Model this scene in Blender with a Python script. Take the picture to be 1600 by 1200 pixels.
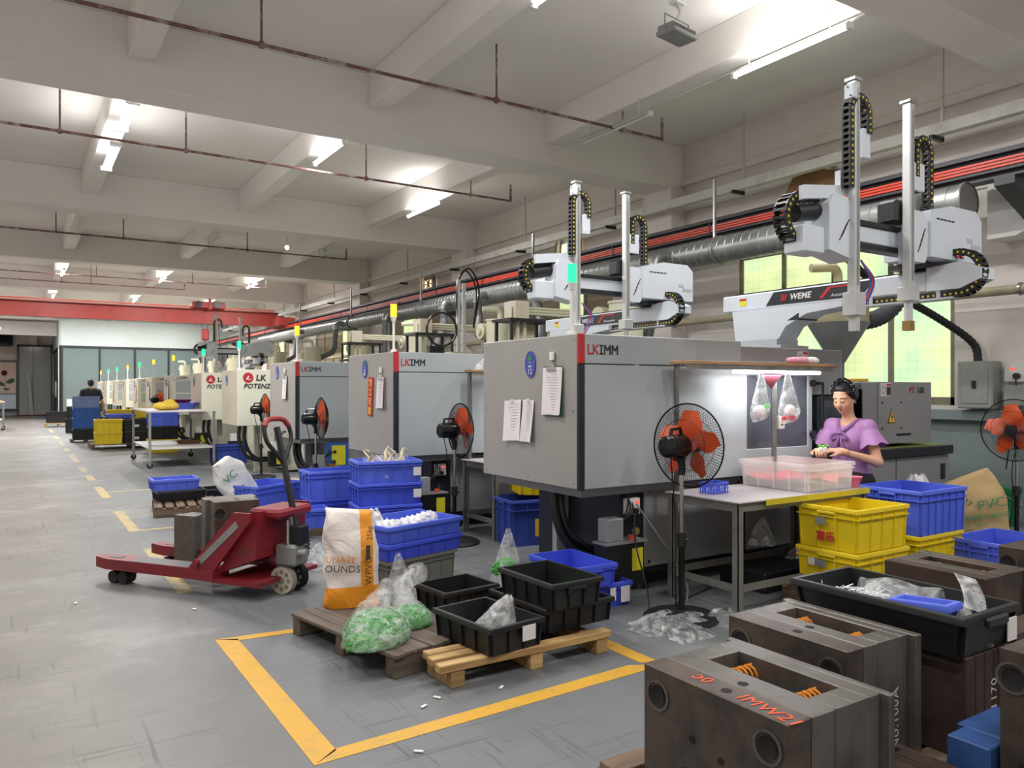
import bpy, math, random
import numpy as np
from mathutils import Vector, Matrix
PI = math.pi
random.seed(7)
for o in list(bpy.data.objects):
    bpy.data.objects.remove(o)
SC = bpy.context.scene
COL = SC.collection

# ---------------------------------------------------------------- camera
cam = bpy.data.cameras.new('camera')
cam_o = bpy.data.objects.new('camera', cam)
COL.objects.link(cam_o)
cam.sensor_width = 36.0
cam.lens = 1210 / 1600 * 36
cam.shift_y = 0.005
cam.clip_start = 0.05
cam.clip_end = 200
YAW = math.atan(775 / 1210)
cam_o.location = (0, 0, 1.5)
cam_o.rotation_euler = (PI / 2, 0, -YAW)
SC.camera = cam_o

# ---------------------------------------------------------------- world, exposure
w = bpy.data.worlds.new('world')
SC.world = w
w.use_nodes = True
w.node_tree.nodes['Background'].inputs['Color'].default_value = (0.75, 0.85, 0.95, 1)
w.node_tree.nodes['Background'].inputs['Strength'].default_value = 0.6
SC.view_settings.view_transform = 'Standard'
SC.view_settings.look = 'None'
SC.view_settings.gamma = 1.0
SC.view_settings.exposure = 0.32
SC.view_settings.use_curve_mapping = False
TUBE_POWER = 66.0

# ---------------------------------------------------------------- materials
MATS = {}
def srgb(c):
    if isinstance(c, str):
        c = [int(c[i:i + 2], 16) / 255 for i in (0, 2, 4)]
    return tuple((v / 12.92 if v <= 0.04045 else ((v + 0.055) / 1.055) ** 2.4) for v in c) + (1.0,)
def _new(name):
    m = bpy.data.materials.new(name)
    m.use_nodes = True
    nt = m.node_tree
    b = nt.nodes['Principled BSDF']
    return m, nt, b
def mat(name, col, rough=0.5, metal=0.0, var=0.06, scale=6.0, bump=0.0, bscale=40.0, spec=0.5, trans=0.0, alpha=1.0, emit=None, estr=1.0, col2=None, coat=0.0, detail=4.0, sub=0.0):
    """plain procedural material: colour modulated by object-space noise, optional bump"""
    if name in MATS:
        return MATS[name]
    m, nt, b = _new(name)
    N, L = nt.nodes, nt.links
    c = srgb(col)
    b.inputs['Roughness'].default_value = rough
    b.inputs['Metallic'].default_value = metal
    b.inputs['Specular IOR Level'].default_value = spec
    if coat: b.inputs['Coat Weight'].default_value = coat
    if trans: b.inputs['Transmission Weight'].default_value = trans
    if alpha < 1: b.inputs['Alpha'].default_value = alpha
    if sub:
        b.inputs['Subsurface Weight'].default_value = sub
        b.inputs['Subsurface Radius'].default_value = (0.02, 0.01, 0.006)
    tc = N.new('ShaderNodeTexCoord')
    if var > 0 or col2:
        nz = N.new('ShaderNodeTexNoise')
        nz.inputs['Scale'].default_value = scale
        nz.inputs['Detail'].default_value = detail
        L.new(tc.outputs['Object'], nz.inputs['Vector'])
        rp = N.new('ShaderNodeValToRGB')
        rp.color_ramp.elements[0].position = 0.32
        rp.color_ramp.elements[1].position = 0.68
        c2 = srgb(col2) if col2 else tuple(min(1, v * (1 + var)) for v in c[:3]) + (1,)
        c1 = c if col2 else tuple(v * (1 - var) for v in c[:3]) + (1,)
        rp.color_ramp.elements[0].color = c1
        rp.color_ramp.elements[1].color = c2
        L.new(nz.outputs['Fac'], rp.inputs['Fac'])
        L.new(rp.outputs['Color'], b.inputs['Base Color'])
    else:
        b.inputs['Base Color'].default_value = c
    if bump:
        n2 = N.new('ShaderNodeTexNoise')
        n2.inputs['Scale'].default_value = bscale
        n2.inputs['Detail'].default_value = 3
        L.new(tc.outputs['Object'], n2.inputs['Vector'])
        bp = N.new('ShaderNodeBump')
        bp.inputs['Strength'].default_value = bump
        bp.inputs['Distance'].default_value = 0.02
        L.new(n2.outputs['Fac'], bp.inputs['Height'])
        L.new(bp.outputs['Normal'], b.inputs['Normal'])
    if emit:
        b.inputs['Emission Color'].default_value = srgb(emit)
        b.inputs['Emission Strength'].default_value = estr
    MATS[name] = m
    return m
def film_mat(name, tint=(0.95, 0.97, 0.97), haze=0.25, bscale=14, rough=0.12):
    """thin clear polythene: see-through with crinkled glints and a little milkiness"""
    if name in MATS: return MATS[name]
    m, nt, b = _new(name)
    N, L = nt.nodes, nt.links
    b.inputs['Base Color'].default_value = (*tint, 1)
    b.inputs['Roughness'].default_value = rough
    b.inputs['Specular IOR Level'].default_value = 0.9
    tc = N.new('ShaderNodeTexCoord')
    nz = N.new('ShaderNodeTexNoise'); nz.inputs['Scale'].default_value = bscale; nz.inputs['Detail'].default_value = 5
    nz.inputs['Distortion'].default_value = 1.2
    L.new(tc.outputs['Object'], nz.inputs['Vector'])
    bp = N.new('ShaderNodeBump'); bp.inputs['Strength'].default_value = 0.9; bp.inputs['Distance'].default_value = 0.03
    L.new(nz.outputs['Fac'], bp.inputs['Height']); L.new(bp.outputs['Normal'], b.inputs['Normal'])
    rp = N.new('ShaderNodeValToRGB')
    rp.color_ramp.elements[0].position = 0.42; rp.color_ramp.elements[1].position = 0.66
    rp.color_ramp.elements[0].color = (haze * 0.6,) * 3 + (1,); rp.color_ramp.elements[1].color = (min(1, haze * 2.2),) * 3 + (1,)
    L.new(nz.outputs['Fac'], rp.inputs['Fac'])
    L.new(rp.outputs['Color'], b.inputs['Alpha'])
    MATS[name] = m
    return m
def wood_mat(name, c1, c2, rough=0.7, sc=1.0):
    if name in MATS: return MATS[name]
    m, nt, b = _new(name)
    N, L = nt.nodes, nt.links
    tc = N.new('ShaderNodeTexCoord')
    info = N.new('ShaderNodeObjectInfo')
    mp = N.new('ShaderNodeMapping'); mp.inputs['Scale'].default_value = (2 * sc, 26 * sc, 26 * sc)
    L.new(tc.outputs['Object'], mp.inputs['Vector'])
    ad = N.new('ShaderNodeVectorMath'); ad.operation = 'ADD'
    L.new(mp.outputs['Vector'], ad.inputs[0])
    sl = N.new('ShaderNodeVectorMath'); sl.operation = 'SCALE'; sl.inputs['Scale'].default_value = 37.0
    cx = N.new('ShaderNodeCombineXYZ')
    for k in range(3): L.new(info.outputs['Random'], cx.inputs[k])
    L.new(cx.outputs[0], sl.inputs[0]); L.new(sl.outputs[0], ad.inputs[1])
    nz = N.new('ShaderNodeTexNoise'); nz.inputs['Scale'].default_value = 1.0; nz.inputs['Detail'].default_value = 6
    nz.inputs['Distortion'].default_value = 0.6
    L.new(ad.outputs[0], nz.inputs['Vector'])
    rp = N.new('ShaderNodeValToRGB'); rp.color_ramp.elements[0].position = 0.3; rp.color_ramp.elements[1].position = 0.72
    rp.color_ramp.elements[0].color = srgb(c1); rp.color_ramp.elements[1].color = srgb(c2)
    L.new(nz.outputs['Fac'], rp.inputs['Fac'])
    hs = N.new('ShaderNodeHueSaturation')
    mr = N.new('ShaderNodeMapRange'); mr.inputs['To Min'].default_value = 0.75; mr.inputs['To Max'].default_value = 1.2
    L.new(info.outputs['Random'], mr.inputs['Value']); L.new(mr.outputs[0], hs.inputs['Value'])
    L.new(rp.outputs['Color'], hs.inputs['Color']); L.new(hs.outputs['Color'], b.inputs['Base Color'])
    b.inputs['Roughness'].default_value = rough
    bp = N.new('ShaderNodeBump'); bp.inputs['Strength'].default_value = 0.35; bp.inputs['Distance'].default_value = 0.01
    L.new(nz.outputs['Fac'], bp.inputs['Height']); L.new(bp.outputs['Normal'], b.inputs['Normal'])
    MATS[name] = m
    return m
def worn_mat(name, base, dirt, rough=0.5, metal=0.0, scale=5.0, lo=0.5, hi=0.75, bump=0.1, third=None):
    """base colour with irregular dirt / rust blotches that have a shape of their own"""
    if name in MATS: return MATS[name]
    m, nt, b = _new(name)
    N, L = nt.nodes, nt.links
    tc = N.new('ShaderNodeTexCoord')
    nz = N.new('ShaderNodeTexNoise'); nz.inputs['Scale'].default_value = scale; nz.inputs['Detail'].default_value = 8; nz.inputs['Roughness'].default_value = 0.65
    L.new(tc.outputs['Object'], nz.inputs['Vector'])
    rp = N.new('ShaderNodeValToRGB'); rp.color_ramp.elements[0].position = lo; rp.color_ramp.elements[1].position = hi
    rp.color_ramp.elements[0].color = srgb(base); rp.color_ramp.elements[1].color = srgb(dirt)
    if third:
        e = rp.color_ramp.elements.new(max(0.02, lo - 0.22)); e.color = srgb(third)
    L.new(nz.outputs['Fac'], rp.inputs['Fac']); L.new(rp.outputs['Color'], b.inputs['Base Color'])
    b.inputs['Roughness'].default_value = rough; b.inputs['Metallic'].default_value = metal
    n2 = N.new('ShaderNodeTexNoise'); n2.inputs['Scale'].default_value = scale * 9; n2.inputs['Detail'].default_value = 4
    L.new(tc.outputs['Object'], n2.inputs['Vector'])
    bp = N.new('ShaderNodeBump'); bp.inputs['Strength'].default_value = bump; bp.inputs['Distance'].default_value = 0.01
    L.new(n2.outputs['Fac'], bp.inputs['Height']); L.new(bp.outputs['Normal'], b.inputs['Normal'])
    MATS[name] = m
    return m
def emit_mat(name, col, strength):
    if name in MATS: return MATS[name]
    m, nt, b = _new(name)
    b.inputs['Base Color'].default_value = srgb(col)
    b.inputs['Emission Color'].default_value = srgb(col)
    b.inputs['Emission Strength'].default_value = strength
    MATS[name] = m
    return m

# ---------------------------------------------------------------- mesh builder
class G:
    def __init__(s):
        s.v = []; s.f = []; s.mi = []; s.cur = 0
    def m(s, i):
        s.cur = i; return s
    def face(s, idx):
        s.f.append(tuple(idx)); s.mi.append(s.cur)
    def add(s, vs, fs):
        k = len(s.v); s.v.extend([tuple(p) for p in vs])
        for f in fs: s.face([i + k for i in f])
    def merge(s, g, M=None):
        k = len(s.v)
        for p in g.v: s.v.append(tuple(M @ Vector(p)) if M is not None else p)
        for f, mi in zip(g.f, g.mi): s.f.append(tuple(i + k for i in f)); s.mi.append(mi)
        return s
    def box(s, x0, y0, z0, x1, y1, z1, b=0.0, M=None):
        if x0 > x1: x0, x1 = x1, x0
        if y0 > y1: y0, y1 = y1, y0
        if z0 > z1: z0, z1 = z1, z0
        b = min(b, (x1 - x0) * .45, (y1 - y0) * .45, (z1 - z0) * .45)
        if b <= 0:
            vs = [(x, y, z) for z in (z0, z1) for y in (y0, y1) for x in (x0, x1)]
            fs = [(0, 2, 3, 1), (4, 5, 7, 6), (0, 1, 5, 4), (2, 6, 7, 3), (0, 4, 6, 2), (1, 3, 7, 5)]
        else:
            vs = []; ix = {}
            X = (x0, x1); Y = (y0, y1); Z = (z0, z1)
            for i in (0, 1):
                for j in (0, 1):
                    for k in (0, 1):
                        sx, sy, sz = (1 - 2 * i) * b, (1 - 2 * j) * b, (1 - 2 * k) * b
                        ix[i, j, k, 0] = len(vs); vs.append((X[i], Y[j] + sy, Z[k] + sz))
                        ix[i, j, k, 1] = len(vs); vs.append((X[i] + sx, Y[j], Z[k] + sz))
                        ix[i, j, k, 2] = len(vs); vs.append((X[i] + sx, Y[j] + sy, Z[k]))
            fs = []
            def q(a, flip):
                fs.append(tuple(a) if flip else tuple(reversed(a)))
            for i in (0, 1):
                q([ix[i, 0, 0, 0], ix[i, 1, 0, 0], ix[i, 1, 1, 0], ix[i, 0, 1, 0]], i == 1)
                q([ix[0, i, 0, 1], ix[1, i, 0, 1], ix[1, i, 1, 1], ix[0, i, 1, 1]], i == 0)
                q([ix[0, 0, i, 2], ix[1, 0, i, 2], ix[1, 1, i, 2], ix[0, 1, i, 2]], i == 1)
            for j in (0, 1):
                for k in (0, 1):
                    q([ix[0, j, k, 1], ix[1, j, k, 1], ix[1, j, k, 2], ix[0, j, k, 2]], (j == 0) != (k == 1) )
                    q([ix[j, 0, k, 0], ix[j, 1, k, 0], ix[j, 1, k, 2], ix[j, 0, k, 2]], (j == 1) != (k == 1))
                    q([ix[j, k, 0, 0], ix[j, k, 1, 0], ix[j, k, 1, 1], ix[j, k, 0, 1]], (j == 0) != (k == 1))
            for i in (0, 1):
                for j in (0, 1):
                    for k in (0, 1):
                        q([ix[i, j, k, 0], ix[i, j, k, 1], ix[i, j, k, 2]], (i + j + k) % 2 == 1)
        if M is not None: vs = [tuple(M @ Vector(p)) for p in vs]
        s.add(vs, fs)
        return s
    def cyl(s, p0, p1, r0, r1=None, n=12, caps=True):
        return s.tube([p0, p1], [r0, r0 if r1 is None else r1], n, caps)
    def tube(s, path, r, n=8, caps=True, close=False):
        P = [Vector(p) for p in path]
        R = r if isinstance(r, (list, tuple)) else [r] * len(P)
        rings = []; up = None; m = len(P)
        k0 = len(s.v)
        for i, p in enumerate(P):
            if close: t = (P[(i + 1) % m] - P[i - 1])
            elif i == 0: t = P[1] - P[0]
            elif i == m - 1: t = P[-1] - P[-2]
            else: t = (P[i + 1] - P[i]).normalized() + (P[i] - P[i - 1]).normalized()
            if t.length < 1e-9: t = Vector((0, 0, 1))
            t.normalize()
            if up is None:
                up = Vector((0, 0, 1)) if abs(t.z) < 0.9 else Vector((1, 0, 0))
            a = up - t * up.dot(t)
            if a.length < 1e-6: a = t.orthogonal()
            a.normalize(); bb = t.cross(a); up = a
            for j in range(n):
                th = 2 * PI * j / n
                s.v.append(tuple(p + (a * math.cos(th) + bb * math.sin(th)) * R[i]))
        for i in range(m if close else m - 1):
            i2 = (i + 1) % m
            for j in range(n):
                j2 = (j + 1) % n
                s.face((k0 + i * n + j, k0 + i * n + j2, k0 + i2 * n + j2, k0 + i2 * n + j))
        if caps and not close:
            s.face([k0 + j for j in reversed(range(n))])
            s.face([k0 + (m - 1) * n + j for j in range(n)])
        return s
    def lathe(s, prof, n=16, M=None, caps=False):
        k0 = len(s.v)
        for r, z in prof:
            for j in range(n):
                th = 2 * PI * j / n
                p = Vector((r * math.cos(th), r * math.sin(th), z))
                s.v.append(tuple(M @ p) if M is not None else tuple(p))
        for i in range(len(prof) - 1):
            for j in range(n):
                j2 = (j + 1) % n
                s.face((k0 + i * n + j, k0 + i * n + j2, k0 + (i + 1) * n + j2, k0 + (i + 1) * n + j))
        if caps:
            s.face([k0 + j for j in reversed(range(n))])
            s.face([k0 + (len(prof) - 1) * n + j for j in range(n)])
        return s
    def prism(s, poly, axis, d0, d1):
        """extrude a 2d polygon; axis 'x': poly=(y,z); 'y': poly=(x,z); 'z': poly=(x,y)"""
        def mk(p, d):
            return {'x': (d, p[0], p[1]), 'y': (p[0], d, p[1]), 'z': (p[0], p[1], d)}[axis]
        n = len(poly); k = len(s.v)
        s.v += [mk(p, d0) for p in poly] + [mk(p, d1) for p in poly]
        A = sum(poly[i][0] * poly[(i + 1) % n][1] - poly[(i + 1) % n][0] * poly[i][1] for i in range(n))
        fl = (A > 0) != (axis == 'y')
        if d1 < d0: fl = not fl
        def q(a): s.face(a if fl else tuple(reversed(a)))
        q([k + i for i in reversed(range(n))]); q([k + n + i for i in range(n)])
        for i in range(n):
            j = (i + 1) % n
            q((k + i, k + j, k + n + j, k + n + i))
        return s
    def sphere(s, c, r, n=10, m=7):
        if not isinstance(r, (tuple, list)): r = (r, r, r)
        M = Matrix.Translation(c) @ Matrix.Diagonal((r[0], r[1], r[2], 1))
        prof = [(max(1e-4, math.sin(PI * i / m)), -math.cos(PI * i / m)) for i in range(m + 1)]
        return s.lathe(prof, n, M)
    def rings(s, rl, closed_ends=(False, False)):
        """loft a list of equal-length point rings"""
        k = len(s.v); n = len(rl[0])
        for r in rl: s.v += [tuple(p) for p in r]
        for i in range(len(rl) - 1):
            for j in range(n):
                j2 = (j + 1) % n
                s.face((k + i * n + j, k + i * n + j2, k + (i + 1) * n + j2, k + (i + 1) * n + j))
        if closed_ends[0]: s.face([k + j for j in reversed(range(n))])
        if closed_ends[1]: s.face([k + (len(rl) - 1) * n + j for j in range(n)])
        return s
    def grid(s, pts):
        """pts[i][j] surface"""
        k = len(s.v); a = len(pts); b = len(pts[0])
        for r in pts: s.v += [tuple(p) for p in r]
        for i in range(a - 1):
            for j in range(b - 1):
                s.face((k + i * b + j, k + i * b + j + 1, k + (i + 1) * b + j + 1, k + (i + 1) * b + j))
        return s
    def mesh(s, name, mats, angle=0.6):
        me = bpy.data.meshes.new(name)
        me.from_pydata(s.v, [], s.f)
        if not isinstance(mats, (list, tuple)): mats = [mats]
        for m_ in mats: me.materials.append(m_)
        if len(mats) > 1: me.polygons.foreach_set('material_index', s.mi)
        me.polygons.foreach_set('use_smooth', [True] * len(s.f))
        me.set_sharp_from_angle(angle=angle)
        me.update()
        return me
    def build(s, name, mats, parent=None, loc=None, rot=None, angle=0.6):
        return link(name, s.mesh(name, mats, angle), parent, loc, rot)
def link(name, data, parent=None, loc=None, rot=None):
    o = bpy.data.objects.new(name, data)
    COL.objects.link(o)
    if parent is not None: o.parent = parent
    if loc is not None: o.location = loc
    if rot is not None: o.rotation_euler = rot if isinstance(rot, (tuple, list)) else (0, 0, rot)
    return o
def tag(o, label=None, cat=None, group=None, kind=None):
    if label: o['label'] = label
    if cat: o['category'] = cat
    if group: o['group'] = group
    if kind: o['kind'] = kind
    return o
def thing(name, label, cat, loc=(0, 0, 0), rot=0.0, group=None):
    o = bpy.data.objects.new(name, None)
    o.empty_display_size = 0.1
    COL.objects.link(o)
    o.location = loc
    o.rotation_euler = rot if isinstance(rot, (tuple, list)) else (0, 0, rot)
    return tag(o, label, cat, group)
def copy_tree(o, label=None, loc=None, rot=None, parent=None):
    c = o.copy(); COL.objects.link(c)
    if parent is not None: c.parent = parent
    if label: c['label'] = label
    if loc is not None: c.location = loc
    if rot is not None: c.rotation_euler = rot if isinstance(rot, (tuple, list)) else (0, 0, rot)
    for ch in list(o.children): copy_tree(ch, parent=c)
    return c
TEXT_CACHE = {}
def text_mesh(txt, size, m, extrude=0.0015, bold=0.0, align='LEFT', shear=0.0):
    key = (txt, size, m.name, extrude, bold, align, shear)
    if key in TEXT_CACHE: return TEXT_CACHE[key]
    cu = bpy.data.curves.new('lettering', 'FONT')
    cu.body = txt; cu.size = size; cu.extrude = extrude; cu.offset = bold; cu.align_x = align; cu.shear = shear
    cu.resolution_u = 3; cu.space_character = 1.06
    o = bpy.data.objects.new('lettering', cu)
    COL.objects.link(o)
    me = bpy.data.meshes.new_from_object(o)
    bpy.data.objects.remove(o)
    me.materials.clear(); me.materials.append(m)
    me.name = 'lettering'
    TEXT_CACHE[key] = me
    return me
def text(txt, size, m, parent, loc, face='-y', roll=0.0, name='lettering', **kw):
    """flat lettering; face says which way it looks"""
    R = {'-y': Matrix.Rotation(PI / 2, 4, 'X'),
         '-x': Matrix.Rotation(-PI / 2, 4, 'Z') @ Matrix.Rotation(PI / 2, 4, 'X'),
         '+x': Matrix.Rotation(PI / 2, 4, 'Z') @ Matrix.Rotation(PI / 2, 4, 'X'),
         '+z': Matrix.Identity(4)}[face]
    R = R @ Matrix.Rotation(roll, 4, 'Z')
    o = link(name, text_mesh(txt, size, m, **kw), parent, loc)
    o.rotation_euler = R.to_euler()
    return o
def arc(c, r, a0, a1, n, plane='xz'):
    out = []
    for i in range(n + 1):
        a = a0 + (a1 - a0) * i / n
        ca, sa = r * math.cos(a), r * math.sin(a)
        out.append({'xz': (c[0] + ca, c[1], c[2] + sa), 'yz': (c[0], c[1] + ca, c[2] + sa), 'xy': (c[0] + ca, c[1] + sa, c[2])}[plane])
    return out
def bez(p, n=12):
    """smooth curve through points (Catmull-Rom)"""
    P = [Vector(q) for q in p]; out = []
    for i in range(len(P) - 1):
        a = P[i - 1] if i > 0 else P[i] * 2 - P[i + 1]
        b, c = P[i], P[i + 1]
        d = P[i + 2] if i + 2 < len(P) else c * 2 - b
        for k in range(n):
            t = k / n
            out.append(0.5 * ((2 * b) + (c - a) * t + (2 * a - 5 * b + 4 * c - d) * t * t + (3 * b - a - 3 * c + d) * t ** 3))
    out.append(P[-1])
    return out

# ---------------------------------------------------------------- signed-distance bodies (people, sacks, bags)
def surface_net(fn, lo, hi, h):
    """mesh the zero level of fn(X,Y,Z) (numpy) on a grid of step h; returns verts, quads"""
    lo = np.array(lo, float); hi = np.array(hi, float)
    n = np.ceil((hi - lo) / h).astype(int) + 1
    ax = [lo[i] + h * np.arange(n[i]) for i in range(3)]
    if isinstance(fn, list):
        D = np.full(tuple(n), 1.0)
        for (f, k, blo, bhi) in fn:
            sl = []
            for i in range(3):
                a = int(np.clip(math.floor((blo[i] - k - lo[i]) / h) - 3, 0, n[i])); b = int(np.clip(math.ceil((bhi[i] + k - lo[i]) / h) + 3, 0, n[i]))
                sl.append(slice(a, b))
            if any(q.start >= q.stop for q in sl): continue
            X, Y, Z = np.meshgrid(ax[0][sl[0]], ax[1][sl[1]], ax[2][sl[2]], indexing='ij', sparse=True)
            e = f(X, Y, Z); d = D[tuple(sl)]
            hh = np.clip(0.5 + 0.5 * (d - e) / k, 0, 1)
            D[tuple(sl)] = d + (e - d) * hh - k * hh * (1 - hh)
    else:
        X, Y, Z = np.meshgrid(*ax, indexing='ij', sparse=True)
        D = fn(X, Y, Z) + np.zeros(tuple(n))
    S = D < 0
    nx, ny, nz = D.shape
    cr = [(i, j, k) for i in (0, 1) for j in (0, 1) for k in (0, 1)]
    cnt = np.zeros((nx - 1, ny - 1, nz - 1), np.int8)
    for (i, j, k) in cr: cnt += S[i:nx - 1 + i, j:ny - 1 + j, k:nz - 1 + k]
    act = (cnt > 0) & (cnt < 8)
    C = np.argwhere(act)
    idx = -np.ones(act.shape, int); idx[act] = np.arange(len(C))
    P = np.zeros((len(C), 3)); c = np.zeros(len(C))
    val = {q: D[C[:, 0] + q[0], C[:, 1] + q[1], C[:, 2] + q[2]] for q in cr}
    for a in cr:
        for d in range(3):
            if a[d]: continue
            b = list(a); b[d] = 1
            da, db = val[a], val[tuple(b)]
            m = (da < 0) != (db < 0)
            t = np.where(m, da / np.where(m, da - db, 1), 0)
            p = np.tile(np.array(a, float), (len(C), 1)); p[:, d] += t
            P += p * m[:, None]; c += m
    V = lo + h * (C + P / np.maximum(c, 1)[:, None])
    F = []
    for d in range(3):
        e = [slice(None)] * 3; e2 = [slice(None)] * 3
        e[d] = slice(0, -1); e2[d] = slice(1, None)
        A, B = S[tuple(e)], S[tuple(e2)]
        q, r = (d + 1) % 3, (d + 2) % 3
        I = np.argwhere(A != B)
        I = I[(I[:, q] > 0) & (I[:, r] > 0) & (I[:, q] < n[q] - 1) & (I[:, r] < n[r] - 1)]
        def g(oq, orr):
            J = I.copy(); J[:, q] -= oq; J[:, r] -= orr
            return idx[J[:, 0], J[:, 1], J[:, 2]]
        quad = np.stack([g(0, 0), g(1, 0), g(1, 1), g(0, 1)], 1)
        inside = A[I[:, 0], I[:, 1], I[:, 2]]
        quad[~inside] = quad[~inside][:, ::-1]
        F.append(quad)
    F = np.concatenate(F)
    F = F[(F >= 0).all(1)]
    return V, F
def sd_cap(a, b, r0, r1):
    a = np.array(a, float); b = np.array(b, float); ab = b - a; l2 = max(1e-9, ab @ ab)
    def f(X, Y, Z):
        t = np.clip(((X - a[0]) * ab[0] + (Y - a[1]) * ab[1] + (Z - a[2]) * ab[2]) / l2, 0, 1)
        return np.sqrt((X - a[0] - t * ab[0]) ** 2 + (Y - a[1] - t * ab[1]) ** 2 + (Z - a[2] - t * ab[2]) ** 2) - (r0 + (r1 - r0) * t)
    return f
def sd_ell(c, r, M=None):
    rm = min(r)
    Mi = None if M is None else np.array(M.to_3x3().inverted())
    def f(X, Y, Z):
        x, y, z = X - c[0], Y - c[1], Z - c[2]
        if Mi is not None:
            x, y, z = (Mi[i][0] * x + Mi[i][1] * y + Mi[i][2] * z for i in range(3))
        k = np.sqrt((x / r[0]) ** 2 + (y / r[1]) ** 2 + (z / r[2]) ** 2)
        return (k - 1) * rm
    return f
def sd_union(fs, k):
    def f(X, Y, Z):
        d = None
        for g in fs:
            e = g(X, Y, Z)
            if d is None: d = e
            else:
                hh = np.clip(0.5 + 0.5 * (d - e) / k, 0, 1)
                d = d + (e - d) * hh - k * hh * (1 - hh)
        return d
    return f
def sdf_mesh(name, fn, lo, hi, h, mats, parent=None, matfn=None, noise=0.0, loc=None, rot=None):
    V, F = surface_net(fn, lo, hi, h)
    me = bpy.data.meshes.new(name)
    me.from_pydata(V.tolist(), [], F.tolist())
    if not isinstance(mats, (list, tuple)): mats = [mats]
    for m_ in mats: me.materials.append(m_)
    if matfn is not None and len(F):
        C = V[F].mean(1)
        me.polygons.foreach_set('material_index', [int(i) for i in matfn(C)])
    me.polygons.foreach_set('use_smooth', [True] * len(me.polygons))
    me.update()
    return link(name, me, parent, loc, rot)

# ================================================================ MATERIALS
M_ceil = mat('ceiling_paint', 'ebe7e3', 0.75, var=0.03, scale=0.7)
M_wall = worn_mat('wall_paint', 'e0d9d4', 'cbc3ba', 0.7, scale=0.8, lo=0.45, hi=0.9, bump=0.03)
M_wallpink = mat('wall_paint_pink', 'd6c8c0', 0.7, var=0.03, scale=0.6)
M_dado = worn_mat('dado_paint', '7d8a8a', '6c7677', 0.45, scale=1.2, lo=0.45, hi=0.85, bump=0.03)
M_yline = worn_mat('floor_yellow', 'c9982c', 'a08a58', 0.5, scale=9, lo=0.52, hi=0.8, bump=0.05)
M_yline_old = worn_mat('floor_yellow_old', 'b19a55', '8c8878', 0.5, scale=7, lo=0.42, hi=0.6, bump=0.05)
M_white = mat('white_paint', 'dfdfdc', 0.5, var=0.03)
M_black = mat('black_plastic', '17181a', 0.45, var=0.08)
M_blackg = mat('black_gloss', '0e0f11', 0.22, var=0.05)
M_rubber = mat('black_rubber', '1b1b1c', 0.65, var=0.1)
M_steel = mat('galvanised_steel', 'a9aba9', 0.35, 0.85, var=0.12, scale=12)
M_chrome = mat('bright_steel', 'c9c9c6', 0.22, 1.0, var=0.05)
M_greymetal = mat('grey_metal', '8b8d8c', 0.5, 0.3, var=0.08)
M_darkframe = mat('dark_frame', '1c1f22', 0.4, var=0.06)
M_navy = mat('navy_paint', '252c36', 0.45, var=0.06)
M_paper = mat('white_paper', 'e6e0e2', 0.8, var=0.03, scale=3)
M_ink = mat('dark_ink', '85858d', 0.9, var=0)
M_print_red = mat('print_red', 'b3262b', 0.5, var=0.02)
M_print_dark = mat('print_dark', '22242a', 0.5, var=0.02)
M_gold = mat('print_gold', 'e8b73a', 0.4, var=0.03)
M_yellowlabel = mat('yellow_label', 'd9cf2e', 0.5, var=0.04)
M_film = film_mat('clear_film', haze=0.17)
M_film2 = film_mat('milky_film', haze=0.27, bscale=10)

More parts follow.
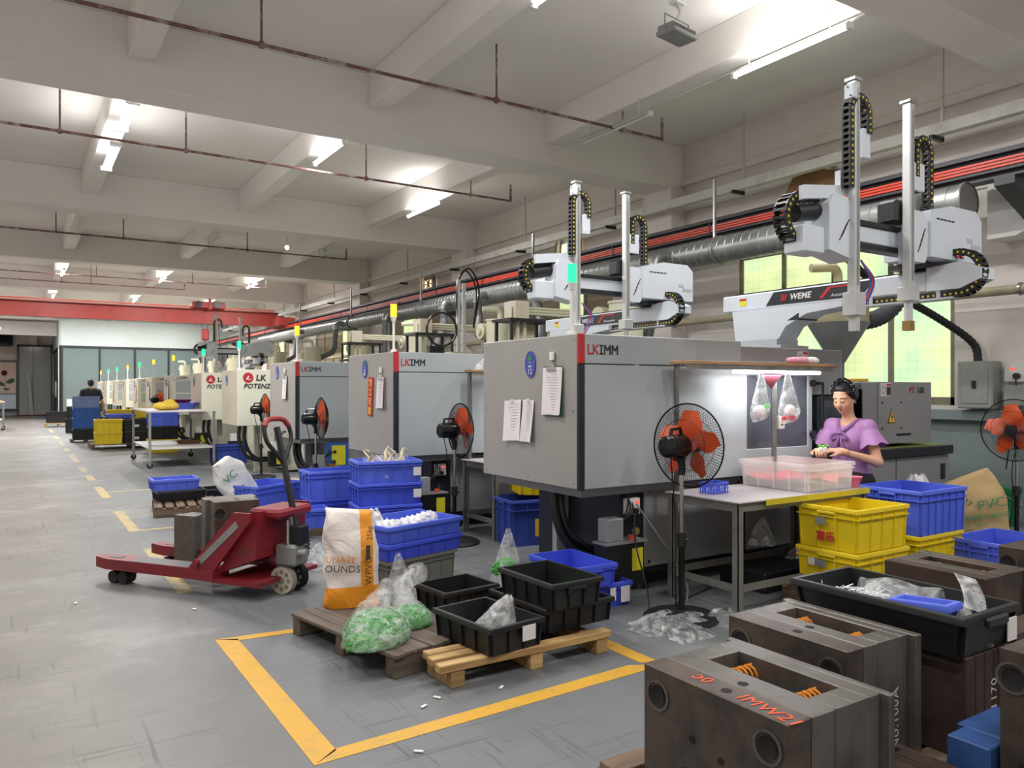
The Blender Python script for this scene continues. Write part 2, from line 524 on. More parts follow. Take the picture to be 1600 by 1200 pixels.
def floor_material():
    m, nt, b = _new('factory_floor')
    N, L = nt.nodes, nt.links
    tc = N.new('ShaderNodeTexCoord')
    def noise(scale, detail=6, rough=0.6, vec=None, dist=0.0):
        n = N.new('ShaderNodeTexNoise'); n.inputs['Scale'].default_value = scale; n.inputs['Detail'].default_value = detail
        n.inputs['Roughness'].default_value = rough; n.inputs['Distortion'].default_value = dist
        L.new(vec if vec else tc.outputs['Object'], n.inputs['Vector']); return n.outputs['Fac']
    def ramp(fac, stops):
        r = N.new('ShaderNodeValToRGB')
        while len(r.color_ramp.elements) < len(stops): r.color_ramp.elements.new(0.5)
        for e, (p, c) in zip(r.color_ramp.elements, stops): e.position = p; e.color = c if len(c) == 4 else srgb(c)
        L.new(fac, r.inputs['Fac']); return r.outputs['Color']
    def mix(fac, a, b_, mode='MIX'):
        x = N.new('ShaderNodeMix'); x.data_type = 'RGBA'; x.blend_type = mode
        if isinstance(fac, float): x.inputs['Factor'].default_value = fac
        else: L.new(fac, x.inputs['Factor'])
        for k, v in (('A', a), ('B', b_)):
            s_ = [i for i in x.inputs if i.name == k and i.type == 'RGBA'][0]
            if isinstance(v, tuple): s_.default_value = v
            else: L.new(v, s_)
        return [o_ for o_ in x.outputs if o_.type == 'RGBA'][0]
    base = ramp(noise(0.9, 4), [(0.3, srgb('616466')), (0.7, srgb('6c6f71'))])
    # warmer, worn aisle towards -X
    sx = N.new('ShaderNodeSeparateXYZ'); L.new(tc.outputs['Object'], sx.inputs[0])
    mr = N.new('ShaderNodeMapRange'); mr.inputs['From Min'].default_value = 1.3; mr.inputs['From Max'].default_value = 0.3
    L.new(sx.outputs['X'], mr.inputs['Value'])
    aisle = ramp(noise(1.7, 7), [(0.3, srgb('645f5b')), (0.7, srgb('75706c'))])
    col = mix(mr.outputs[0], base, aisle)
    # pale scuffed patches
    pat = ramp(noise(0.55, 9, 0.72), [(0.52, (0, 0, 0, 1)), (0.64, (0.55, 0.55, 0.55, 1))])
    col = mix(pat, col, srgb('96938f'))
    # scratches: stretched noise in two directions
    for sc_, rot, thr in (((1.2, 38, 1), 0.55, 0.6), ((26, 1.4, 1), 0.12, 0.595), ((1.0, 22, 1), -0.9, 0.6)):
        mp = N.new('ShaderNodeMapping'); mp.inputs['Scale'].default_value = sc_; mp.inputs['Rotation'].default_value = (0, 0, rot)
        L.new(tc.outputs['Object'], mp.inputs['Vector'])
        s1 = ramp(noise(1.0, 4, 0.6, mp.outputs[0], 0.3), [(thr, (0, 0, 0, 1)), (thr + 0.06, (0.7, 0.7, 0.7, 1))])
        gate = ramp(noise(0.8, 3), [(0.46, (0, 0, 0, 1)), (0.6, (1, 1, 1, 1))])
        g2 = mix(1.0, s1, gate, 'MULTIPLY')
        col = mix(g2, col, srgb('423f3c'))
    spk = ramp(noise(26, 3, 0.8), [(0.68, (0, 0, 0, 1)), (0.71, (0.6, 0.6, 0.6, 1))])
    col = mix(spk, col, srgb('4c4b49'))
    L.new(col, b.inputs['Base Color'])
    rr = N.new('ShaderNodeMapRange'); rr.inputs['To Min'].default_value = 0.38; rr.inputs['To Max'].default_value = 0.62
    L.new(noise(1.3, 6), rr.inputs['Value']); L.new(rr.outputs[0], b.inputs['Roughness'])
    bp = N.new('ShaderNodeBump'); bp.inputs['Strength'].default_value = 0.08; bp.inputs['Distance'].default_value = 0.01
    L.new(noise(14, 5), bp.inputs['Height']); L.new(bp.outputs['Normal'], b.inputs['Normal'])
    return m
M_floor = floor_material()

# ================================================================ ROOM SHELL
XL, XR, YN, YF, ZC = -4.8, 9.75, -4.0, 52.0, 5.7
fl = tag(G().box(XL, YN, -0.2, XR + .2, YF, 0).build('floor', M_floor), 'grey painted concrete factory floor', None, None, 'structure')
def strip(pts, m):
    G().prism(pts, 'z', 0.0005, 0.002).build('yellow_line', m, fl)
# bay marking around the pallets
strip([(1.0, 3.02), (1.12, 3.10), (1.12, 4.80), (1.0, 4.86)], M_yline)
strip([(1.0, 4.86), (1.12, 4.77), (1.62, 4.72), (1.62, 4.80)], M_yline)
strip([(1.0, 3.02), (2.98, 3.10), (2.80, 3.20), (1.12, 3.115)], M_yline)
strip([(2.98, 3.10), (2.98, 3.62), (2.88, 3.62), (2.88, 3.2)], M_yline)
for y0, y1, m in ((6.1, 8.0, M_yline_old), (9.0, 10.6, M_yline_old), (12.0, 13.4, M_yline_old), (14.4, 15.3, M_yline_old), (16.0, 17.0, M_yline_old), (18.2, 20.4, M_yline_old), (21.5, 22.6, M_yline_old), (24, 25.5, M_yline_old), (27, 28.6, M_yline_old), (31, 33.5, M_yline_old), (36, 39, M_yline_old)):
    strip([(1.0, y0), (1.11, y0), (1.11, y1), (1.0, y1)], m)
for y0 in (7.9, 9.0, 12.6):
    strip([(1.11, y0), (2.0, y0 + .03), (2.0, y0 + .12), (1.11, y0 + .09)], M_yline_old)

ce = tag(G().box(XL - .2, YN - .2, ZC, XR + .2, YF + .2, ZC + .2).build('ceiling', M_ceil), 'white painted concrete ceiling slab', None, None, 'structure')
BEAMS = [(-3.0, -2.4), (3.75, 4.25), (9.7, 10.3), (16.9, 17.5), (23.9, 24.5), (30.9, 31.5), (37.9, 38.5), (44.9, 45.5)]
for y0, y1 in BEAMS:
    G().box(XL, y0, 4.95, XR, y1, ZC, 0.01).build('main_beam', M_ceil, ce)
SECX = (-4.6, -1.7, 1.2, 4.08, 6.95)
for i in range(len(BEAMS) - 1):
    for x in SECX:
        G().box(x - .14, BEAMS[i][1], 5.25, x + .14, BEAMS[i + 1][0], ZC, 0.008).build('cross_beam', M_ceil, ce)
# right wall with window openings
WINS = [(5.1, 8.5), (11.6, 15.3), (18.6, 22.3), (25.6, 29.3), (32.6, 36.3)]
g = G()
ys = [YN]
for a, b_ in WINS: ys += [a, b_]
ys.append(YF)
for i in range(0, len(ys), 2): g.box(XR, ys[i], 1.25, XR + .2, ys[i + 1], ZC)
for a, b_ in WINS:
    g.box(XR, a, 3.63, XR + .2, b_, ZC)
    g.box(XR, a, 1.25, XR + .2, b_, 1.3)
wr = tag(g.build('wall_right', M_wall), 'pinkish white side wall behind the machines', None, None, 'structure')
G().box(XR, YN, 0, XR + .2, YF, 1.25).build('dado', M_dado, wr)
G().box(XR - .12, 4.3, 1.12, XR, YF, 1.25, .01).build('ledge', M_dado, wr)
for y0, y1 in BEAMS[2:]:
    G().box(XR - .35, y0 - .05, 0, XR, y1 + .05, 4.95, .01).build('pilaster', M_wall, wr)
for z0, z1, d in ((4.55, 4.68, .05), (5.0, 5.12, .07), (3.9, 3.95, .03)):
    G().box(XR - d, YN, z0, XR, YF, z1, .006).build('wall_band', M_wall, wr)
tag(G().box(XL - .2, YN, 0, XL, YF, ZC).build('wall_left', M_wall), 'white side wall across the aisle', None, None, 'structure')
tag(G().box(XL, YN - .2, 0, XR, YN, ZC).build('wall_front', M_wall), 'white wall behind the photographer', None, None, 'structure')
wb = tag(G().box(XL, YF, 0, XR + .2, YF + .2, ZC).build('wall_back', M_wallpink), 'pale pink far end wall', None, None, 'structure')
G().box(XL, YF - .02, 0, 1.85, YF, 1.25).build('dado', M_dado, wb)
G().box(.62, YF - .4, 0, 1.0, YF, ZC).build('pilaster', M_wallpink, wb)
G().box(XL, 46.5, 4.25, 1.85, 46.8, 4.95).build('ceiling_drop', M_ceil, wb)

# windows: aluminium frames, frosted panes lit by daylight through greenery
def pane_material():
    m, nt, b = _new('frosted_pane')
    N, L = nt.nodes, nt.links
    tc = N.new('ShaderNodeTexCoord')
    nz = N.new('ShaderNodeTexNoise'); nz.inputs['Scale'].default_value = 1.1; nz.inputs['Detail'].default_value = 3
    L.new(tc.outputs['Object'], nz.inputs['Vector'])
    rp = N.new('ShaderNodeValToRGB')
    st = [(0.3, 'c3d59a'), (0.45, 'dde7a8'), (0.58, 'cfe6b4'), (0.72, 'a8d6b0')]
    while len(rp.color_ramp.elements) < 4: rp.color_ramp.elements.new(.5)
    for e, (p, c) in zip(rp.color_ramp.elements, st): e.position = p; e.color = srgb(c)
    L.new(nz.outputs['Fac'], rp.inputs['Fac'])
    # wire-glass squares
    br = N.new('ShaderNodeTexBrick'); br.offset = 0; br.inputs['Scale'].default_value = 1.0
    br.inputs['Color1'].default_value = (1, 1, 1, 1); br.inputs['Color2'].default_value = (1, 1, 1, 1); br.inputs['Mortar'].default_value = (.85, .88, .75, 1)
    br.inputs['Mortar Size'].default_value = 0.006; br.inputs['Brick Width'].default_value = .11; br.inputs['Row Height'].default_value = .11
    mp = N.new('ShaderNodeMapping'); mp.inputs['Rotation'].default_value = (0, PI / 2, 0)
    sw = N.new('ShaderNodeSeparateXYZ'); cb = N.new('ShaderNodeCombineXYZ')
    L.new(tc.outputs['Object'], sw.inputs[0]); L.new(sw.outputs['Y'], cb.inputs['X']); L.new(sw.outputs['Z'], cb.inputs['Y'])
    L.new(cb.outputs[0], br.inputs['Vector'])
    mx = N.new('ShaderNodeMix'); mx.data_type = 'RGBA'; mx.blend_type = 'MULTIPLY'; mx.inputs['Factor'].default_value = 1
    L.new(rp.outputs['Color'], mx.inputs[6]); L.new(br.outputs['Color'], mx.inputs[7])
    L.new(mx.outputs[2], b.inputs['Emission Color']); b.inputs['Emission Strength'].default_value = 0.92
    b.inputs['Base Color'].default_value = (.3, .35, .25, 1); b.inputs['Roughness'].default_value = .25
    MATS['frosted_pane'] = m
    return m
M_pane = pane_material()
M_board = worn_mat('window_board', '9c8c76', 'b0a48e', 0.7, scale=2, lo=.45, hi=.8)
M_alu = mat('window_frame', '8d8672', 0.5, 0.2, var=0.1)
for wi, (a, b_) in enumerate(WINS):
    g = G(); x0, x1 = XR + .04, XR + .11
    g.box(x0, a, 1.3, x1, a + .07, 3.63); g.box(x0, b_ - .07, 1.3, x1, b_, 3.63)
    g.box(x0, a, 1.3, x1, b_, 1.4); g.box(x0, a, 3.55, x1, b_, 3.63)
    fr = tag(g.build('window_%d' % (wi + 1), M_alu), 'aluminium framed window with frosted greenish panes', None, None, 'structure')
    n = 4; st = (b_ - a) / n
    for k in range(1, n): G().box(x0 - .01, a + k * st - .035, 1.36, x1 + .01, a + k * st + .035, 3.6).build('mullion', M_alu, fr)
    for k in range(n): G().box(x0 + .02, a + k * st, 1.38, x0 + .03, a + (k + 1) * st, 3.58).build('pane', M_pane if wi == 0 or k == (wi % 3) else M_board, fr)

# ================================================================ CEILING SERVICES
M_tube_on = emit_mat('lit_tube', 'fbfcff', 9.0)
M_tube_off = mat('unlit_tube', 'd8d8d4', 0.3, var=0.0)
M_pipe_red = worn_mat('sprinkler_pipe', '6e4a46', 'b4a8a2', 0.55, scale=3.0, lo=0.5, hi=0.62, bump=0.05)
M_conduit = mat('white_conduit', 'c9c6c1', 0.6, var=0.05)
ORD = ['nearest', 'second', 'third', 'fourth', 'fifth', 'sixth', 'seventh', 'eighth', 'ninth', 'tenth', 'eleventh', 'twelfth']
def tube_lamp(x, y0, y1, z, lit, label, double=False, power=None):
    t = thing('tube_light', label, 'ceiling light', (x, (y0 + y1) / 2, z), 0, 'fluorescent tubes under the ceiling')
    h = (y1 - y0) / 2
    G().prism([(-.03, .045), (.03, .045), (.055, .02), (-.055, .02)], 'y', -h, h).build('housing', M_white, t)
    xs = (-.045, .045) if double else (0,)
    for dx in xs:
        G().cyl((dx, -h + .03, 0), (dx, h - .03, 0), .018, n=8).build('tube', M_tube_on if lit else M_tube_off, t)
    for s in (-1, 1):
        G().box(-.03 - (.05 if double else 0), s * h - .02, -.025, .03 + (.05 if double else 0), s * h + .02, .045).build('end_cap', M_white, t)
        G().cyl((0, s * h * .7, .04), (0, s * h * .7, 5.25 - z), .008, n=6).build('hanger_rod', M_conduit, t)
    if lit:
        l = bpy.data.lights.new('tube_glow', 'AREA')
        l.shape = 'RECTANGLE'; l.size = .12 if double else .07; l.size_y = h * 2 - .1
        l.energy = (power or TUBE_POWER) * (1.7 if double else 1); l.color = (1.0, .985, .965)
        link('tube_glow', l, t, (0, 0, -.03))
        # the batten also washes the ceiling above it
        l2 = bpy.data.lights.new('tube_upglow', 'AREA')
        l2.shape = 'RECTANGLE'; l2.size = .5; l2.size_y = h * 2 - .1
        l2.energy = (power or TUBE_POWER) * .2; l2.color = (1.0, .985, .965)
        link('tube_upglow', l2, t, (0, 0, .06), (PI, 0, 0))
    return t
tube_lamp(6.72, 4.5, 5.92, 4.97, True, 'lit tube light above the nearest robot, by the side wall')
tube_lamp(4.02, 4.45, 5.9, 5.03, True, 'lit tube light at the top edge of the picture')
tube_lamp(1.2, 4.6, 6.0, 5.0, True, 'lit tube light over the aisle in the nearest bay')
tube_lamp(-1.7, 4.6, 6.0, 5.0, True, 'lit tube light left of the aisle in the nearest bay')
tube_lamp(6.75, 7.3, 8.7, 4.97, False, 'unlit tube light beyond the lit one by the wall')
tube_lamp(1.2, 10.45, 11.65, 5.0, True, 'lit double tube light over the aisle behind the first big beam', True)
tube_lamp(1.2, 12.3, 13.75, 4.97, True, 'lit double tube light over the aisle, further of the close pair', True)
tube_lamp(4.02, 10.8, 12.1, 5.08, True, 'lit tube light in the middle of the second bay')
tube_lamp(6.85, 13.2, 14.7, 5.07, True, 'lit tube light hanging on conduit near wall in second bay')
tube_lamp(-1.7, 11.5, 13, 5.0, True, 'lit tube light left of the aisle in the second bay')
for x, nm in ((1.2, 'over the aisle'), (4.02, 'in the middle'), (6.85, 'near the wall')):
    tube_lamp(x, 19.0, 20.5, 5.05, False, 'unlit tube light %s of the third bay' % nm)
for bi, (y, nm) in enumerate(((26.5, 'fourth'), (33.5, 'fifth'), (40.5, 'sixth'))):
    for x, nn in ((1.2, 'over the aisle'), (4.02, 'in the middle'), (6.85, 'near the wall'), (-1.7, 'left of the aisle')):
        tube_lamp(x, y, y + 1.5, 5.05, True, 'lit tube light %s of the far %s bay' % (nn, nm), False, TUBE_POWER * 2.2)
tube_lamp(-1.7, 18.6, 20.1, 5.05, True, 'lit tube light left of the aisle in the third bay')
for x, nn in ((1.2, 'behind the photographer, over the aisle'), (4.02, 'behind the photographer, middle row'), (6.85, 'behind the photographer, wall row'), (-1.7, 'behind the photographer, left row')):
    tube_lamp(x, -.9, .5, 5.0, True, 'lit tube light ' + nn)
# hanging compact lamp
t = thing('bulb_lamp', 'small lit bulb under the second big beam', 'ceiling light', (5.4, 18.3, 4.8))
G().sphere((0, 0, .05), .05).build('bulb', M_tube_on, t)
G().cyl((0, 0, .09), (0, 0, .9), .012, n=6).build('cord', M_white, t)
G().cyl((0, 0, .08), (0, 0, .16), .03, n=10).build('socket', M_white, t)
# LED flood light
t = thing('flood_light', 'grey finned flood light hanging from ceiling between beams', 'flood light', (5.78, 5.85, 5.14), .15)
g = G().box(-.2, -.12, 0, .2, .12, .05, .01)
g.build('lamp_body', M_greymetal, t)
for k in range(13): G().box(-.19 + k * .031, -.1, .05, -.183 + k * .031, .1, .1).build('fin', M_greymetal, t)
G().tube([(-.2, 0, .02), (-.2, 0, .2), (.2, 0, .2), (.2, 0, .02)], .008, 6).build('bracket', M_greymetal, t)
G().tube(bez([(.0, .0, .2), (.05, 0, .3), (-.02, 0, .4), (.02, 0, .56)], 6), .012, 6).build('cable', M_conduit, t)
G().box(-.06, -.05, .36, .1, .07, .44, .01).build('junction_box', M_white, t)
# conduits
def conduit(name, label, pts, r=.012, m=None, joints=()):
    t = thing(name, label, 'pipe', pts[0])
    P = [Vector(p) - Vector(pts[0]) for p in pts]
    G().tube(P, r, 8).build('pipe_run', m or M_conduit, t)
    for k, j in enumerate(joints):
        p = Vector(j) - Vector(pts[0])
        G().cyl(p + Vector((0, 0, -r)), p + Vector((0, 0, 5.68 - j[2])), r * .55, n=6).build('hanger', m or M_conduit, t)
        G().sphere(p, r * 1.7, 8, 6).build('coupling', m or M_conduit, t)
    return t
conduit('conduit', 'thin white conduit running along the ceiling beside the nearest wall lamp', [(7.7, 4.3, 5.64), (7.7, 6.6, 5.64)], .014)
conduit('conduit', 'white conduit line carrying the wall row of lamps in the nearest bay', [(6.82, 4.3, 5.08), (6.82, 9.6, 5.08)], .014)
conduit('conduit', 'white conduit from flood light junction to ceiling', [(5.8, 5.5, 5.56), (5.8, 4.3, 5.6)], .018)
for k, (y, x0, x1) in enumerate(((8.0, -4.6, 7.62), (12.15, -4.6, 7.75), (20.0, -4.6, 7.5), (27.2, -4.6, 7.3), (29.2, -4.6, 5.0))):
    xs = [x for x in (-3.2, .25 + .25 * k, 2.1, 4.9, 6.9) if x < x1 - .4]
    t = conduit('sprinkler_pipe', 'brown and white sprinkler pipe under the ceiling, %s from camera' % ORD[k], [(x0, y, 5.0), (x1, y, 5.0), (x1, y, 5.22)], .024 if k < 3 else .02, M_pipe_red, [(x, y, 5.0) for x in xs])
    G().cyl((x1 - x0, 0, .2), (x1 - x0, 0, .3), .02, n=8).build('sprinkler_head', M_steel, t)
# small ceiling hooks
for k, (x, y) in enumerate(((3.0, 11.6), (4.9, 12.5), (5.9, 12.0), (7.6, 6.8))):
    tag(G().tube([(0, 0, .12), (0, 0, .04)] + arc((.02, 0, .04), .02, PI, 2 * PI + .6, 6), .004, 5).build('ceiling_hook', M_steel, None, (x, y, ZC - .12)), 'small wire hook in the ceiling, %s from the camera' % ORD[[3, 1, 2, 0][k]] if False else ['small wire hook in ceiling left of the middle lamp', 'small wire hook in ceiling right of the middle lamp', 'small wire hook in ceiling near the hanging wall lamp', 'small wire hook in ceiling below the nearest wall lamp'][k], 'hook')

# ================================================================ WALL SERVICES
# pale cable tray on brackets
M_tray = worn_mat('tray_paint', 'c6c4bd', '9f9a90', 0.6, scale=4, lo=0.5, hi=0.8)
t = thing('cable_tray', 'long pale steel cable tray on brackets high along the wall', 'cable tray', (9.2, -3, 4.5))
G().box(-.06, 0, 0, .06, 46.3, .14, .005).build('tray', M_tray, t)
for y in range(2, 47, 3):
    G().box(-.12, y, -.05, .13, y + .05, 0).build('bracket', M_darkframe, t)
    if not any(a - .1 < y - 3 < b_ + .1 for a, b_ in BEAMS): G().box(.1, y, -.05, .13, y + .03, 1.18).build('drop_rod', M_tray, t)
# crane runway with red conductor bars
M_rail = mat('runway_paint', '3a3a40', 0.5, var=0.08)
M_conductor = mat('conductor_red', 'd8432a', 0.4, var=0.06)
t = thing('crane_runway', 'dark steel crane runway beam with red conductor bars along wall', 'rail', (8.7, -3.9, 3.7))
g = G()
for a in ((-.09, 0, .09, .025), (-.012, .025, .012, .26), (-.09, .255, .09, .28)): g.box(a[0], 0, a[1], a[2], 50, a[3])
g.build('runway_beam', M_rail, t)
G().box(-.03, 0, .28, .03, 50, .32).build('crane_rail', M_rail, t)
for k in range(3): G().box(-.115, 0, .105 + k * .034, -.09, 50, .127 + k * .034).build('conductor_bar', M_conductor, t)
G().box(-.1, 0, .07, -.088, 50, .1).build('carrier', M_rail, t)
for y in [.9 + 2.2 * k for k in range(22)]:
    G().box(-.12, y, .08, -.08, y + .03, .23).build('conductor_clip', M_black, t)
for y0, y1 in BEAMS[1:]:
    yy = (y0 + y1) / 2 + 3.9
    G().prism([(-.09, 0), (.72, 0), (.72, -.35), (.55, -.35), (-.09, -.08)], 'y', yy - .1, yy + .1).build('wall_bracket', M_rail, t)
# spiral duct
M_duct = mat('duct_zinc', '8f9190', 0.38, 0.6, var=0.14, scale=3)
M_flex = mat('grey_flex_hose', '6a6c6e', 0.55, 0.1, var=0.1)
M_flexdark = mat('dark_flex_hose', '3c3f42', 0.6, 0.0, var=0.1)
t = thing('spiral_duct', 'long grey spiral extraction duct running along the windows', 'duct', (8.2, 4.15, 3.42))
prof = []
L_ = 27.0; k = 0
while k * .14 < L_:
    z = k * .14; r = .18 if z < 14 else .165
    prof += [(r, z), (r + .007, z + .006), (r + .007, z + .02), (r, z + .026)]
    k += 1
g = G().lathe([(.0005, 0)] + prof + [(.165, L_)], 20, Matrix.Rotation(-PI / 2, 4, 'X'))
g.build('duct_run', M_duct, t, angle=.5)
G().lathe([(.19, -.01), (.2, 0), (.2, .03), (.185, .04)], 20, Matrix.Rotation(-PI / 2, 4, 'X')).build('end_collar', M_duct, t)
for y in (3.3, 7.8, 12.6, 17.2, 22.0):
    G().lathe([(.18, y), (.205, y), (.205, y + .04), (.18, y + .04)], 20, Matrix.Rotation(-PI / 2, 4, 'X')).build('joint_ring', M_duct, t)
    G().box(-.02, y + .1, .1, .02, y + .13, 1.0).build('duct_strap', M_steel, t)
def ribbed(g, path, r, n=10, step=.025, amp=.007):
    """corrugated hose along a dense path"""
    P = [Vector(p) for p in path]; out = []; acc = 0
    # resample
    seg = [0]
    for i in range(1, len(P)): seg.append(seg[-1] + (P[i] - P[i - 1]).length)
    tot = seg[-1]; m = max(4, int(tot / step)); j = 0
    for i in range(m + 1):
        s = tot * i / m
        while j < len(P) - 2 and seg[j + 1] < s: j += 1
        f = (s - seg[j]) / max(1e-6, seg[j + 1] - seg[j])
        out.append(P[j].lerp(P[j + 1], f))
    g.tube(out, [r + (amp if i % 2 else -amp) for i in range(m + 1)], n)
    return g
def drop(label, pts, r=.07, m=None, elbow=True, y=0):
    o = Vector(pts[0])
    t = thing('extraction_hose', label, 'hose', o, 0, 'hoses dropping from the extraction duct')
    P = [Vector(p) - o for p in pts]
    if elbow:
        G().tube([(0, 0, 0)] + [tuple(p) for p in arc((-.14, 0, -.14), .14, PI / 2, PI, 6)] , r * 1.05, 14).build('elbow', M_duct, t)
        G().lathe([(r * 1.2, 0), (r * 1.2, .03)], 14, Matrix.Translation((-.28, 0, -.16))).build('clamp', M_steel, t)
        P[0] = Vector((-.28, 0, -.14))
    g = G(); ribbed(g, bez(P, 10), r, 12).build('flexible_hose', m or M_flex, t, angle=1.2)
    return t
drop('dark flexible hose hanging from duct end to hopper beside nearest robot', [(8.1, 4.55, 3.45), (7.9, 4.6, 2.75), (7.75, 4.7, 2.35), (7.35, 4.8, 2.2), (6.75, 4.95, 2.3)], .085, M_flexdark)
drop('straight grey hose dropping from duct behind the second robot', [(8.1, 8.36, 3.45), (7.75, 8.3, 2.85), (7.55, 8.2, 2.3), (7.3, 8.1, 1.9)], .075, M_flexdark)
drop('wide grey hose sweeping down over the number 12 machine', [(8.1, 11.6, 3.4), (7.75, 11.2, 2.85), (7.3, 10.5, 2.35), (6.6, 9.9, 2.05), (5.9, 9.6, 1.98)], .085)
drop('grey hose curling from duct to cream hopper', [(8.1, 13.5, 3.4), (7.8, 13.4, 2.9), (7.6, 13.1, 2.6), (7.45, 12.6, 2.5), (7.2, 12.0, 2.55)], .075)
drop('long grey hose sweeping down to the top of the second machine', [(8.1, 15.0, 3.4), (7.78, 14.9, 2.9), (7.2, 14.2, 2.3), (6.4, 13.3, 1.95), (5.2, 12.6, 1.98)], .08)
drop('straight grey drop pipe beside the amber light', [(8.1, 18.1, 3.4), (7.8, 18.1, 2.9), (7.75, 18.05, 2.3), (7.6, 18.0, 1.9)], .075)
drop('short grey drop from duct above the fifth machine', [(8.1, 21.7, 3.4), (7.8, 21.7, 3.0), (7.7, 21.6, 2.6), (7.3, 21.5, 2.4)], .075)
drop('short grey drop from duct above the sixth machine', [(8.1, 25.4, 3.4), (7.8, 25.4, 3.0), (7.7, 25.3, 2.6), (7.3, 25.1, 2.4)], .075)
# round exhaust openings high in wall
M_warm = emit_mat('warm_daylight', 'f6dfb8', 1.1)
M_card = mat('brown_cardboard', '8a6a48', 0.8, var=0.15)
for k, (y, lb) in enumerate(((7.0, 'round exhaust opening in wall, half covered by brown card'), (12.9, 'round exhaust opening in wall behind the second robot'), (19.4, 'round warm lit exhaust opening in wall, furthest one'))):
    t = thing('exhaust_opening', lb, 'vent', (XR - .06, y, 4.42), 0, 'round exhaust openings in the side wall')
    R_ = Matrix.Rotation(-PI / 2, 4, 'Y')
    G().lathe([(.33, -.03), (.38, -.03), (.4, .1), (.33, .1)], 28, R_).build('rim_ring', M_steel, t)
    G().lathe([(.001, -.02), (.33, -.02)], 28, R_).build('daylit_cover', M_warm, t)
    if k == 0:
        g = G(); pl = [(-.4, -.42), (.36, -.5), (.45, -.05), (.3, .16), (-.1, .2), (-.38, .12)]
        g.prism(pl, 'x', -.14, -.13); g.build('cardboard_cover', M_card, t)
    if k == 2:
        for a in range(4):
            G().box(-.04, -.3, -.012, -.02, .3, .012, 0, Matrix.Rotation(a * PI / 4, 4, 'X')).build('spoke', M_card, t)
# thin beige pipe along the wall
t = thing('wall_pipe', 'beige insulated pipe running along wall below the windows top', 'pipe', (9.45, 3.0, 2.62))
G().cyl((0, 0, 0), (0, 30, 0), .055, n=12).build('pipe_run', mat('beige_pipe', 'a49a80', 0.6, var=0.1), t)
for y in (1.2, 6.6, 13, 20): G().lathe([(.06, y), (.075, y), (.075, y + .03), (.06, y + .03)], 12, Matrix.Rotation(-PI / 2, 4, 'X')).build('pipe_clip', M_steel, t)
# electrics on the wall, right of the window
t = thing('switch_box', 'grey electrical isolator box on the wall ledge with black cable', 'switch box', (9.66, 4.75, 1.25))
G().box(-.14, -.2, .02, .08, .2, .58, .012).build('enclosure', mat('box_grey', '8d938c', 0.45, var=0.05), t)
G().box(-.15, -.15, .08, -.14, .15, .5, .004).build('cover', MATS['box_grey'], t)
G().box(-.17, -.02, .26, -.15, .02, .35).build('switch_lever', M_black, t)
ribbed(G(), bez([(-.05, .0, .56), (-.08, .05, .8), (-.5, .25, 1.1), (-1.4, .5, 1.5), (-2.0, .55, 1.85), (-2.6, .5, 2.2)], 10), .045, 10, .03, .003).build('black_cable', M_rubber, t)
t = thing('wall_socket', 'white double wall socket with black plug beside isolator box', 'socket', (9.72, 4.38, 1.58))
G().box(-.05, -.12, 0, .03, .12, .2, .01).build('socket_plate', M_white, t)
G().cyl((-.05, -.03, .07), (-.1, -.03, .07), .035, n=12).build('plug', M_black, t)
G().box(-.055, .0, .14, -.049, .05, .165).build('red_switch', emit_mat('pilot_red', 'ff5040', 1.0), t)
G().tube(bez([(-.09, -.03, .05), (-.09, -.03, -.2), (-.1, .02, -.6), (-.12, .06, -1.0)], 6), .008, 6).build('cord', M_black, t)
t = thing('breaker_box', 'low grey breaker box with open end beside wall socket', 'switch box', (9.68, 4.22, 1.26))
G().box(-.08, -.24, .04, .06, .24, .28, .01).build('enclosure', MATS['box_grey'], t)
G().box(-.1, -.14, .05, -.08, .24, .25, .005).build('lid', MATS['box_grey'], t)
tag(G().prism([(4.2, 3.2), (4.5, 3.2), (4.5, 3.9), (3.6, 3.9), (3.6, 3.5)], 'x', 9.3, XR).build('wall_corbel', M_white), 'white plaster corbel at the right edge', 'corbel')

# ================================================================ OVERHEAD CRANE
M_crane = worn_mat('crane_red', '8f2f2a', '722824', 0.5, scale=3, lo=.5, hi=.8)
t = thing('overhead_crane', 'red overhead travelling crane girder spanning the hall', 'crane', (0, 30.0, 3.9))
g = G().box(XL + .3, -.14, 0, 8.5, .14, .03).box(XL + .3, -.012, .03, 8.5, .012, .5).box(XL + .3, -.14, .5, 8.5, .14, .53)
g.build('girder', M_crane, t)
G().tube([(XL + .3, -.2, .58), (8.3, -.2, .58)], .02, 6).build('cable_rail', M_conductor, t)
G().box(8.2, -.9, -.02, 8.9, .9, .3, .02).build('end_carriage', M_crane, t)
for s in (-1, 1): G().cyl((8.6, s * .7, .06), (8.8, s * .7, .06), .1, n=14).build('carriage_wheel', M_darkframe, t)
tr = G().box(5.35, -.3, .54, 6.5, .3, .78, .03).build('trolley', M_crane, t)
for dx in (5.55, 6.2): G().cyl((dx, -.36, .68), (dx, -.28, .68), .12, n=14).build('trolley_wheel', M_darkframe, tr)
G().box(5.9, -.34, .5, 6.0, -.28, .9).build('trolley_post', M_crane, tr)
hb = G().box(5.72, -.12, -.62, 5.96, .12, -.2, .04).build('hook_block', M_crane, t)
for dx in (-.09, .09): G().cyl((5.84 + dx, 0, -.3), (5.84 + dx, 0, .2), .01, n=5).build('hoist_rope', M_darkframe, t)
G().tube([(5.84, 0, -.6), (5.84, 0, -2.1)], .02, 6).build('hoist_chain', M_darkframe, t)
G().tube([(5.84, 0, -2.05)] + arc((5.9, 0, -2.2), .1, PI * .75, PI * 2.1, 10), .035, 8).build('hook', mat('hook_orange', 'c8622c', .45), hb)
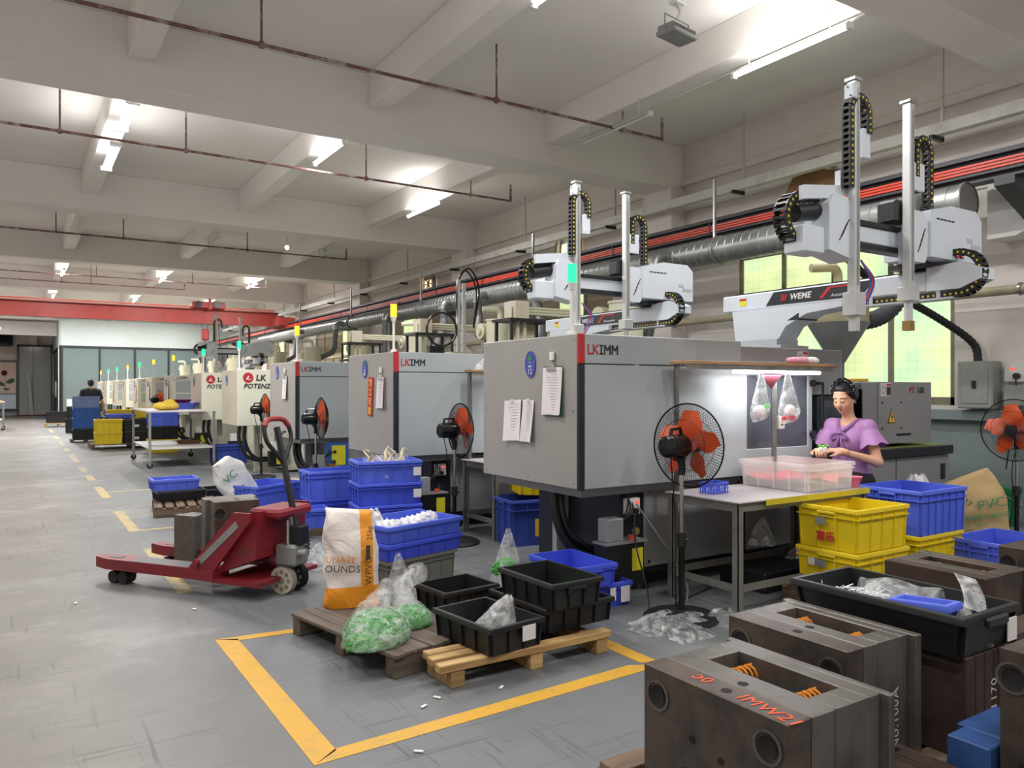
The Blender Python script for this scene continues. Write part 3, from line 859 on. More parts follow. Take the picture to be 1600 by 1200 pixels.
G().sphere((5.84, 0, -2.02), .07, 8, 6).build('hook_ball', MATS['hook_orange'], hb)
G().tube(bez([(6.3, 0, .5), (6.35, 0, -.6), (6.5, 0, -1.6)], 6), .015, 5).build('pendant_cable', M_black, t)

# ================================================================ FAR OFFICE
M_glass = mat('office_glass', '7f9494', 0.08, var=0.0, alpha=0.38)
M_offwall = mat('office_wall', 'aeb6b4', 0.7, var=0.03)
t = thing('office_partition', 'black framed glass office partition at the far end', 'partition', (1.85, 44.0, 0))
W_ = 7.9
for x in (0, 1.65, 3.25, 4.85, 6.4, 7.85): G().box(x, -.05, 0, x + .09, .05, 3.62).build('post', M_darkframe, t)
G().box(0, -.06, 3.55, W_, .06, 3.65).build('head_rail', M_darkframe, t)
G().box(0, -.05, 0, W_, .05, .1).build('sill_rail', M_darkframe, t)
for x0, x1 in ((.09, 1.65), (1.74, 3.25), (3.34, 4.85), (4.94, 6.4), (6.49, 7.85)):
    G().box(x0, -.006, .1, x1, .006, 3.55).build('glass_pane', M_glass, t)
G().box(0, -.08, 3.65, W_, .08, 4.95).build('bulkhead', M_offwall, t)
for y in (.9, 2.9, 4.9, 7.3): G().box(-.04, y, 0, .05, y + .1, 3.62).build('post', M_darkframe, t)
G().box(-.04, .05, .0, .04, 7.9, .12).build('sill_rail', M_darkframe, t)
G().box(-.05, .05, 3.55, .05, 7.9, 3.65).build('head_rail', M_darkframe, t)
G().box(-.006, .1, .1, .006, 7.9, 3.55).build('glass_pane', mat('dark_office_glass', '20262a', .1, var=0, alpha=.8), t)
G().box(-.08, .0, 3.65, .08, 7.9, 4.95).build('bulkhead', M_offwall, t)
G().box(-.12, 3.4, 1.1, -.04, 3.5, 1.9).build('door_handle', M_chrome, t)
G().cyl((-.06, .5, .1), (-.06, .5, 4.2), .03, n=8).build('downpipe', M_white, t)
for k, (x, y) in enumerate(((2.0, 48.0), (5.5, 48.5))):
    tb = thing('office_desk', ['grey office desk behind the partition glass, left one', 'grey office desk behind the partition glass, right one'][k], 'desk', (x + 1.2, y, 0))
    G().box(-.7, -.35, .72, .7, .35, .75).build('desk_top', M_offwall, tb)
    for s in (-1, 1): G().box(s * .66 - .02, -.33, 0, s * .66 + .02, .33, .72).build('side_panel', M_offwall, tb)
for x in (3.2, 6.8):
    tube_lamp(x, 46.2, 47.6, 3.9, True, 'lit tube light inside the far office, %s one' % ('left' if x < 5 else 'right'), False, TUBE_POWER * 1.2)
d1 = tag(G().box(0, -.06, 0, .1, .04, 4.0).box(1.62, -.06, 0, 1.72, .04, 4.0).box(0, -.06, 3.9, 1.72, .04, 4.0).build('door_1', M_darkframe, None, (-.05, 51.9, 0)), 'tall black framed glass door in far wall', None, None, 'structure')
d1.location = (.05, 51.55, 0)
G().box(.1, -.01, .05, 1.62, .01, 3.9).build('door_glass', mat('grey_door_glass', '8a8d8c', .12, var=.05), d1)
G().box(.75, -.03, .05, .78, .02, 3.9).build('door_stile', M_darkframe, d1)
tag(G().box(-.1, -.04, 0, .1, .04, 2.4, .01, Matrix.Rotation(-.08, 4, 'Y')).build('leaning_board', M_greymetal, None, (.75, 51.35, .02)), 'grey board leaning against the far door', 'board')
tag(G().box(-.3, -.3, 0, 1.9, .3, .03, .01).build('door_mat', mat('red_mat', '6e2f2c', .9), None, (.2, 51.0, 0)), 'dark red mat in front of far door', 'mat')
t = thing('flower_banner', 'tall flower poster in dark frame leaning on far wall', 'poster', (-1.05, 51.6, .35))
G().box(-.05, -.02, 0, 1.15, .04, 2.75, .01).build('frame', M_darkframe, t)
G().box(.05, -.03, .9, 1.05, -.02, 2.65).build('poster_sheet', mat('poster_pink', 'cdb4a6', .6, var=.12, scale=5), t)
G().box(.05, -.03, .05, 1.05, -.02, .85).build('lower_pane', mat('poster_blue', 'b9c3cc', .3), t)
M_leaf = mat('poster_leaf', '3d5a45', .7, var=.15)
for (x, z, rx, rz, a) in ((.35, 1.45, .2, .1, .6), (.8, 1.6, .22, .13, -.5), (.6, 1.15, .15, .06, .2)):
    G().lathe([(.001, 0), (1, 0)], 12, Matrix.Translation((x, -.034, z)) @ Matrix.Rotation(a, 4, 'Y') @ Matrix.Diagonal((rx, 1, rz, 1)) @ Matrix.Rotation(PI / 2, 4, 'X')).build('printed_leaf', M_leaf, t)
for k in range(6):
    a = k * PI / 3
    G().lathe([(.001, 0), (1, 0)], 10, Matrix.Translation((.5 + .09 * math.cos(a), -.034, 2.05 + .09 * math.sin(a))) @ Matrix.Diagonal((.08, 1, .08, 1)) @ Matrix.Rotation(PI / 2, 4, 'X')).build('printed_petal', mat('poster_red', 'a24a48', .7), t)
G().box(.53, -.034, .95, .55, -.032, 1.95).build('printed_stem', M_leaf, t)
t = thing('wall_television', 'black flat screen hung high on the far wall', 'television', (-2.1, 51.8, 3.9))
G().box(0, -.1, 0, 1.95, .0, 1.15, .02).build('screen_case', M_blackg, t)
G().box(.05, -.105, .05, 1.9, -.1, 1.1).build('screen', mat('dark_screen', '14171c', .1, var=0), t)
G().cyl((1, 0, .6), (1, .15, .6), .08, n=10).build('wall_mount', M_black, t)
t = thing('camera_dome', 'white security camera at the left picture edge near television', 'camera', (-.65, 30.5, 3.55))
G().cyl((0, 0, .0), (.2, -.25, -.07), .06, n=12).build('camera_body', M_white, t)
G().cyl((0, 0, 0), (0, 0, .36), .015, n=8).build('camera_arm', M_white, t)

# ================================================================ INJECTION MOULDING MACHINES
M_mgrey = mat('machine_end_grey', '9b9895', 0.42, var=0.03, scale=2)
M_mblue = mat('machine_side_grey', 'a2a9ac', 0.38, var=0.03, scale=2)
M_mbase = mat('machine_base_grey', '8c8e8f', 0.4, var=0.04, scale=2)
M_mdark = mat('machine_dark_blue', '1c222b', 0.45, var=0.06)
M_cream = mat('machine_cream', 'd3d0bd', 0.45, var=0.04, scale=2)
M_creamend = worn_mat('machine_cream_end', 'c5bcab', 'b3a488', 0.5, scale=2.5, lo=.5, hi=.85, bump=.02)
M_creamside = mat('machine_cream_side', 'd6d6c4', 0.4, var=0.03, scale=2)
M_dkglass = mat('smoked_window', '4a4f56', 0.12, var=0.08, scale=3)
M_palewin = mat('pale_window', 'a9b0b2', 0.2, var=0.06, scale=4)
M_stickerw = mat('sticker_white', 'd9d6d6', 0.5, var=0.02)
M_hose = mat('black_hose', '121314', 0.35, var=0.05)
STROKES = {'L': (.62, [((.08, 1), (.08, 0)), ((0, .08), (.6, .08))]), 'K': (.74, [((.08, 1), (.08, 0)), ((.12, .46), (.64, 1)), ((.22, .54), (.68, 0))]),
           'I': (.62, [((.3, 1), (.3, 0)), ((.06, .92), (.54, .92)), ((.06, .08), (.54, .08))]), 'M': (.92, [((.08, 0), (.08, 1)), ((.78, 0), (.78, 1)), ((.08, .98), (.43, .42)), ((.78, .98), (.43, .42))])}
def logo(parent, x, y, z, s):
    """LK in red, IMM in black, built from flat strokes; s = letter height"""
    for ch, m_ in (('L', M_print_red), ('K', M_print_red), ('I', M_print_dark), ('M', M_print_dark), ('M', M_print_dark)):
        adv, st = STROKES[ch]; g = G(); hw = .085 * s
        for k, (a, b) in enumerate(st):
            ax, az, bx, bz = x + a[0] * s, z + a[1] * s, x + b[0] * s, z + b[1] * s
            l = math.hypot(bx - ax, bz - az); nx, nz = -(bz - az) / l * hw, (bx - ax) / l * hw
            yy = y - .0004 * k
            g.prism([(ax + nx, az + nz), (ax - nx, az - nz), (bx - nx, bz - nz), (bx + nx, bz + nz)], 'y', yy - .001, yy + .001)
        g.build('logo_letter', m_, parent)
        x += adv * s * 1.08
def machine_new(label):
    t = thing('molding_machine', label, 'machine', (3.23, 4.2, 0), 0, 'injection moulding machines in a row along the wall')
    ep = G().box(0, .012, .81, .02, 1.28, 1.88, .006).build('end_panel', M_mgrey, t)
    for y in (.06, .62, 1.23):
        for z in (.85, 1.35, 1.84):
            G().lathe([(.007, 0), (.007, .004), (.001, .006)], 8, Matrix.Translation((0, y, z)) @ Matrix.Rotation(-PI / 2, 4, 'Y')).build('screw', M_steel, ep)
    G().box(-.004, -.006, 1.675, .05, .02, 1.882, .004).build('corner_strip', M_print_red, t)['label'] = 'red upper corner strip'
    G().box(-.004, -.006, .806, .05, .02, 1.673, .004).build('corner_strip', M_mdark, t)['label'] = 'dark lower corner strip'
    G().box(.052, -.002, 1.677, 1.62, .02, 1.88, .004).build('upper_panel', M_mblue, t)
    G().box(.052, .0, .81, .9, .02, 1.67, .004).build('side_panel', M_mblue, t)
    G().box(.02, .02, 1.85, 1.62, 1.28, 1.875).build('top_cover', M_mgrey, t)
    G().box(.02, 1.255, .81, 1.62, 1.28, 1.87).build('rear_panel', M_mblue, t)
    dr = G()
    # sliding door with a window opening
    x0, x1, z0, z1 = .905, 2.5, .81, 1.67; wx0, wx1, wz0, wz1 = 1.68, 2.44, 1.02, 1.61
    dr.box(x0, -.012, z0, wx0, .012, z1, .004).box(wx1, -.012, z0, x1, .012, z1, .004).box(wx0, -.012, z0, wx1, .012, wz0, .004).box(wx0, -.012, wz1, wx1, .012, z1, .004)
    d = dr.build('door', M_mblue, t)
    G().box(wx0 - .01, -.002, wz0 - .01, wx1 + .01, .004, wz1 + .01).build('door_window', M_dkglass, d)
    hd = G().tube([(2.56, -.02, 1.55), (2.56, -.07, 1.55), (2.56, -.07, 1.12), (2.56, -.02, 1.12)], .014, 8)
    hd.build('door_handle', M_black, d)
    for z in (1.55, 1.12): G().cyl((2.48, -.02, z), (2.48, -.05, z), .03, n=10).build('handle_boss', M_black, d)
    G().box(1.62, .02, 1.67, 2.66, 1.2, 1.845, .006).build('clamp_cover', M_mbase, t)
    G().box(2.5, .03, 1.45, 2.98, .5, 1.845, .006).build('control_head', M_mbase, t)
    cp = G().box(2.62, .02, .95, 2.98, .1, 1.44, .006).build('control_panel', M_mdark, t)
    G().box(2.66, .012, 1.22, 2.94, .02, 1.4).build('control_screen', mat('control_screen', '3c444c', .15, var=.05), cp)
    for r_ in range(3):
        for c_ in range(6): G().box(2.66 + c_ * .048, .01, 1.0 + r_ * .06, 2.695 + c_ * .048, .02, 1.04 + r_ * .06).build('key', M_stickerw, cp)
    # platens and black workings between clamp and injection side
    G().box(2.55, .12, .8, 2.95, 1.15, 1.66, .01).build('fixed_platen', M_mdark, t)
    G().cyl((2.9, .64, 1.25), (3.55, .64, 1.25), .12, n=16).build('barrel', M_black, t)
    G().box(3.0, .3, .86, 3.45, 1.0, 1.1, .02).build('carriage', M_black, t)
    ij = G().box(3.47, .16, .97, 4.64, 1.14, 1.57, .01).build('injection_cover', M_mbase, t)
    G().box(3.455, .15, 1.02, 3.47, .7, 1.5, .003).build('cover_opening', M_blackg, ij)
    G().box(3.72, .15, .97, 4.64, .16, 1.57, .003).build('cover_panel', M_mbase, ij)
    text('PT', .085, M_print_red, ij, (4.24, .148, 1.46), '-y', bold=.002); text('160', .085, M_print_dark, ij, (4.37, .148, 1.46), '-y', bold=.002)
    st = G().box(3.75, .146, 1.43, 3.92, .15, 1.56).build('warning_sticker', M_stickerw, ij)
    G().box(3.85, .144, 1.44, 3.915, .146, 1.52).build('sticker_field', M_mdark, st); G().box(3.85, .144, 1.53, 3.915, .146, 1.55).build('sticker_band', M_print_red, st)
    G().lathe([(.028, 0), (.034, 0)], 14, Matrix.Translation((3.8, .1445, 1.49)) @ Matrix.Rotation(PI / 2, 4, 'X')).build('sticker_ring', M_print_dark, st)
    tr_ = G().prism([(3.87, 1.17), (4.0, 1.17), (3.935, 1.31)], 'y', .146, .15).build('warning_triangle', M_print_dark, ij)
    G().prism([(3.882, 1.178), (3.988, 1.178), (3.935, 1.294)], 'y', .143, .146).build('triangle_field', M_gold, tr_)
    G().prism([(3.94, 1.27), (3.918, 1.225), (3.936, 1.228), (3.928, 1.19), (3.955, 1.24), (3.938, 1.237)], 'y', .141, .143).build('bolt_mark', M_print_dark, tr_)
    for x in (3.78, 4.1):
        for z in (1.12, 1.37): G().cyl((x, .15, z), (x, .143, z), .01, n=8).build('fastener', M_black, ij)
    G().box(4.02, .143, 1.045, 4.26, .15, 1.065).build('pull_slot', M_print_dark, ij)
    st = G().box(2.34, .014, 1.7, 2.48, .02, 1.82).build('warning_sticker', M_stickerw, t)
    G().box(2.41, .012, 1.71, 2.475, .014, 1.78).build('sticker_field', M_mbase, st); G().box(2.41, .012, 1.795, 2.475, .014, 1.815).build('sticker_band', M_print_red, st)
    G().lathe([(.02, 0), (.027, 0)], 14, Matrix.Translation((2.375, .0125, 1.765)) @ Matrix.Rotation(PI / 2, 4, 'X')).build('sticker_ring', M_print_dark, st)
    # beds
    G().box(3.3, .05, .84, 4.88, 1.2, .93, .008).build('drip_tray', M_mdark, t)
    G().box(3.34, .1, .93, 4.84, 1.15, .935).build('tray_pellets', mat('spilt_green', '8a8f4a', .7, var=.3, scale=30), t)
    for x in (4.0, 4.35): G().box(x, .5, .93, x + .12, .8, .98).build('support_block', M_black, t)
    G().box(.5, .16, .12, 4.86, 1.2, .8).build('base_frame', M_mdark, t)
    bp = G().box(.72, .13, .17, 1.78, .16, .78, .008).build('base_panel', M_mbase, t)
    for x in (.76, 1.74):
        for z in (.21, .74): G().cyl((x, .13, z), (x, .124, z), .012, n=8).build('fastener', M_black, bp)
    G().box(1.84, .13, .17, 2.9, .16, .78, .008).build('base_panel', M_mbase, t)
    for x0 in (3.0, 3.95):
        b2 = G().box(x0, .1, .17, x0 + .93, .16, .83, .006).build('base_panel', M_mbase, t)
        if x0 > 3.5:
            G().box(4.72, .094, .58, 4.8, .1, .74).build('recess_handle', M_mdark, b2)
        else:
            for k in range(6): G().box(3.4 + k * .03, .096, .3, 3.412 + k * .03, .1, .5).build('vent_slot', M_mdark, b2)
    for x in (.75, 2.4, 4.5):
        for y in (.25, 1.1): G().cyl((x, y, 0), (x, y, .05), .09, .08, 16).cyl((x, y, .05), (x, y, .13), .03, n=10).build('levelling_foot', M_black, t)
    # post, beam and hoses below the clamp guard
    G().box(.38, .78, .0, .5, .84, .82, .004).build('support_post', M_mblue, t)
    G().box(.1, .1, .74, 1.0, 1.2, .81).build('guard_floor', M_mbase, t)
    for k, (dx, dz) in enumerate(((0, 0), (.06, .03))):
        G().tube(bez([(.16 + dx, .5, .83), (.13 + dx, .46, .6), (.2 + dx, .4, .36 + dz), (.42 + dx, .36, .25 + dz), (.75, .38, .3 + dz)], 8), .032, 10).build('hydraulic_hose', M_hose, t)
    for k in range(3):
        G().tube(bez([(.55, .12 + k * .03, .78), (.5 + .03 * k, .08, .62), (.4, .1, .5), (.34 + .05 * k, .14, .38)], 6), .007, 6).build('control_cable', M_rubber, t)
    lu = G().box(.24, .0, .1, .6, .14, .4, .006).build('lubrication_unit', M_black, t)
    G().box(.24, -.01, .4, .62, .15, .415).build('unit_lid', M_greymetal, lu)
    G().box(.27, .02, .415, .42, .13, .58, .006).build('pump_box', M_mbase, lu)
    G().cyl((.5, .03, .415), (.5, .03, .45), .025, n=10).build('filler_cap', mat('cap_orange', 'c9552e', .4), lu)
    G().cyl((.56, .06, .47), (.56, .04, .47), .03, n=12).build('pressure_gauge', M_chrome, lu)
    G().box(.48, -.004, .2, .58, .0, .36).build('yellow_label', M_yellowlabel, lu)
    sk = G().box(.53, .1, .58, .65, .16, .7, .006).build('socket_box', M_white, t)
    G().cyl((.58, .1, .61), (.58, .06, .61), .022, n=10).build('plug', M_black, sk)
    G().box(.6, .095, .66, .63, .1, .68).build('pilot_switch', MATS['pilot_red'], sk)
    return t
MY = [4.2, 7.26, 10.54, 13.86, 16.94, 20.6, 23.9, 26.9, 30.0, 33.4, 36.75, 40.2]
m12 = machine_new('grey moulding machine with red corner strip, nearest the camera, numbered 12')
logo(m12, .075, -.004, 1.74, .068)
m11 = copy_tree(m12, 'second grey moulding machine from the camera, with red lucky banner on its end', (3.23, MY[1], 0))
m10 = copy_tree(m12, 'third grey moulding machine from camera, smaller in view beside the pallet truck handle', (3.23, MY[2], 0))
def machine_cream(label, Y, kind):
    t = thing('molding_machine', label, 'machine', (3.23, Y, 0), 0, 'injection moulding machines in a row along the wall')
    G().box(0, .01, .86, .02, 1.2, 1.84, .006).build('end_panel', M_creamend, t)
    G().box(0, -.002, .86, 1.75, .02, 1.84, .006).build('side_panel', M_creamside, t)
    G().box(.02, .02, 1.8, 2.6, 1.2, 1.83).build('top_cover', M_cream, t)
    G().box(.02, 1.18, .86, 2.6, 1.2, 1.82).build('rear_panel', M_cream, t)
    if kind == 'potenza':
        lg = G().lathe([(.001, 0), (.09, 0)], 24, Matrix.Translation((.18, -.006, 1.7)) @ Matrix.Rotation(PI / 2, 4, 'X')).build('round_logo', M_print_red, t)
        G().prism([(.135, 1.665), (.235, 1.665), (.225, 1.68), (.175, 1.68), (.2, 1.72), (.185, 1.735)], 'y', -.009, -.006).build('logo_mark', M_stickerw, lg)
        text('LK', .145, M_print_dark, t, (.31, -.005, 1.65), '-y', bold=.004, shear=.1)
        text('POTENZA', .115, M_print_dark, t, (.1, -.005, 1.515), '-y', bold=.003, shear=.25)
        G().box(1.76, 0, .86, 2.6, .02, 1.84, .006).build('door', M_creamside, t)
    else:
        for x0, x1, z0, z1 in ((.1, 1.0, 1.42, 1.7), (.1, .52, 1.1, 1.38), (.55, 1.0, 1.1, 1.38)):
            G().box(x0, -.008, z0, x1, .0, z1, .003).build('guard_window', M_palewin, t)
        G().box(.0, -.004, 1.72, 1.7, -.002, 1.73).build('seam_strip', M_greymetal, t)
        G().box(1.76, 0, .86, 2.6, .02, 1.84, .006).build('door', M_creamside, t)
        logo(t, .12, -.006, 1.748, .06)
    G().box(2.62, .05, .8, 3.1, 1.15, 1.8, .01).build('fixed_platen', M_cream, t)
    G().box(3.3, .1, .9, 4.6, 1.1, 1.55, .01).build('injection_cover', M_cream, t)
    G().cyl((3.05, .6, 1.2), (3.35, .6, 1.2), .12, n=14).build('barrel', M_black, t)
    G().box(.95, .1, .12, 4.75, 1.15, .86).build('base_frame', M_creamside, t)
    G().box(.9, .06, .04, 4.8, 1.18, .12).build('base_plinth', M_cream, t)
    for x in (1.0, 4.6): G().box(x, .15, 0, x + .15, 1.05, .04).build('foot_bar', M_black, t)
    G().box(.42, .5, 0, .52, .58, .87).build('support_post', M_cream, t)
    for dx in (0, .1):
        G().tube(bez([(.12 + dx, .35, .88), (.1 + dx, .32, .6), (.22 + dx, .28, .32), (.5 + dx, .28, .22), (.98, .3, .3)], 8), .03, 8).build('hydraulic_hose', M_hose, t)
    lu = G().box(.55, .02, .12, .85, .14, .4, .006).build('lubrication_unit', M_black, t)
    G().box(.68, .016, .16, .8, .02, .34).build('yellow_label', M_yellowlabel, lu)
    G().box(.58, .03, .4, .72, .13, .56, .006).build('pump_box', M_white, lu)
    return t
machines = [m12, m11, m10]
for i in range(3, 12):
    lb = 'cream moulding machine with round red logo, %s from the camera' % ORD[i] if i < 5 else 'cream moulding machine with pale guard windows, %s from the camera' % ORD[i]
    machines.append(machine_cream(lb, MY[i], 'potenza' if i < 5 else 'old'))
# signal towers: part of their machine
M_green = emit_mat('signal_green', '1fe080', 1.6)
M_amber = emit_mat('signal_amber', 'ffb020', 1.6)
LAMPC = ['g', 'a', 'a', 'g', 'g', 'a', 'a', 'g', 'a', 'g', 'g', 'a']
for i, mch in enumerate(machines):
    h0 = 1.88 if i < 3 else 1.84
    p = G().cyl((.07, .17, h0), (.07, .17, h0 + .32), .014, n=8).cyl((.07, .17, h0), (.07, .17, h0 + .03), .035, .03, 10).build('signal_pole', M_white, mch)
    G().cyl((.07, .17, h0 + .32), (.07, .17, h0 + .37), .02, .033, 10).build('lamp_base', M_white, p)
    G().cyl((.07, .17, h0 + .37), (.07, .17, h0 + .5), .033, n=12).build('signal_lamp', M_green if LAMPC[i] == 'g' else M_amber, p)
# number plates, clipboards, papers on the end panels
M_plate = mat('plate_blue', '3d4ea6', 0.35, var=.05)
M_plategreen = mat('plate_green', '3f8a55', .4)
M_clipgreen = mat('clip_green', '2f6b52', .5)
def oval(label, x, y, z, num=None):
    t = thing('number_plate', label, 'sign', (x, y, z), 0, 'oval number plates on the machine ends')
    R_ = Matrix.Rotation(-PI / 2, 4, 'Y') @ Matrix.Diagonal((.098, .068, 1, 1))
    G().lathe([(1, -.007), (1, .0), (.001, .0)], 26, Matrix.Translation((-.008, 0, 0)) @ R_).build('plate', M_plate, t)
    G().lathe([(1, .0), (1, .0015), (.93, .0015), (.93, .0)], 26, Matrix.Translation((-.008, 0, 0)) @ R_).build('plate_rim', M_plate, t)
    G().prism([(-.03, .06), (-.02, .03), (.02, .03), (.03, .06), (.015, .05), (0, .068), (-.015, .05)], 'x', -.0115, -.0095).build('crown_mark', M_plategreen, t)
    for k, (zz, ww) in enumerate(((.012, .006), (-.012, .022), (-.02, .018))): G().box(-.0115, -ww, zz - .003, -.0095, ww, zz + .003 + (.006 if k == 0 else 0)).build('white_line', M_stickerw, t)
    if num: text(num, .06, M_stickerw, t, (-.0105, 0, -.075), '-x', align='CENTER')
    else: G().box(-.0115, -.02, -.07, -.0095, .02, -.035).build('white_line', M_stickerw, t)
    return t
oval('blue oval plate reading 12 on the nearest machine', 3.23, 4.78, 1.685, '12')
oval('blue oval plate above the red banner on the second machine', 3.23, 8.03, 1.72)
oval('small blue oval plate on the third machine', 3.23, 11.42, 1.74)
for i in range(3, 9):
    oval('small blue oval plate on the %s machine from the camera' % ORD[i], 3.23, MY[i] + .8, 1.66)
def sheet(w, h, curl, nx=5, ny=8):
    """a sheet hanging in the yz plane, slightly curled, facing -x; origin top centre"""
    pts = []
    for i in range(ny + 1):
        r = []
        for j in range(nx + 1):
            y = (j / nx - .5) * w; z = -h * i / ny
            r.append((-.004 - curl * (abs(y / w * 2) ** 2) * (i / ny) - .25 * curl * (i / ny) ** 2, y, z))
        pts.append(r)
    g = G(); g.grid(pts)
    k = len(g.v); g.v += [(x + .0012, y, z) for x, y, z in g.v]
    g.f += [tuple(reversed([i + k for i in f])) for f in g.f]; g.mi += g.mi
    return g
def lines(parent, w, h, n, y0=0., z0=-.03, m=None, x=-.0085):
    rnd = random.Random(n)
    g = G()
    for i in range(n):
        z = z0 - i * (h / n); ww = w * (.55 + .4 * rnd.random())
        g.box(x, -w / 2 + y0, z - .0012, x + .0008, -w / 2 + ww + y0, z + .0008)
    o = g.build('written_lines', M_ink, parent); o['kind'] = 'stuff'
    return o
def clipboard(label, x, y, z, w=.2, h=.3, green=False):
    t = thing('clipboard', label, 'clipboard', (x, y, z), 0, 'clipboards hung on the machine ends')
    G().box(-.008, -w / 2, -h - .02, -.001, w / 2, 0, .002).build('board', M_clipgreen if green else M_greymetal, t)
    G().prism([(-.06, -.03), (.06, -.03), (.03, .02), (-.03, .02)], 'x', -.025, -.009).build('clip', M_chrome, t)
    s1 = sheet(w * .92, h, .012).build('paper_sheet', M_paper, t, (-.008, .005, -.01))
    lines(s1, w * .7, h * .8, 14, 0, -.05)
    if green:
        s2 = sheet(w * .8, h * .97, .02).build('paper_sheet', M_paper, t, (-.006, -.03, -.012))
    G().tube([(-.012, 0, .01), (-.012, 0, .05)], .004, 6).build('hang_loop', M_steel, t)
    G().box(-.02, -.025, .04, -.001, .025, .1, .004).build('hook_base', M_white, t)
    return t
clipboard('clipboard with handwritten sheet hanging beside the oval 12 plate', 3.225, 4.49, 1.665, .23, .34, True)
clipboard('clipboard hanging beside the red banner on second machine', 3.225, 7.57, 1.63, .19, .32)
clipboard('narrow clipboard on the third grey machine end', 3.225, 11.0, 1.69, .2, .32)
clipboard('white clipboard on the sixth machine end', 3.225, MY[5] + .45, 1.62, .2, .4)
clipboard('white clipboard on the seventh machine end', 3.225, MY[6] + .45, 1.62, .2, .4)
for lb, y, z, w, h, rx in (('wide paper sheet taped left on the number 12 machine end', 5.02, 1.415, .235, .31, -.06), ('narrow paper list taped beside the wide sheet on machine 12', 4.80, 1.42, .145, .315, .03)):
    t = thing('paper_notice', lb, 'paper', (3.225, y, z), (rx, 0, 0))
    s1 = sheet(w, h, .025).build('sheet', M_paper, t); lines(s1, w * .75, h * .85, 12 if w > .2 else 18, 0, -.03)
    G().box(-.012, -.02, -.012, -.003, .02, .008).build('tape', M_white, t)
M_bred = mat('banner_red', 'b8201c', .5, var=.05)
def banner(label, x, y, z, h=.42, w=.13, txt=True):
    t = thing('red_banner', label, 'banner', (x, y, z), (.08, 0, 0))
    G().box(-.006, -w / 2, -h, -.001, w / 2, 0, .002).build('banner_cloth', M_bred, t)
    if txt:
        for k, ch in enumerate('精工天富'):
            text(ch, .085, M_gold, t, (-.0075, .0, -.095 - k * .1), '-x', align='CENTER', bold=.002)
    return t
banner('red lucky banner with gold characters on second machine', 3.225, 7.85, 1.63)
banner('small red banner on the eighth machine end', 3.225, MY[7] + .6, 1.55, .5, .16, False)
banner('small red banner on the tenth machine end', 3.225, MY[9] + .6, 1.5, .5, .16, False)
clipboard('white clipboard beside red banner on eighth machine', 3.225, MY[7] + .4, 1.6, .16, .5)
clipboard('white clipboard on the tenth machine end', 3.225, MY[9] + .5, 1.75, .2, .3)

# ================================================================ HOPPER DRYERS
M_hop = mat('hopper_cream', 'c9c6ae', 0.45, var=.08, scale=3)
M_hop2 = worn_mat('hopper_olive', 'a39c7c', '8a8266', 0.5, scale=3)
for i in range(12):
    x, y = 7.05, MY[i] + (.65 if i == 0 else .85)
    zb = 1.57 if i < 3 else 1.55
    if i < 3: lb = 'hopper dryer with steel cone above %s machine' % ['the nearest', 'the second', 'the third'][i]
    else: lb = 'cream hopper dryer above the %s machine from the camera' % ORD[i]
    t = thing('hopper_dryer', lb, 'hopper', (x, y, zb), 0, 'hopper dryers above the machines')
    mm = M_hop2 if i in (0, 4) else M_hop
    G().cyl((0, 0, 0), (0, 0, .2), .06, n=12).box(-.1, -.1, 0, .1, .1, .03).build('throat', M_greymetal, t)
    G().lathe([(.055, .18), (.29, .58), (.3, .6)] if i < 1 else [(.055, .18), (.23, .5), (.235, .52)], 24).build('cone', M_greymetal if i == 0 else mm, t)
    r = .29 if i == 0 else .235; z0, z1 = (.6, .95) if i == 0 else (.52, 1.1)
    G().lathe([(r, z0), (r, z1), (r + .015, z1), (r + .015, z1 + .03), (.001, z1 + .035)], 24).build('drum', mm, t)
    G().tube([(0, 0, z1 + .03)] + [(0, 0, z1 + .12)] + arc((-.09, 0, z1 + .12), .09, 0, PI / 2, 5) + [(-.3, .1, z1 + .2)], .045, 10).build('loader_elbow', mm, t)
    if i:
        bl = G().cyl((-.16, .42, .95), (.0, .42, .95), .14, n=18).cyl((-.2, .42, .95), (-.16, .42, .95), .07, n=12).build('blower', mm, t)
        G().cyl((-.08, .42, .5), (-.08, .42, .9), .05, n=10).build('blower_pipe', M_greymetal, bl)
        G().box(-.2, .28, .42, .1, .6, .5).build('blower_bracket', M_darkframe, bl)
        G().box(-.03, .2, .44, .03, .3, .48).build('blower_arm', M_darkframe, bl)

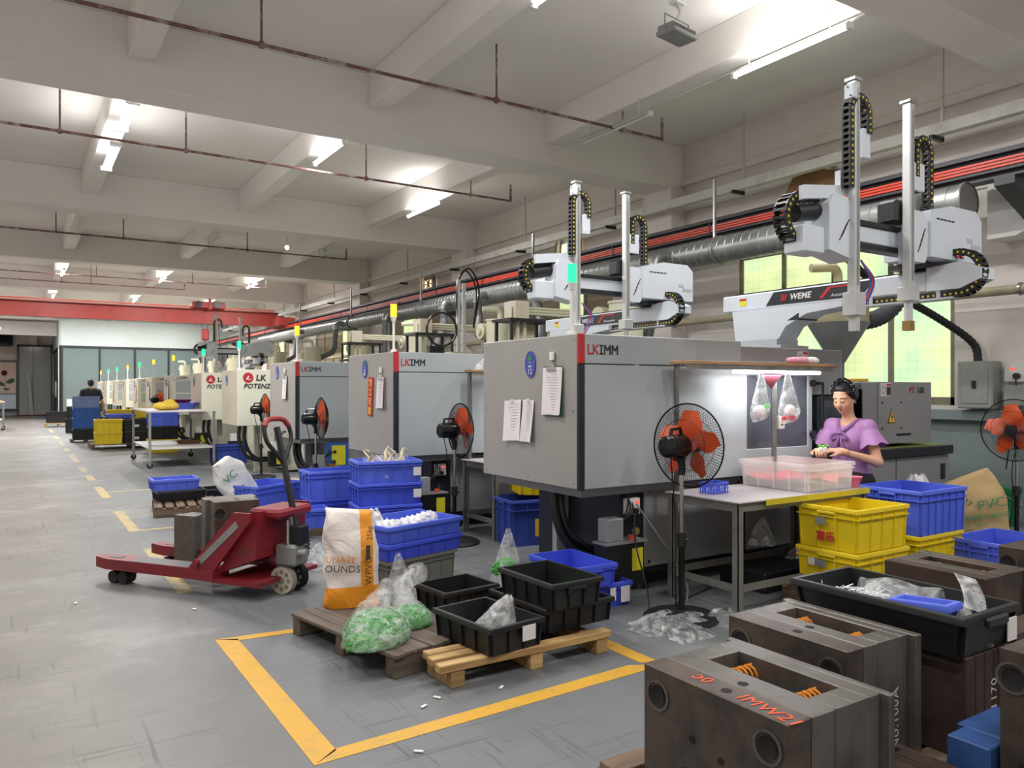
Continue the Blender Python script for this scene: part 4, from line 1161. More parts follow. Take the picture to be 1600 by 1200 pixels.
# ================================================================ TAKE-OUT ROBOTS
M_rob = mat('robot_white', 'c9d0d8', 0.35, var=.03, scale=2)
M_robg = mat('robot_grey', 'b4b9be', 0.4, .1, var=.04)
M_alu2 = mat('aluminium_profile', 'c4c6c6', 0.35, .5, var=.05)
M_ydot = mat('chain_yellow', 'd8c22a', .5)
def chain(path, wdir, wid=.06, hgt=.05, pitch=.042):
    """drag chain: one link every pitch, flat side plates with a yellow dot"""
    P = [Vector(p) for p in path]; seg = [0]
    for i in range(1, len(P)): seg.append(seg[-1] + (P[i] - P[i - 1]).length)
    n = int(seg[-1] / pitch); j = 0; g = G(); W = Vector(wdir).normalized()
    for i in range(n):
        s = (i + .5) * pitch
        while j < len(P) - 2 and seg[j + 1] < s: j += 1
        T = (P[j + 1] - P[j]).normalized(); c = P[j] + T * (s - seg[j]); U = T.cross(W).normalized()
        M = Matrix((( T.x, W.x, U.x, c.x), (T.y, W.y, U.y, c.y), (T.z, W.z, U.z, c.z), (0, 0, 0, 1)))
        g.m(0)
        for sd in (-1, 1): g.box(-pitch * .47, sd * wid / 2 - .006, -hgt / 2, pitch * .47, sd * wid / 2 + .006, hgt / 2, 0, M)
        g.box(-pitch * .2, -wid / 2, -hgt * .5, pitch * .2, wid / 2, -hgt * .35, 0, M); g.box(-pitch * .2, -wid / 2, hgt * .35, pitch * .2, wid / 2, hgt * .5, 0, M)
        g.m(1)
        for sd in (-1, 1): g.box(-.007, sd * (wid / 2 + .004), -.007, .007, sd * (wid / 2 + .009), .007, 0, M)
    return g
def robot(label, loc):
    t = thing('takeout_robot', label, 'robot', loc, 0, 'take-out robots above the machines')
    # pedestal + traverse beam (along y)
    G().box(-.2, -.28, 0, .2, .3, .03, .004).box(-.15, -.2, .03, .15, .22, .09).build('base_plate', M_robg, t)
    G().prism([(.34, .38), (-.85, .38), (-.85, .33), (-.5, .3), (-.28, .2), (-.2, .09), (.3, .09)], 'x', -.13, .13).build('pedestal', M_rob, t)
    G().prism([(-.42, .31), (-.3, .25), (-.42, .25)], 'x', -.134, .134).build('pedestal_slot', M_mdark, t)
    bm = G().box(-.09, -1.55, .38, .09, .5, .54, .012).build('traverse_beam', M_rob, t)
    G().prism([(-1.55, .38), (-1.55, .56), (-1.8, .58), (-1.95, .52), (-1.95, .44), (-1.8, .38)], 'x', -.1, .1).build('beam_end_cover', M_rob, t)
    G().prism([(-.03, .405), (-1.0, .405), (-1.12, .525), (-.12, .525)], 'x', -.094, -.09).build('logo_band', M_print_dark, bm)
    G().prism([(-.6, .42), (-.64, .42), (-.72, .5), (-.9, .5), (-.92, .515), (-.69, .515)], 'x', -.097, -.094).build('logo_stripe', M_print_red, bm)
    text('WEME', .075, M_stickerw, bm, (-.098, -.3, .44), '-x', bold=.002, shear=.2)
    text('III', .075, M_print_red, bm, (-.098, -.2, .44), '-x', bold=.004, shear=.2)
    text('Automation', .04, M_stickerw, bm, (-.098, -.72, .425), '-x', shear=.2)
    lb = G().box(-.094, .2, .43, -.09, .28, .5).build('warning_label', M_yellowlabel, bm)
    G().box(-.096, .2, .48, -.094, .28, .5).build('label_top', M_print_red, lb)
    G().box(-.02, -1.5, .54, .06, .4, .56).build('linear_rail', M_darkframe, t)
    G().box(-.1, -1.75, .31, .02, -.35, .325).build('chain_tray', M_robg, t)
    for y in (-.5, -1.1, -1.65): G().box(-.09, y, .32, -.07, y + .03, .4).build('tray_bracket', M_robg, t)
    chain([(-.04, -.4, .345), (-.04, -1.7, .345)] + [(-.04, -1.78 + a[1], a[2]) for a in arc((0, 0, .5), .155, -PI / 2, -PI * 1.5, 14, 'yz')][1:] + [(-.04, -1.6, .655)], (1, 0, 0), .07, .05).build('traverse_chain', [M_black, M_ydot], t)
    # carriage on the beam with the big cover
    G().box(-.2, -1.6, .56, .2, -1.3, .6).build('carriage_plate', M_darkframe, t)
    cv = G().prism([(-.38, .6), (.34, .6), (.34, .93), (.26, 1.0), (-.1, 1.0), (-.38, .94)], 'y', -1.74, -1.38).build('drive_cover', M_rob, t)
    for k in range(2):
        G().box(-.05 + k * .07, -1.744, .62, 0 + k * .07, -1.74, .66).build('air_gauge', M_black, cv)
        G().box(-.03 + k * .07, -1.746, .63, -.01 + k * .07, -1.744, .65).build('gauge_digits', MATS['pilot_red'], cv)
    for k in range(5): G().box(-.3 + k * .05, -1.743, .88, -.262 + k * .05, -1.74, .89).build('vent_slit', M_darkframe, cv)
    G().prism([(.12, .78), (.2, .78), (.2, .74), (.32, .74), (.32, .71), (.18, .71), (.18, .75), (.12, .75)], 'y', -1.743, -1.74).build('printed_mark', M_robg, cv)
    # kick arm (along x)
    am = G().box(-1.45, -1.6, .66, -.3, -1.48, .78, .008).build('kick_arm', M_rob, t)
    G().box(-1.45, -1.62, .78, -.3, -1.52, .81).build('arm_rail', M_darkframe, am); G().box(-1.4, -1.6, .62, -.35, -1.5, .66).build('arm_rail', M_darkframe, am)
    G().box(-.68, -1.66, .83, -.5, -1.5, 1.0, .02).build('servo_motor', M_black, am)
    # main and sub vertical arms
    for nm, x, zt, zb in (('main', -1.25, 1.7, .28), ('sub', -.6, 1.68, .36)):
        y = -1.7
        p = G().box(x - .03, y - .03, zb, x + .03, y + .03, zt, .004).build('vertical_arm', M_alu2, t)
        G().box(x - .008, y - .036, zb + .05, x + .008, y - .03, zt - .05).build('guide_rail', M_steel, p)
        G().box(x - .045, y - .04, zt, x + .04, y + .04, zt + .02).build('arm_cap', M_steel, p)
        if nm == 'main':
            G().box(x - .065, y - .045, zt - .13, x - .02, y + .03, zt - .03, .006).build('end_bracket', M_rob, p)
            for a in ((0, 0), (.02, .06)): G().cyl((x - .065, y - .02 + a[0], zt - .11 + a[1]), (x - .07, y - .02 + a[0], zt - .11 + a[1]), .006, n=6).build('bolt', M_black, p)
    # slide units
    u1 = G().prism([(-1.5, .55), (-1.22, .5), (-1.22, .78), (-1.3, .92), (-1.45, .92), (-1.5, .86)], 'y', -1.69, -1.5).build('slide_cover', M_rob, t)
    for k in range(4): G().prism([(-1.4 + .02 * k, .62 + k * .03), (-1.39 + .02 * k, .62 + k * .03), (-1.34 + .02 * k, .68 + k * .03), (-1.35 + .02 * k, .68 + k * .03)], 'y', -1.693, -1.69).build('vent_slit', M_darkframe, u1)
    G().box(-1.72, -1.66, .52, -1.5, -1.5, .7, .01).build('motor_cover', M_rob, u1)
    G().cyl((-1.72, -1.58, .78), (-1.5, -1.58, .82), .06, n=12).build('servo_motor', M_black, u1)
    G().prism([(-1.72, .86), (-1.3, .92), (-1.22, 1.0), (-1.22, 1.1), (-1.34, 1.1), (-1.34, 1.0), (-1.72, .95)], 'y', -1.66, -1.62).build('chain_bracket', M_rob, u1)
    u2 = G().prism([(-.56, .55), (-.42, .55), (-.38, .62), (-.38, .86), (-.44, .92), (-.56, .92)], 'y', -1.72, -1.6).build('slide_cover', M_rob, t)
    for k in range(4): G().prism([(-.52 + .02 * k, .62 + k * .04), (-.51 + .02 * k, .62 + k * .04), (-.47 + .02 * k, .68 + k * .04), (-.48 + .02 * k, .68 + k * .04)], 'y', -1.723, -1.72).build('vent_slit', M_darkframe, u2)
    # vertical drag chains
    chain([(-1.31, -1.7, .98), (-1.31, -1.7, 1.5)] + [(-1.21 + a[0], -1.7, a[2]) for a in arc((0, 0, 1.5), .1, PI, 0, 12)] + [(-1.11, -1.7, 1.34)], (0, 1, 0), .05, .05).build('arm_chain', [M_black, M_ydot], t)
    G().box(-1.17, -1.72, 1.2, -1.09, -1.68, 1.4, .004).build('chain_plate', M_rob, t)
    chain([(-.53, -1.7, 1.16), (-.53, -1.7, 1.36)] + [(-.44 + a[0], -1.7, a[2]) for a in arc((0, 0, 1.36), .09, PI, 0, 12)] + [(-.35, -1.7, .95)], (0, 1, 0), .05, .05).build('arm_chain', [M_black, M_ydot], t)
    G().box(-.58, -1.73, 1.06, -.44, -1.71, 1.26, .004).build('chain_plate', M_rob, t)
    # chain of the kick axis, C-shaped
    chain([(-1.45, -1.55, .9)] + [(-1.65 + a[0], -1.55, a[2]) for a in arc((0, 0, .755), .15, PI / 2, PI * 1.5, 14)] + [(-1.5, -1.55, .605)], (0, 1, 0), .09, .055).build('kick_chain', [M_black, M_ydot], t)
    # gripper heads and air lines
    gr = G().box(-1.32, -1.76, .12, -1.2, -1.66, .28, .006).box(-1.28, -1.74, 0.02, -1.24, -1.68, .12).build('gripper', M_alu2, t)
    for k, c_ in enumerate(('air_blue', 'air_red', 'air_blue')):
        G().tube(bez([(-1.2, -1.72, .5), (-1.12 + .02 * k, -1.74, .36), (-1.18, -1.72, .22 - .03 * k)], 6), .006, 6).build('air_line', mat(c_, '2a4fa0' if c_ == 'air_blue' else 'c0342a', .4), gr)
    g2 = G().box(-.66, -1.75, .26, -.54, -1.65, .36, .004).cyl((-.6, -1.7, .1), (-.6, -1.7, .26), .03, n=10).build('sprue_gripper', M_alu2, t)
    G().box(-.63, -1.73, .05, -.57, -1.67, .12).build('gripper_jaw', mat('brass', '9a7b4a', .4, .7), g2)
    return t
r1 = robot('white take-out robot with two tall arms, on the nearest machine', (6.0, MY[0] + .65, 1.87))
r2 = copy_tree(r1, 'white take-out robot above the second machine, centre of the picture', (6.0, MY[1] + .65, 1.87))
r3 = copy_tree(r1, 'distant white take-out robot above the seventh machine', (6.0, MY[6] + .65, 1.86))
# older picker on the third machine with cable loops
t = thing('sprue_picker', 'old sprue picker with looped black cables above third machine', 'robot', (5.9, MY[2] + .6, 1.88))
G().box(-.25, -.2, 0, .25, .2, .12).box(-.2, -.5, .12, .1, .3, .2).build('picker_base', M_hop, t)
G().box(-.05, -.42, .2, .0, -.37, 1.35).build('picker_arm', M_alu2, t); G().box(.05, -.42, .2, .1, -.37, 1.3).build('picker_arm', M_alu2, t)
for k in range(2): G().tube(bez([(0, -.4, .3), (-.05, -.4, 1.2), (.1 + .06 * k, -.4, 1.5 + .04 * k), (.3 + .05 * k, -.4, 1.2), (.25, -.4, .6)], 8), .016, 6).build('cable_loop', M_hose, t)
G().tube(arc((-.32, -.4, .55), .26, 0, 2 * PI, 24), .02, 6).build('hose_coil', M_hose, t)
G().box(-.45, -.25, 0, -.2, -.15, .3).build('valve_box', M_darkframe, t)
# dark loader frames with beige pipes behind the second and third machines
for k, (x, y, lb) in enumerate(((6.2, 9.35, 'dark steel loader frame with beige pipes behind second robot'), (6.3, 12.6, 'dark steel loader frame with beige pipes behind the second machine'), (6.3, 15.9, 'dark steel loader frame with beige pipes behind the third machine'))):
    t = thing('loader_frame', lb, 'frame', (x, y, 0), 0, 'loader frames between the machines')
    for dx in (-.35, .35):
        for dy in (-.2, .2): G().box(dx - .02, dy - .02, 0, dx + .02, dy + .02, 2.5).build('post', M_darkframe, t)
    for z in (2.1, 2.46): G().box(-.4, -.25, z, .4, .25, z + .04).build('shelf_plate', M_darkframe, t)
    for q in range(3):
        G().tube([(-.3 + q * .12, -.1, 2.14), (-.3 + q * .12, -.1, 2.66 - q * .04), (.9, -.1, 2.66 - q * .04)], .03, 8).build('beige_pipe', M_hop, t)
    G().box(-.3, -.2, .1, .3, .2, .9, .02).build('chiller_box', M_greymetal, t)
    G().box(-.28, -.2, 2.5, -.05, .1, 2.75).build('receiver_box', M_creamend, t)

# ================================================================ CRATES
M_cblue = worn_mat('crate_blue', '5268d6', '4a5ec4', 0.42, scale=3, lo=.5, hi=.9, bump=.03)
M_cblue2 = worn_mat('crate_blue_deep', '4154d2', '3f50ba', 0.4, scale=3, lo=.5, hi=.9, bump=.03)
M_cblued = worn_mat('crate_blue_dull', '344aa0', '2c4080', 0.5, scale=3, lo=.5, hi=.9, bump=.03)
M_cazure = worn_mat('crate_azure', '2b5fae', '274f8c', 0.45, scale=3, lo=.5, hi=.9, bump=.03)
M_cyel = worn_mat('crate_yellow', 'dfc417', 'bda21c', 0.42, scale=4, lo=.55, hi=.95, bump=.03)
M_cblk = mat('crate_black', '1a1b1d', 0.42, var=.1, scale=4)
M_cgry = mat('crate_grey', '76756c', 0.5, var=.08, scale=3)
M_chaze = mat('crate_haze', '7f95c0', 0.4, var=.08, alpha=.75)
M_cwhite = mat('crate_clear_white', 'f8f4f0', 0.35, var=.03, alpha=.34)
CR = {}
def crate_mesh(L, W, H, m, taper=.01, ribs=(5, 3), lip=.018, flange=True):
    key = (L, W, H, m.name, taper, ribs, lip, flange)
    if key in CR: return CR[key]
    def ring(l, w_, z): return [(-l, -w_, z), (l, -w_, z), (l, w_, z), (-l, w_, z)]
    l, w_ = L / 2 - lip, W / 2 - lip; b = .004; g = G()
    lb, wb = l - taper, w_ - taper
    g.rings([ring(lb, wb, 0), ring(l, w_, H - .03), ring(L / 2, W / 2, H - .028), ring(L / 2, W / 2, H - .006), ring(L / 2 - .004, W / 2 - .004, H), ring(l - b, w_ - b, H), ring(lb - b, wb - b, .008)], (True, True))
    if flange:
        zf = H * .78; tf = taper * (1 - .78)
        g.rings([ring(l - tf, w_ - tf, zf - .006), ring(L / 2 - .002, W / 2 - .002, zf - .006), ring(L / 2 - .002, W / 2 - .002, zf + .002), ring(l - tf, w_ - tf, zf + .002)])
    ztop = H - .028
    def bar(p0, p1, wd, ax, sgn):
        # tapered rib on a wall: p0 bottom (u, off), p1 top
        u0, o0 = p0; u1, o1 = p1; d = lip * .75
        for uu in (0,):
            vs = []
            for (u, o, z) in ((u0, o0, .004), (u1, o1, ztop)):
                for du in (-wd, wd):
                    for dd in (-.002, d):
                        q = o + dd
                        vs.append((u + du, sgn * q, z) if ax == 'x' else (sgn * q, u + du, z))
            g.add(vs, [(0, 1, 3, 2), (4, 6, 7, 5), (0, 4, 5, 1), (2, 3, 7, 6), (0, 2, 6, 4), (1, 5, 7, 3)])
    nl, nw = ribs
    for sgn in (-1, 1):
        for i in range(nl + 1):
            f = -1 + 2 * i / nl
            bar((f * (lb - .01), wb), (f * (l - .01), w_), .0035, 'x', sgn)
        for i in range(nw + 1):
            f = -1 + 2 * i / nw
            bar((f * (wb - .01), lb), (f * (w_ - .01), l), .0035, 'y', sgn)
    CR[key] = g.mesh('crate_body', m)
    return CR[key]
GRP = {'b': 'blue plastic crates', 'y': 'yellow plastic crates', 'k': 'black plastic crates'}
def crate(label, loc, L, W, H, m, rot=0.0, ribs=(5, 3), handle=True, tilt=(0, 0), group=None, flange=True, txt=None, txtm=None, tag_=None, name='plastic_crate', taper=.009):
    t = thing(name, label, 'crate', loc, (tilt[0], tilt[1], rot), group)
    link('crate_body', crate_mesh(L, W, H, m, taper, ribs, flange=flange), t)
    if handle:
        for s in (-1, 1):
            z0, z1 = H * .52, H - .03
            g = G().box(-.07, 0, z1 - .02, .07, .022, z1, .004).box(-.07, 0, z0, -.06, .016, z1).box(.06, 0, z0, .07, .016, z1)
            o = g.build('handle', m, t); 
            # on the short sides
            o.location = (s * (L / 2 - .02), 0, 0); o.rotation_euler = (0, 0, -s * PI / 2)
    if txt:
        # lettering on the short side facing -x
        text(txt, H * .24, txtm or M_print_red, t, (-L / 2 - .004, 0, H * .22), '-x', align='CENTER', bold=.002)
    if tag_:
        for (fx, side, w_, h_, z) in tag_:
            if side == '-y': G().box(fx * L / 2 - w_ / 2, -W / 2 - .003, z, fx * L / 2 + w_ / 2, -W / 2 - .001, z + h_).build('label_sticker', M_stickerw, t)
            elif side == '-x': G().box(-L / 2 - .006, fx * W / 2 - w_ / 2, z, -L / 2 - .004, fx * W / 2 + w_ / 2, z + h_).build('label_sticker', M_stickerw, t)
    return t
# -- right: yellow and blue stacks beside the table
M_wd = wood_mat('pallet_wood_dark', '4a3b2e', '7a6550')
M_wl = wood_mat('pallet_wood_light', '8f6f45', 'c2a26d')
M_wg = wood_mat('pallet_wood_grey', '4a4038', '6e6257')
def pallet(label, loc, rot, L, W, H, nb, m, fill=None, nstr=3, bt=.022):
    """deck boards along local x (or y), stringers underneath the other way"""
    t = thing('wooden_pallet', label, 'pallet', loc, rot, 'wooden pallets on the floor')
    pit = W / nb; rnd = random.Random(label)
    bw = pit * (fill or .72)
    gb = G().box(-L / 2, -bw / 2, -bt, L / 2, bw / 2, 0, .003).mesh('deck_board', m)
    gs = G().box(-W / 2 + .01, -.04, 0, W / 2 - .01, .04, H - bt - .0005, .004).mesh('stringer', m)
    for i in range(nb): link('deck_board', gb, t, (rnd.uniform(-.012, .012), -W / 2 + pit * (i + .5), H), (rnd.uniform(-.006, .006), 0, rnd.uniform(-.01, .01)))
    for i in range(nstr): link('stringer', gs, t, (-L / 2 + .05 + (L - .1) * i / (nstr - 1), 0, 0), PI / 2)
    return t
pallet('dark pallet carrying the yellow and blue crate stacks by the table', (5.45, 3.3, 0), 0, 1.75, .62, .12, 5, M_wd)
yl = crate('lower yellow crate of the front stack beside the table', (4.93, 3.28, .12), .6, .48, .29, M_cyel, 0, (4, 3), group=GRP['y'], txt='富乐', tag_=[(.45, '-x', .05, .05, .17)])
yt = crate('upper empty yellow crate of the front stack beside the table', (4.93, 3.28, .412), .6, .48, .29, M_cyel, 0, (4, 3), group=GRP['y'], txt='富乐')
for o in (yl, yt): G().box(-.305, .0, .165, -.303, .08, .215).build('grey_sticker', M_greymetal, o)
crate('yellow crate under the tall blue crate beside the table', (5.89, 3.42, .12), .62, .5, .29, M_cyel, 0, (6, 4), group=GRP['y'])
crate('tall empty blue crate standing on a yellow crate', (5.89, 3.42, .412), .64, .54, .335, M_cblue, 0, (6, 4), group=GRP['b'])
crate('open blue crate on the floor beside the kraft sack', (6.42, 3.0, 0), .7, .48, .36, M_cblue, 0, (6, 4), group=GRP['b'])
# -- near pallets with black trays
# dark pallet with close boards (boards along its left edge)
a = math.radians(101.5)
pallet('dark close-boarded pallet under the green pellet bags', (1.80, 4.26, 0), a, 1.08, .56, .13, 7, M_wg, fill=.965)
t = thing('wooden_pallet', 'pale open wooden pallet under the black trays', 'pallet', (1.8, 3.45, 0), 0, 'wooden pallets on the floor')
for y, x0, x1 in ((.0, -.03, 1.06), (.11, -.02, .5), (.2, .0, .55), (.42, .42, 1.06), (.62, .4, 1.05), (.82, .4, 1.06), (1.0, .38, 1.06)):
    G().box(x0, y - .035, .085, x1, y + .035, .125, .004).build('deck_board', M_wl, t)
for x, y1 in ((.07, .24), (.55, 1.02), (1.0, 1.02)):
    G().box(x - .04, -.03, 0, x + .04, y1, .084, .004).build('stringer', M_wl, t)
crate('low black tray holding a clear bag, front of pale pallet', (2.18, 3.65, .127), .53, .38, .15, M_cblk, math.radians(97), (4, 3), False, group=GRP['k'], flange=False, tag_=[(-.35, '-x', .09, .08, .05)])
crate('lower black box under the one with green parts', (2.73, 3.83, .127), .52, .58, .14, M_cblk, .05, (4, 4), False, group=GRP['k'], flange=False)
crate('upper black box with green parts inside on pale pallet', (2.66, 3.74, .27), .54, .38, .15, M_cblk, math.radians(92), (4, 3), True, group=GRP['k'], flange=False)
crate('rear black tray half hidden behind the stacked boxes', (2.36, 4.34, .127), .42, .36, .14, M_cblk, .1, (4, 3), False, group=GRP['k'], flange=False)
crate('lower blue tray beside the nearest machine with torn labels', (3.42, 4.3, 0), .4, .42, .17, M_cblue2, 0, (4, 3), False, group=GRP['b'], tag_=[(.1, '-y', .05, .09, .05), (.65, '-y', .08, .11, .03)])
crate('upper empty blue tray beside the nearest machine', (3.25, 4.3, .172), .54, .38, .155, M_cblue2, PI / 2 - .05, (4, 3), True, group=GRP['b'], tag_=[(.1, '-x', .07, .05, .02)])
# -- grey crate with two shallow blue trays
r17 = math.radians(15)
crate('grey deep crate under two shallow blue trays', (2.53, 5.5, 0), .68, .48, .25, M_cgry, r17, (5, 3), name='plastic_crate')
crate('lower shallow blue tray on the grey crate', (2.53, 5.5, .252), .74, .54, .125, M_cblue2, r17, (5, 3), False, group=GRP['b'])
crate('upper shallow blue tray with white plastic bags inside', (2.53, 5.5, .379), .74, .54, .125, M_cblue, r17, (5, 3), False, group=GRP['b'])
# -- tall blue stack with horn shaped parts
for k, nm in enumerate(('bottom', 'second', 'third', 'top')):
    crate('%s crate of the four high blue stack before second machine' % nm, (2.99, 6.93, k * .207), .62, .42, .205, M_cblue2 if k < 3 else M_cblue, math.radians(-9), (4, 3), False, group=GRP['b'], tag_=[(.83, '-y', .075, .08, .06)])
for k, nm in enumerate(('lower', 'upper')):
    crate('%s deep blue crate of the pair behind the pallet truck' % nm, (2.98 + .02 * (1 - k), 8.42, k * .302), .62, .44, .3, M_cblue2 if k == 0 else M_cblue, math.radians(-2), (4, 3), group=GRP['b'])
crate('large blue crate holding a white sack, behind the pallet truck', (2.52, 9.53, 0), .77, .58, .37, M_cblue, math.radians(31), (5, 4), group=GRP['b'])
tag(G().box(-.2, -.16, 0, .2, .16, .07, .004).build('cardboard_base', mat('dark_card', '5b4a3a', .9, var=.15), None, (2.55, 7.9, 0), -.1), 'flat brown carton under the small blue crate', 'carton')
crate('small blue crate on a carton behind the truck wheels', (2.55, 7.9, .072), .4, .32, .2, M_cblue, -.1, (3, 2), False, group=GRP['b'])
# -- dashed-line pallet
pallet('weathered slatted pallet in the aisle beyond the pallet truck', (1.76, 10.27, 0), math.radians(83), .98, .74, .12, 6, M_wd)
crate('black tray under blue tray on the aisle pallet', (1.72, 10.45, .122), .56, .42, .13, M_cblk, .05, (4, 3), False, group=GRP['k'])
bt_ = crate('small blue tray with white parts on the aisle pallet', (1.66, 10.43, .254), .54, .4, .14, M_cblue, .03, (4, 3), False, group=GRP['b'])
crate('small black tray at the right end of aisle pallet', (2.22, 10.75, .0), .34, .4, .2, M_cblk, .1, (3, 3), False, group=GRP['k'])
# -- crates behind the nearest machine
c12 = crate('dull blue crate with yellow painted 12 beside second table', (4.35, 6.35, 0), .78, .5, .44, M_cblued, math.radians(-7), (5, 3), group=GRP['b'])
text('12', .22, M_gold, c12, (-.18, -.262, .1), '-y', bold=.008)
crate('yellow crate tilted on top of the dull blue crate', (4.45, 6.38, .46), .62, .44, .26, M_cyel, math.radians(-20), (5, 3), True, (.0, .05), group=GRP['y'], txt=None)
crate('dark blue crate beside fourth machine from camera', (3.62, 16.3, 0), .66, .42, .38, M_cblued, 0, (4, 3), group=GRP['b'])
# -- crates on pallets further along the aisle
pallet('low pallet under the far yellow and black crates', (2.5, 22.2, 0), 0, 1.9, 1.2, .13, 7, M_wd)
for k, nm in enumerate(('lower', 'upper')):
    crate('%s yellow crate with red lettering on the far pallet corner' % nm, (1.95, 21.9, .13 + k * .31), .62, .5, .305, M_cyel, 0, (4, 3), group=GRP['y'])
    crate('%s black crate next to the far yellow pair' % nm, (2.6, 21.95, .13 + k * .31), .6, .48, .305, M_cblk, 0, (5, 3), group=GRP['k'], tag_=[(-.1, '-y', .14, .06, .1)])
    crate('%s black crate at the right end of far pallet' % nm, (3.1, 22.55, .13 + k * .31), .6, .48, .305, M_cblk, 0, (5, 3), group=GRP['k'])
    crate('%s black crate at the back of far pallet' % nm, (2.2, 22.6, .13 + k * .31), .6, .48, .305, M_cblk, 0, (5, 3), group=GRP['k'])
crate('yellow crate standing on the right black crates far away', (3.05, 22.5, .755), .62, .46, .26, M_cyel, 0, (4, 3), group=GRP['y'])
crate('shallow blue tray on the far black crates', (2.3, 22.5, .755), .66, .5, .1, M_cblue, 0, (4, 3), False, group=GRP['b'])
pallet('pallet under two yellow crates behind the far pallet', (2.9, 25.6, 0), 0, 1.5, 1.1, .13, 7, M_wd)
crate('left yellow crate of the distant row', (2.55, 25.5, .6), .62, .46, .3, M_cyel, 0, (4, 3), group=GRP['y'])
crate('right yellow crate of the distant row', (3.2, 25.55, .62), .62, .46, .3, M_cyel, 0, (4, 3), group=GRP['y'], txt=None)
crate('black crate under left yellow crate of distant row', (2.55, 25.5, .13), .66, .5, .47, M_cblk, 0, (4, 3), group=GRP['k'])
crate('black crate under right yellow crate of distant row', (3.22, 25.55, .13), .66, .5, .49, M_cblk, 0, (4, 3), group=GRP['k'])
pallet('pallet under the tall mixed stack beside the standing man', (1.68, 25.2, 0), 0, .8, .62, .08, 5, M_wd)
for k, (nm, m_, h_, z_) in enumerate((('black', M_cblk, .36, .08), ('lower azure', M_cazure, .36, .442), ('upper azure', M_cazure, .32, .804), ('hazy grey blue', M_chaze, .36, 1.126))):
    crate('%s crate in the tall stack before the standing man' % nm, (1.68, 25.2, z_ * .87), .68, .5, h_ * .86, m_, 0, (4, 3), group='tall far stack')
for k, (nm, m_) in enumerate((('yellow', M_cyel), ('black', M_cblk), ('blue', M_cblue))):
    crate('%s crate in the stack behind the white trolley' % nm, (2.95, 20.1, k * .315), .66, .46, .31, m_, 0, (4, 3), group='stack behind the trolley')
pallet('small far pallet with black crate near the office', (1.45, 36.0, 0), 0, 1.0, .8, .15, 5, M_wl)
crate('black crate on the small far pallet near the office', (1.45, 36.0, .152), .9, .6, .45, M_cblk, 0, (4, 3), group=GRP['k'])
crate('black crate standing left of the tall far stack', (1.72, 30.5, 0), .6, .45, .5, M_cblk, 0, (4, 3), group=GRP['k'])
crate('black crate stacked under the white box far away', (1.74, 30.5, .5), .56, .42, .4, M_cblk, 0, (4, 3), group=GRP['k'])
tag(G().box(-.28, -.2, 0, .28, .2, .25, .01).build('white_box', M_white, None, (1.74, 30.5, .905)), 'white box on black crates left of the standing man', 'box')

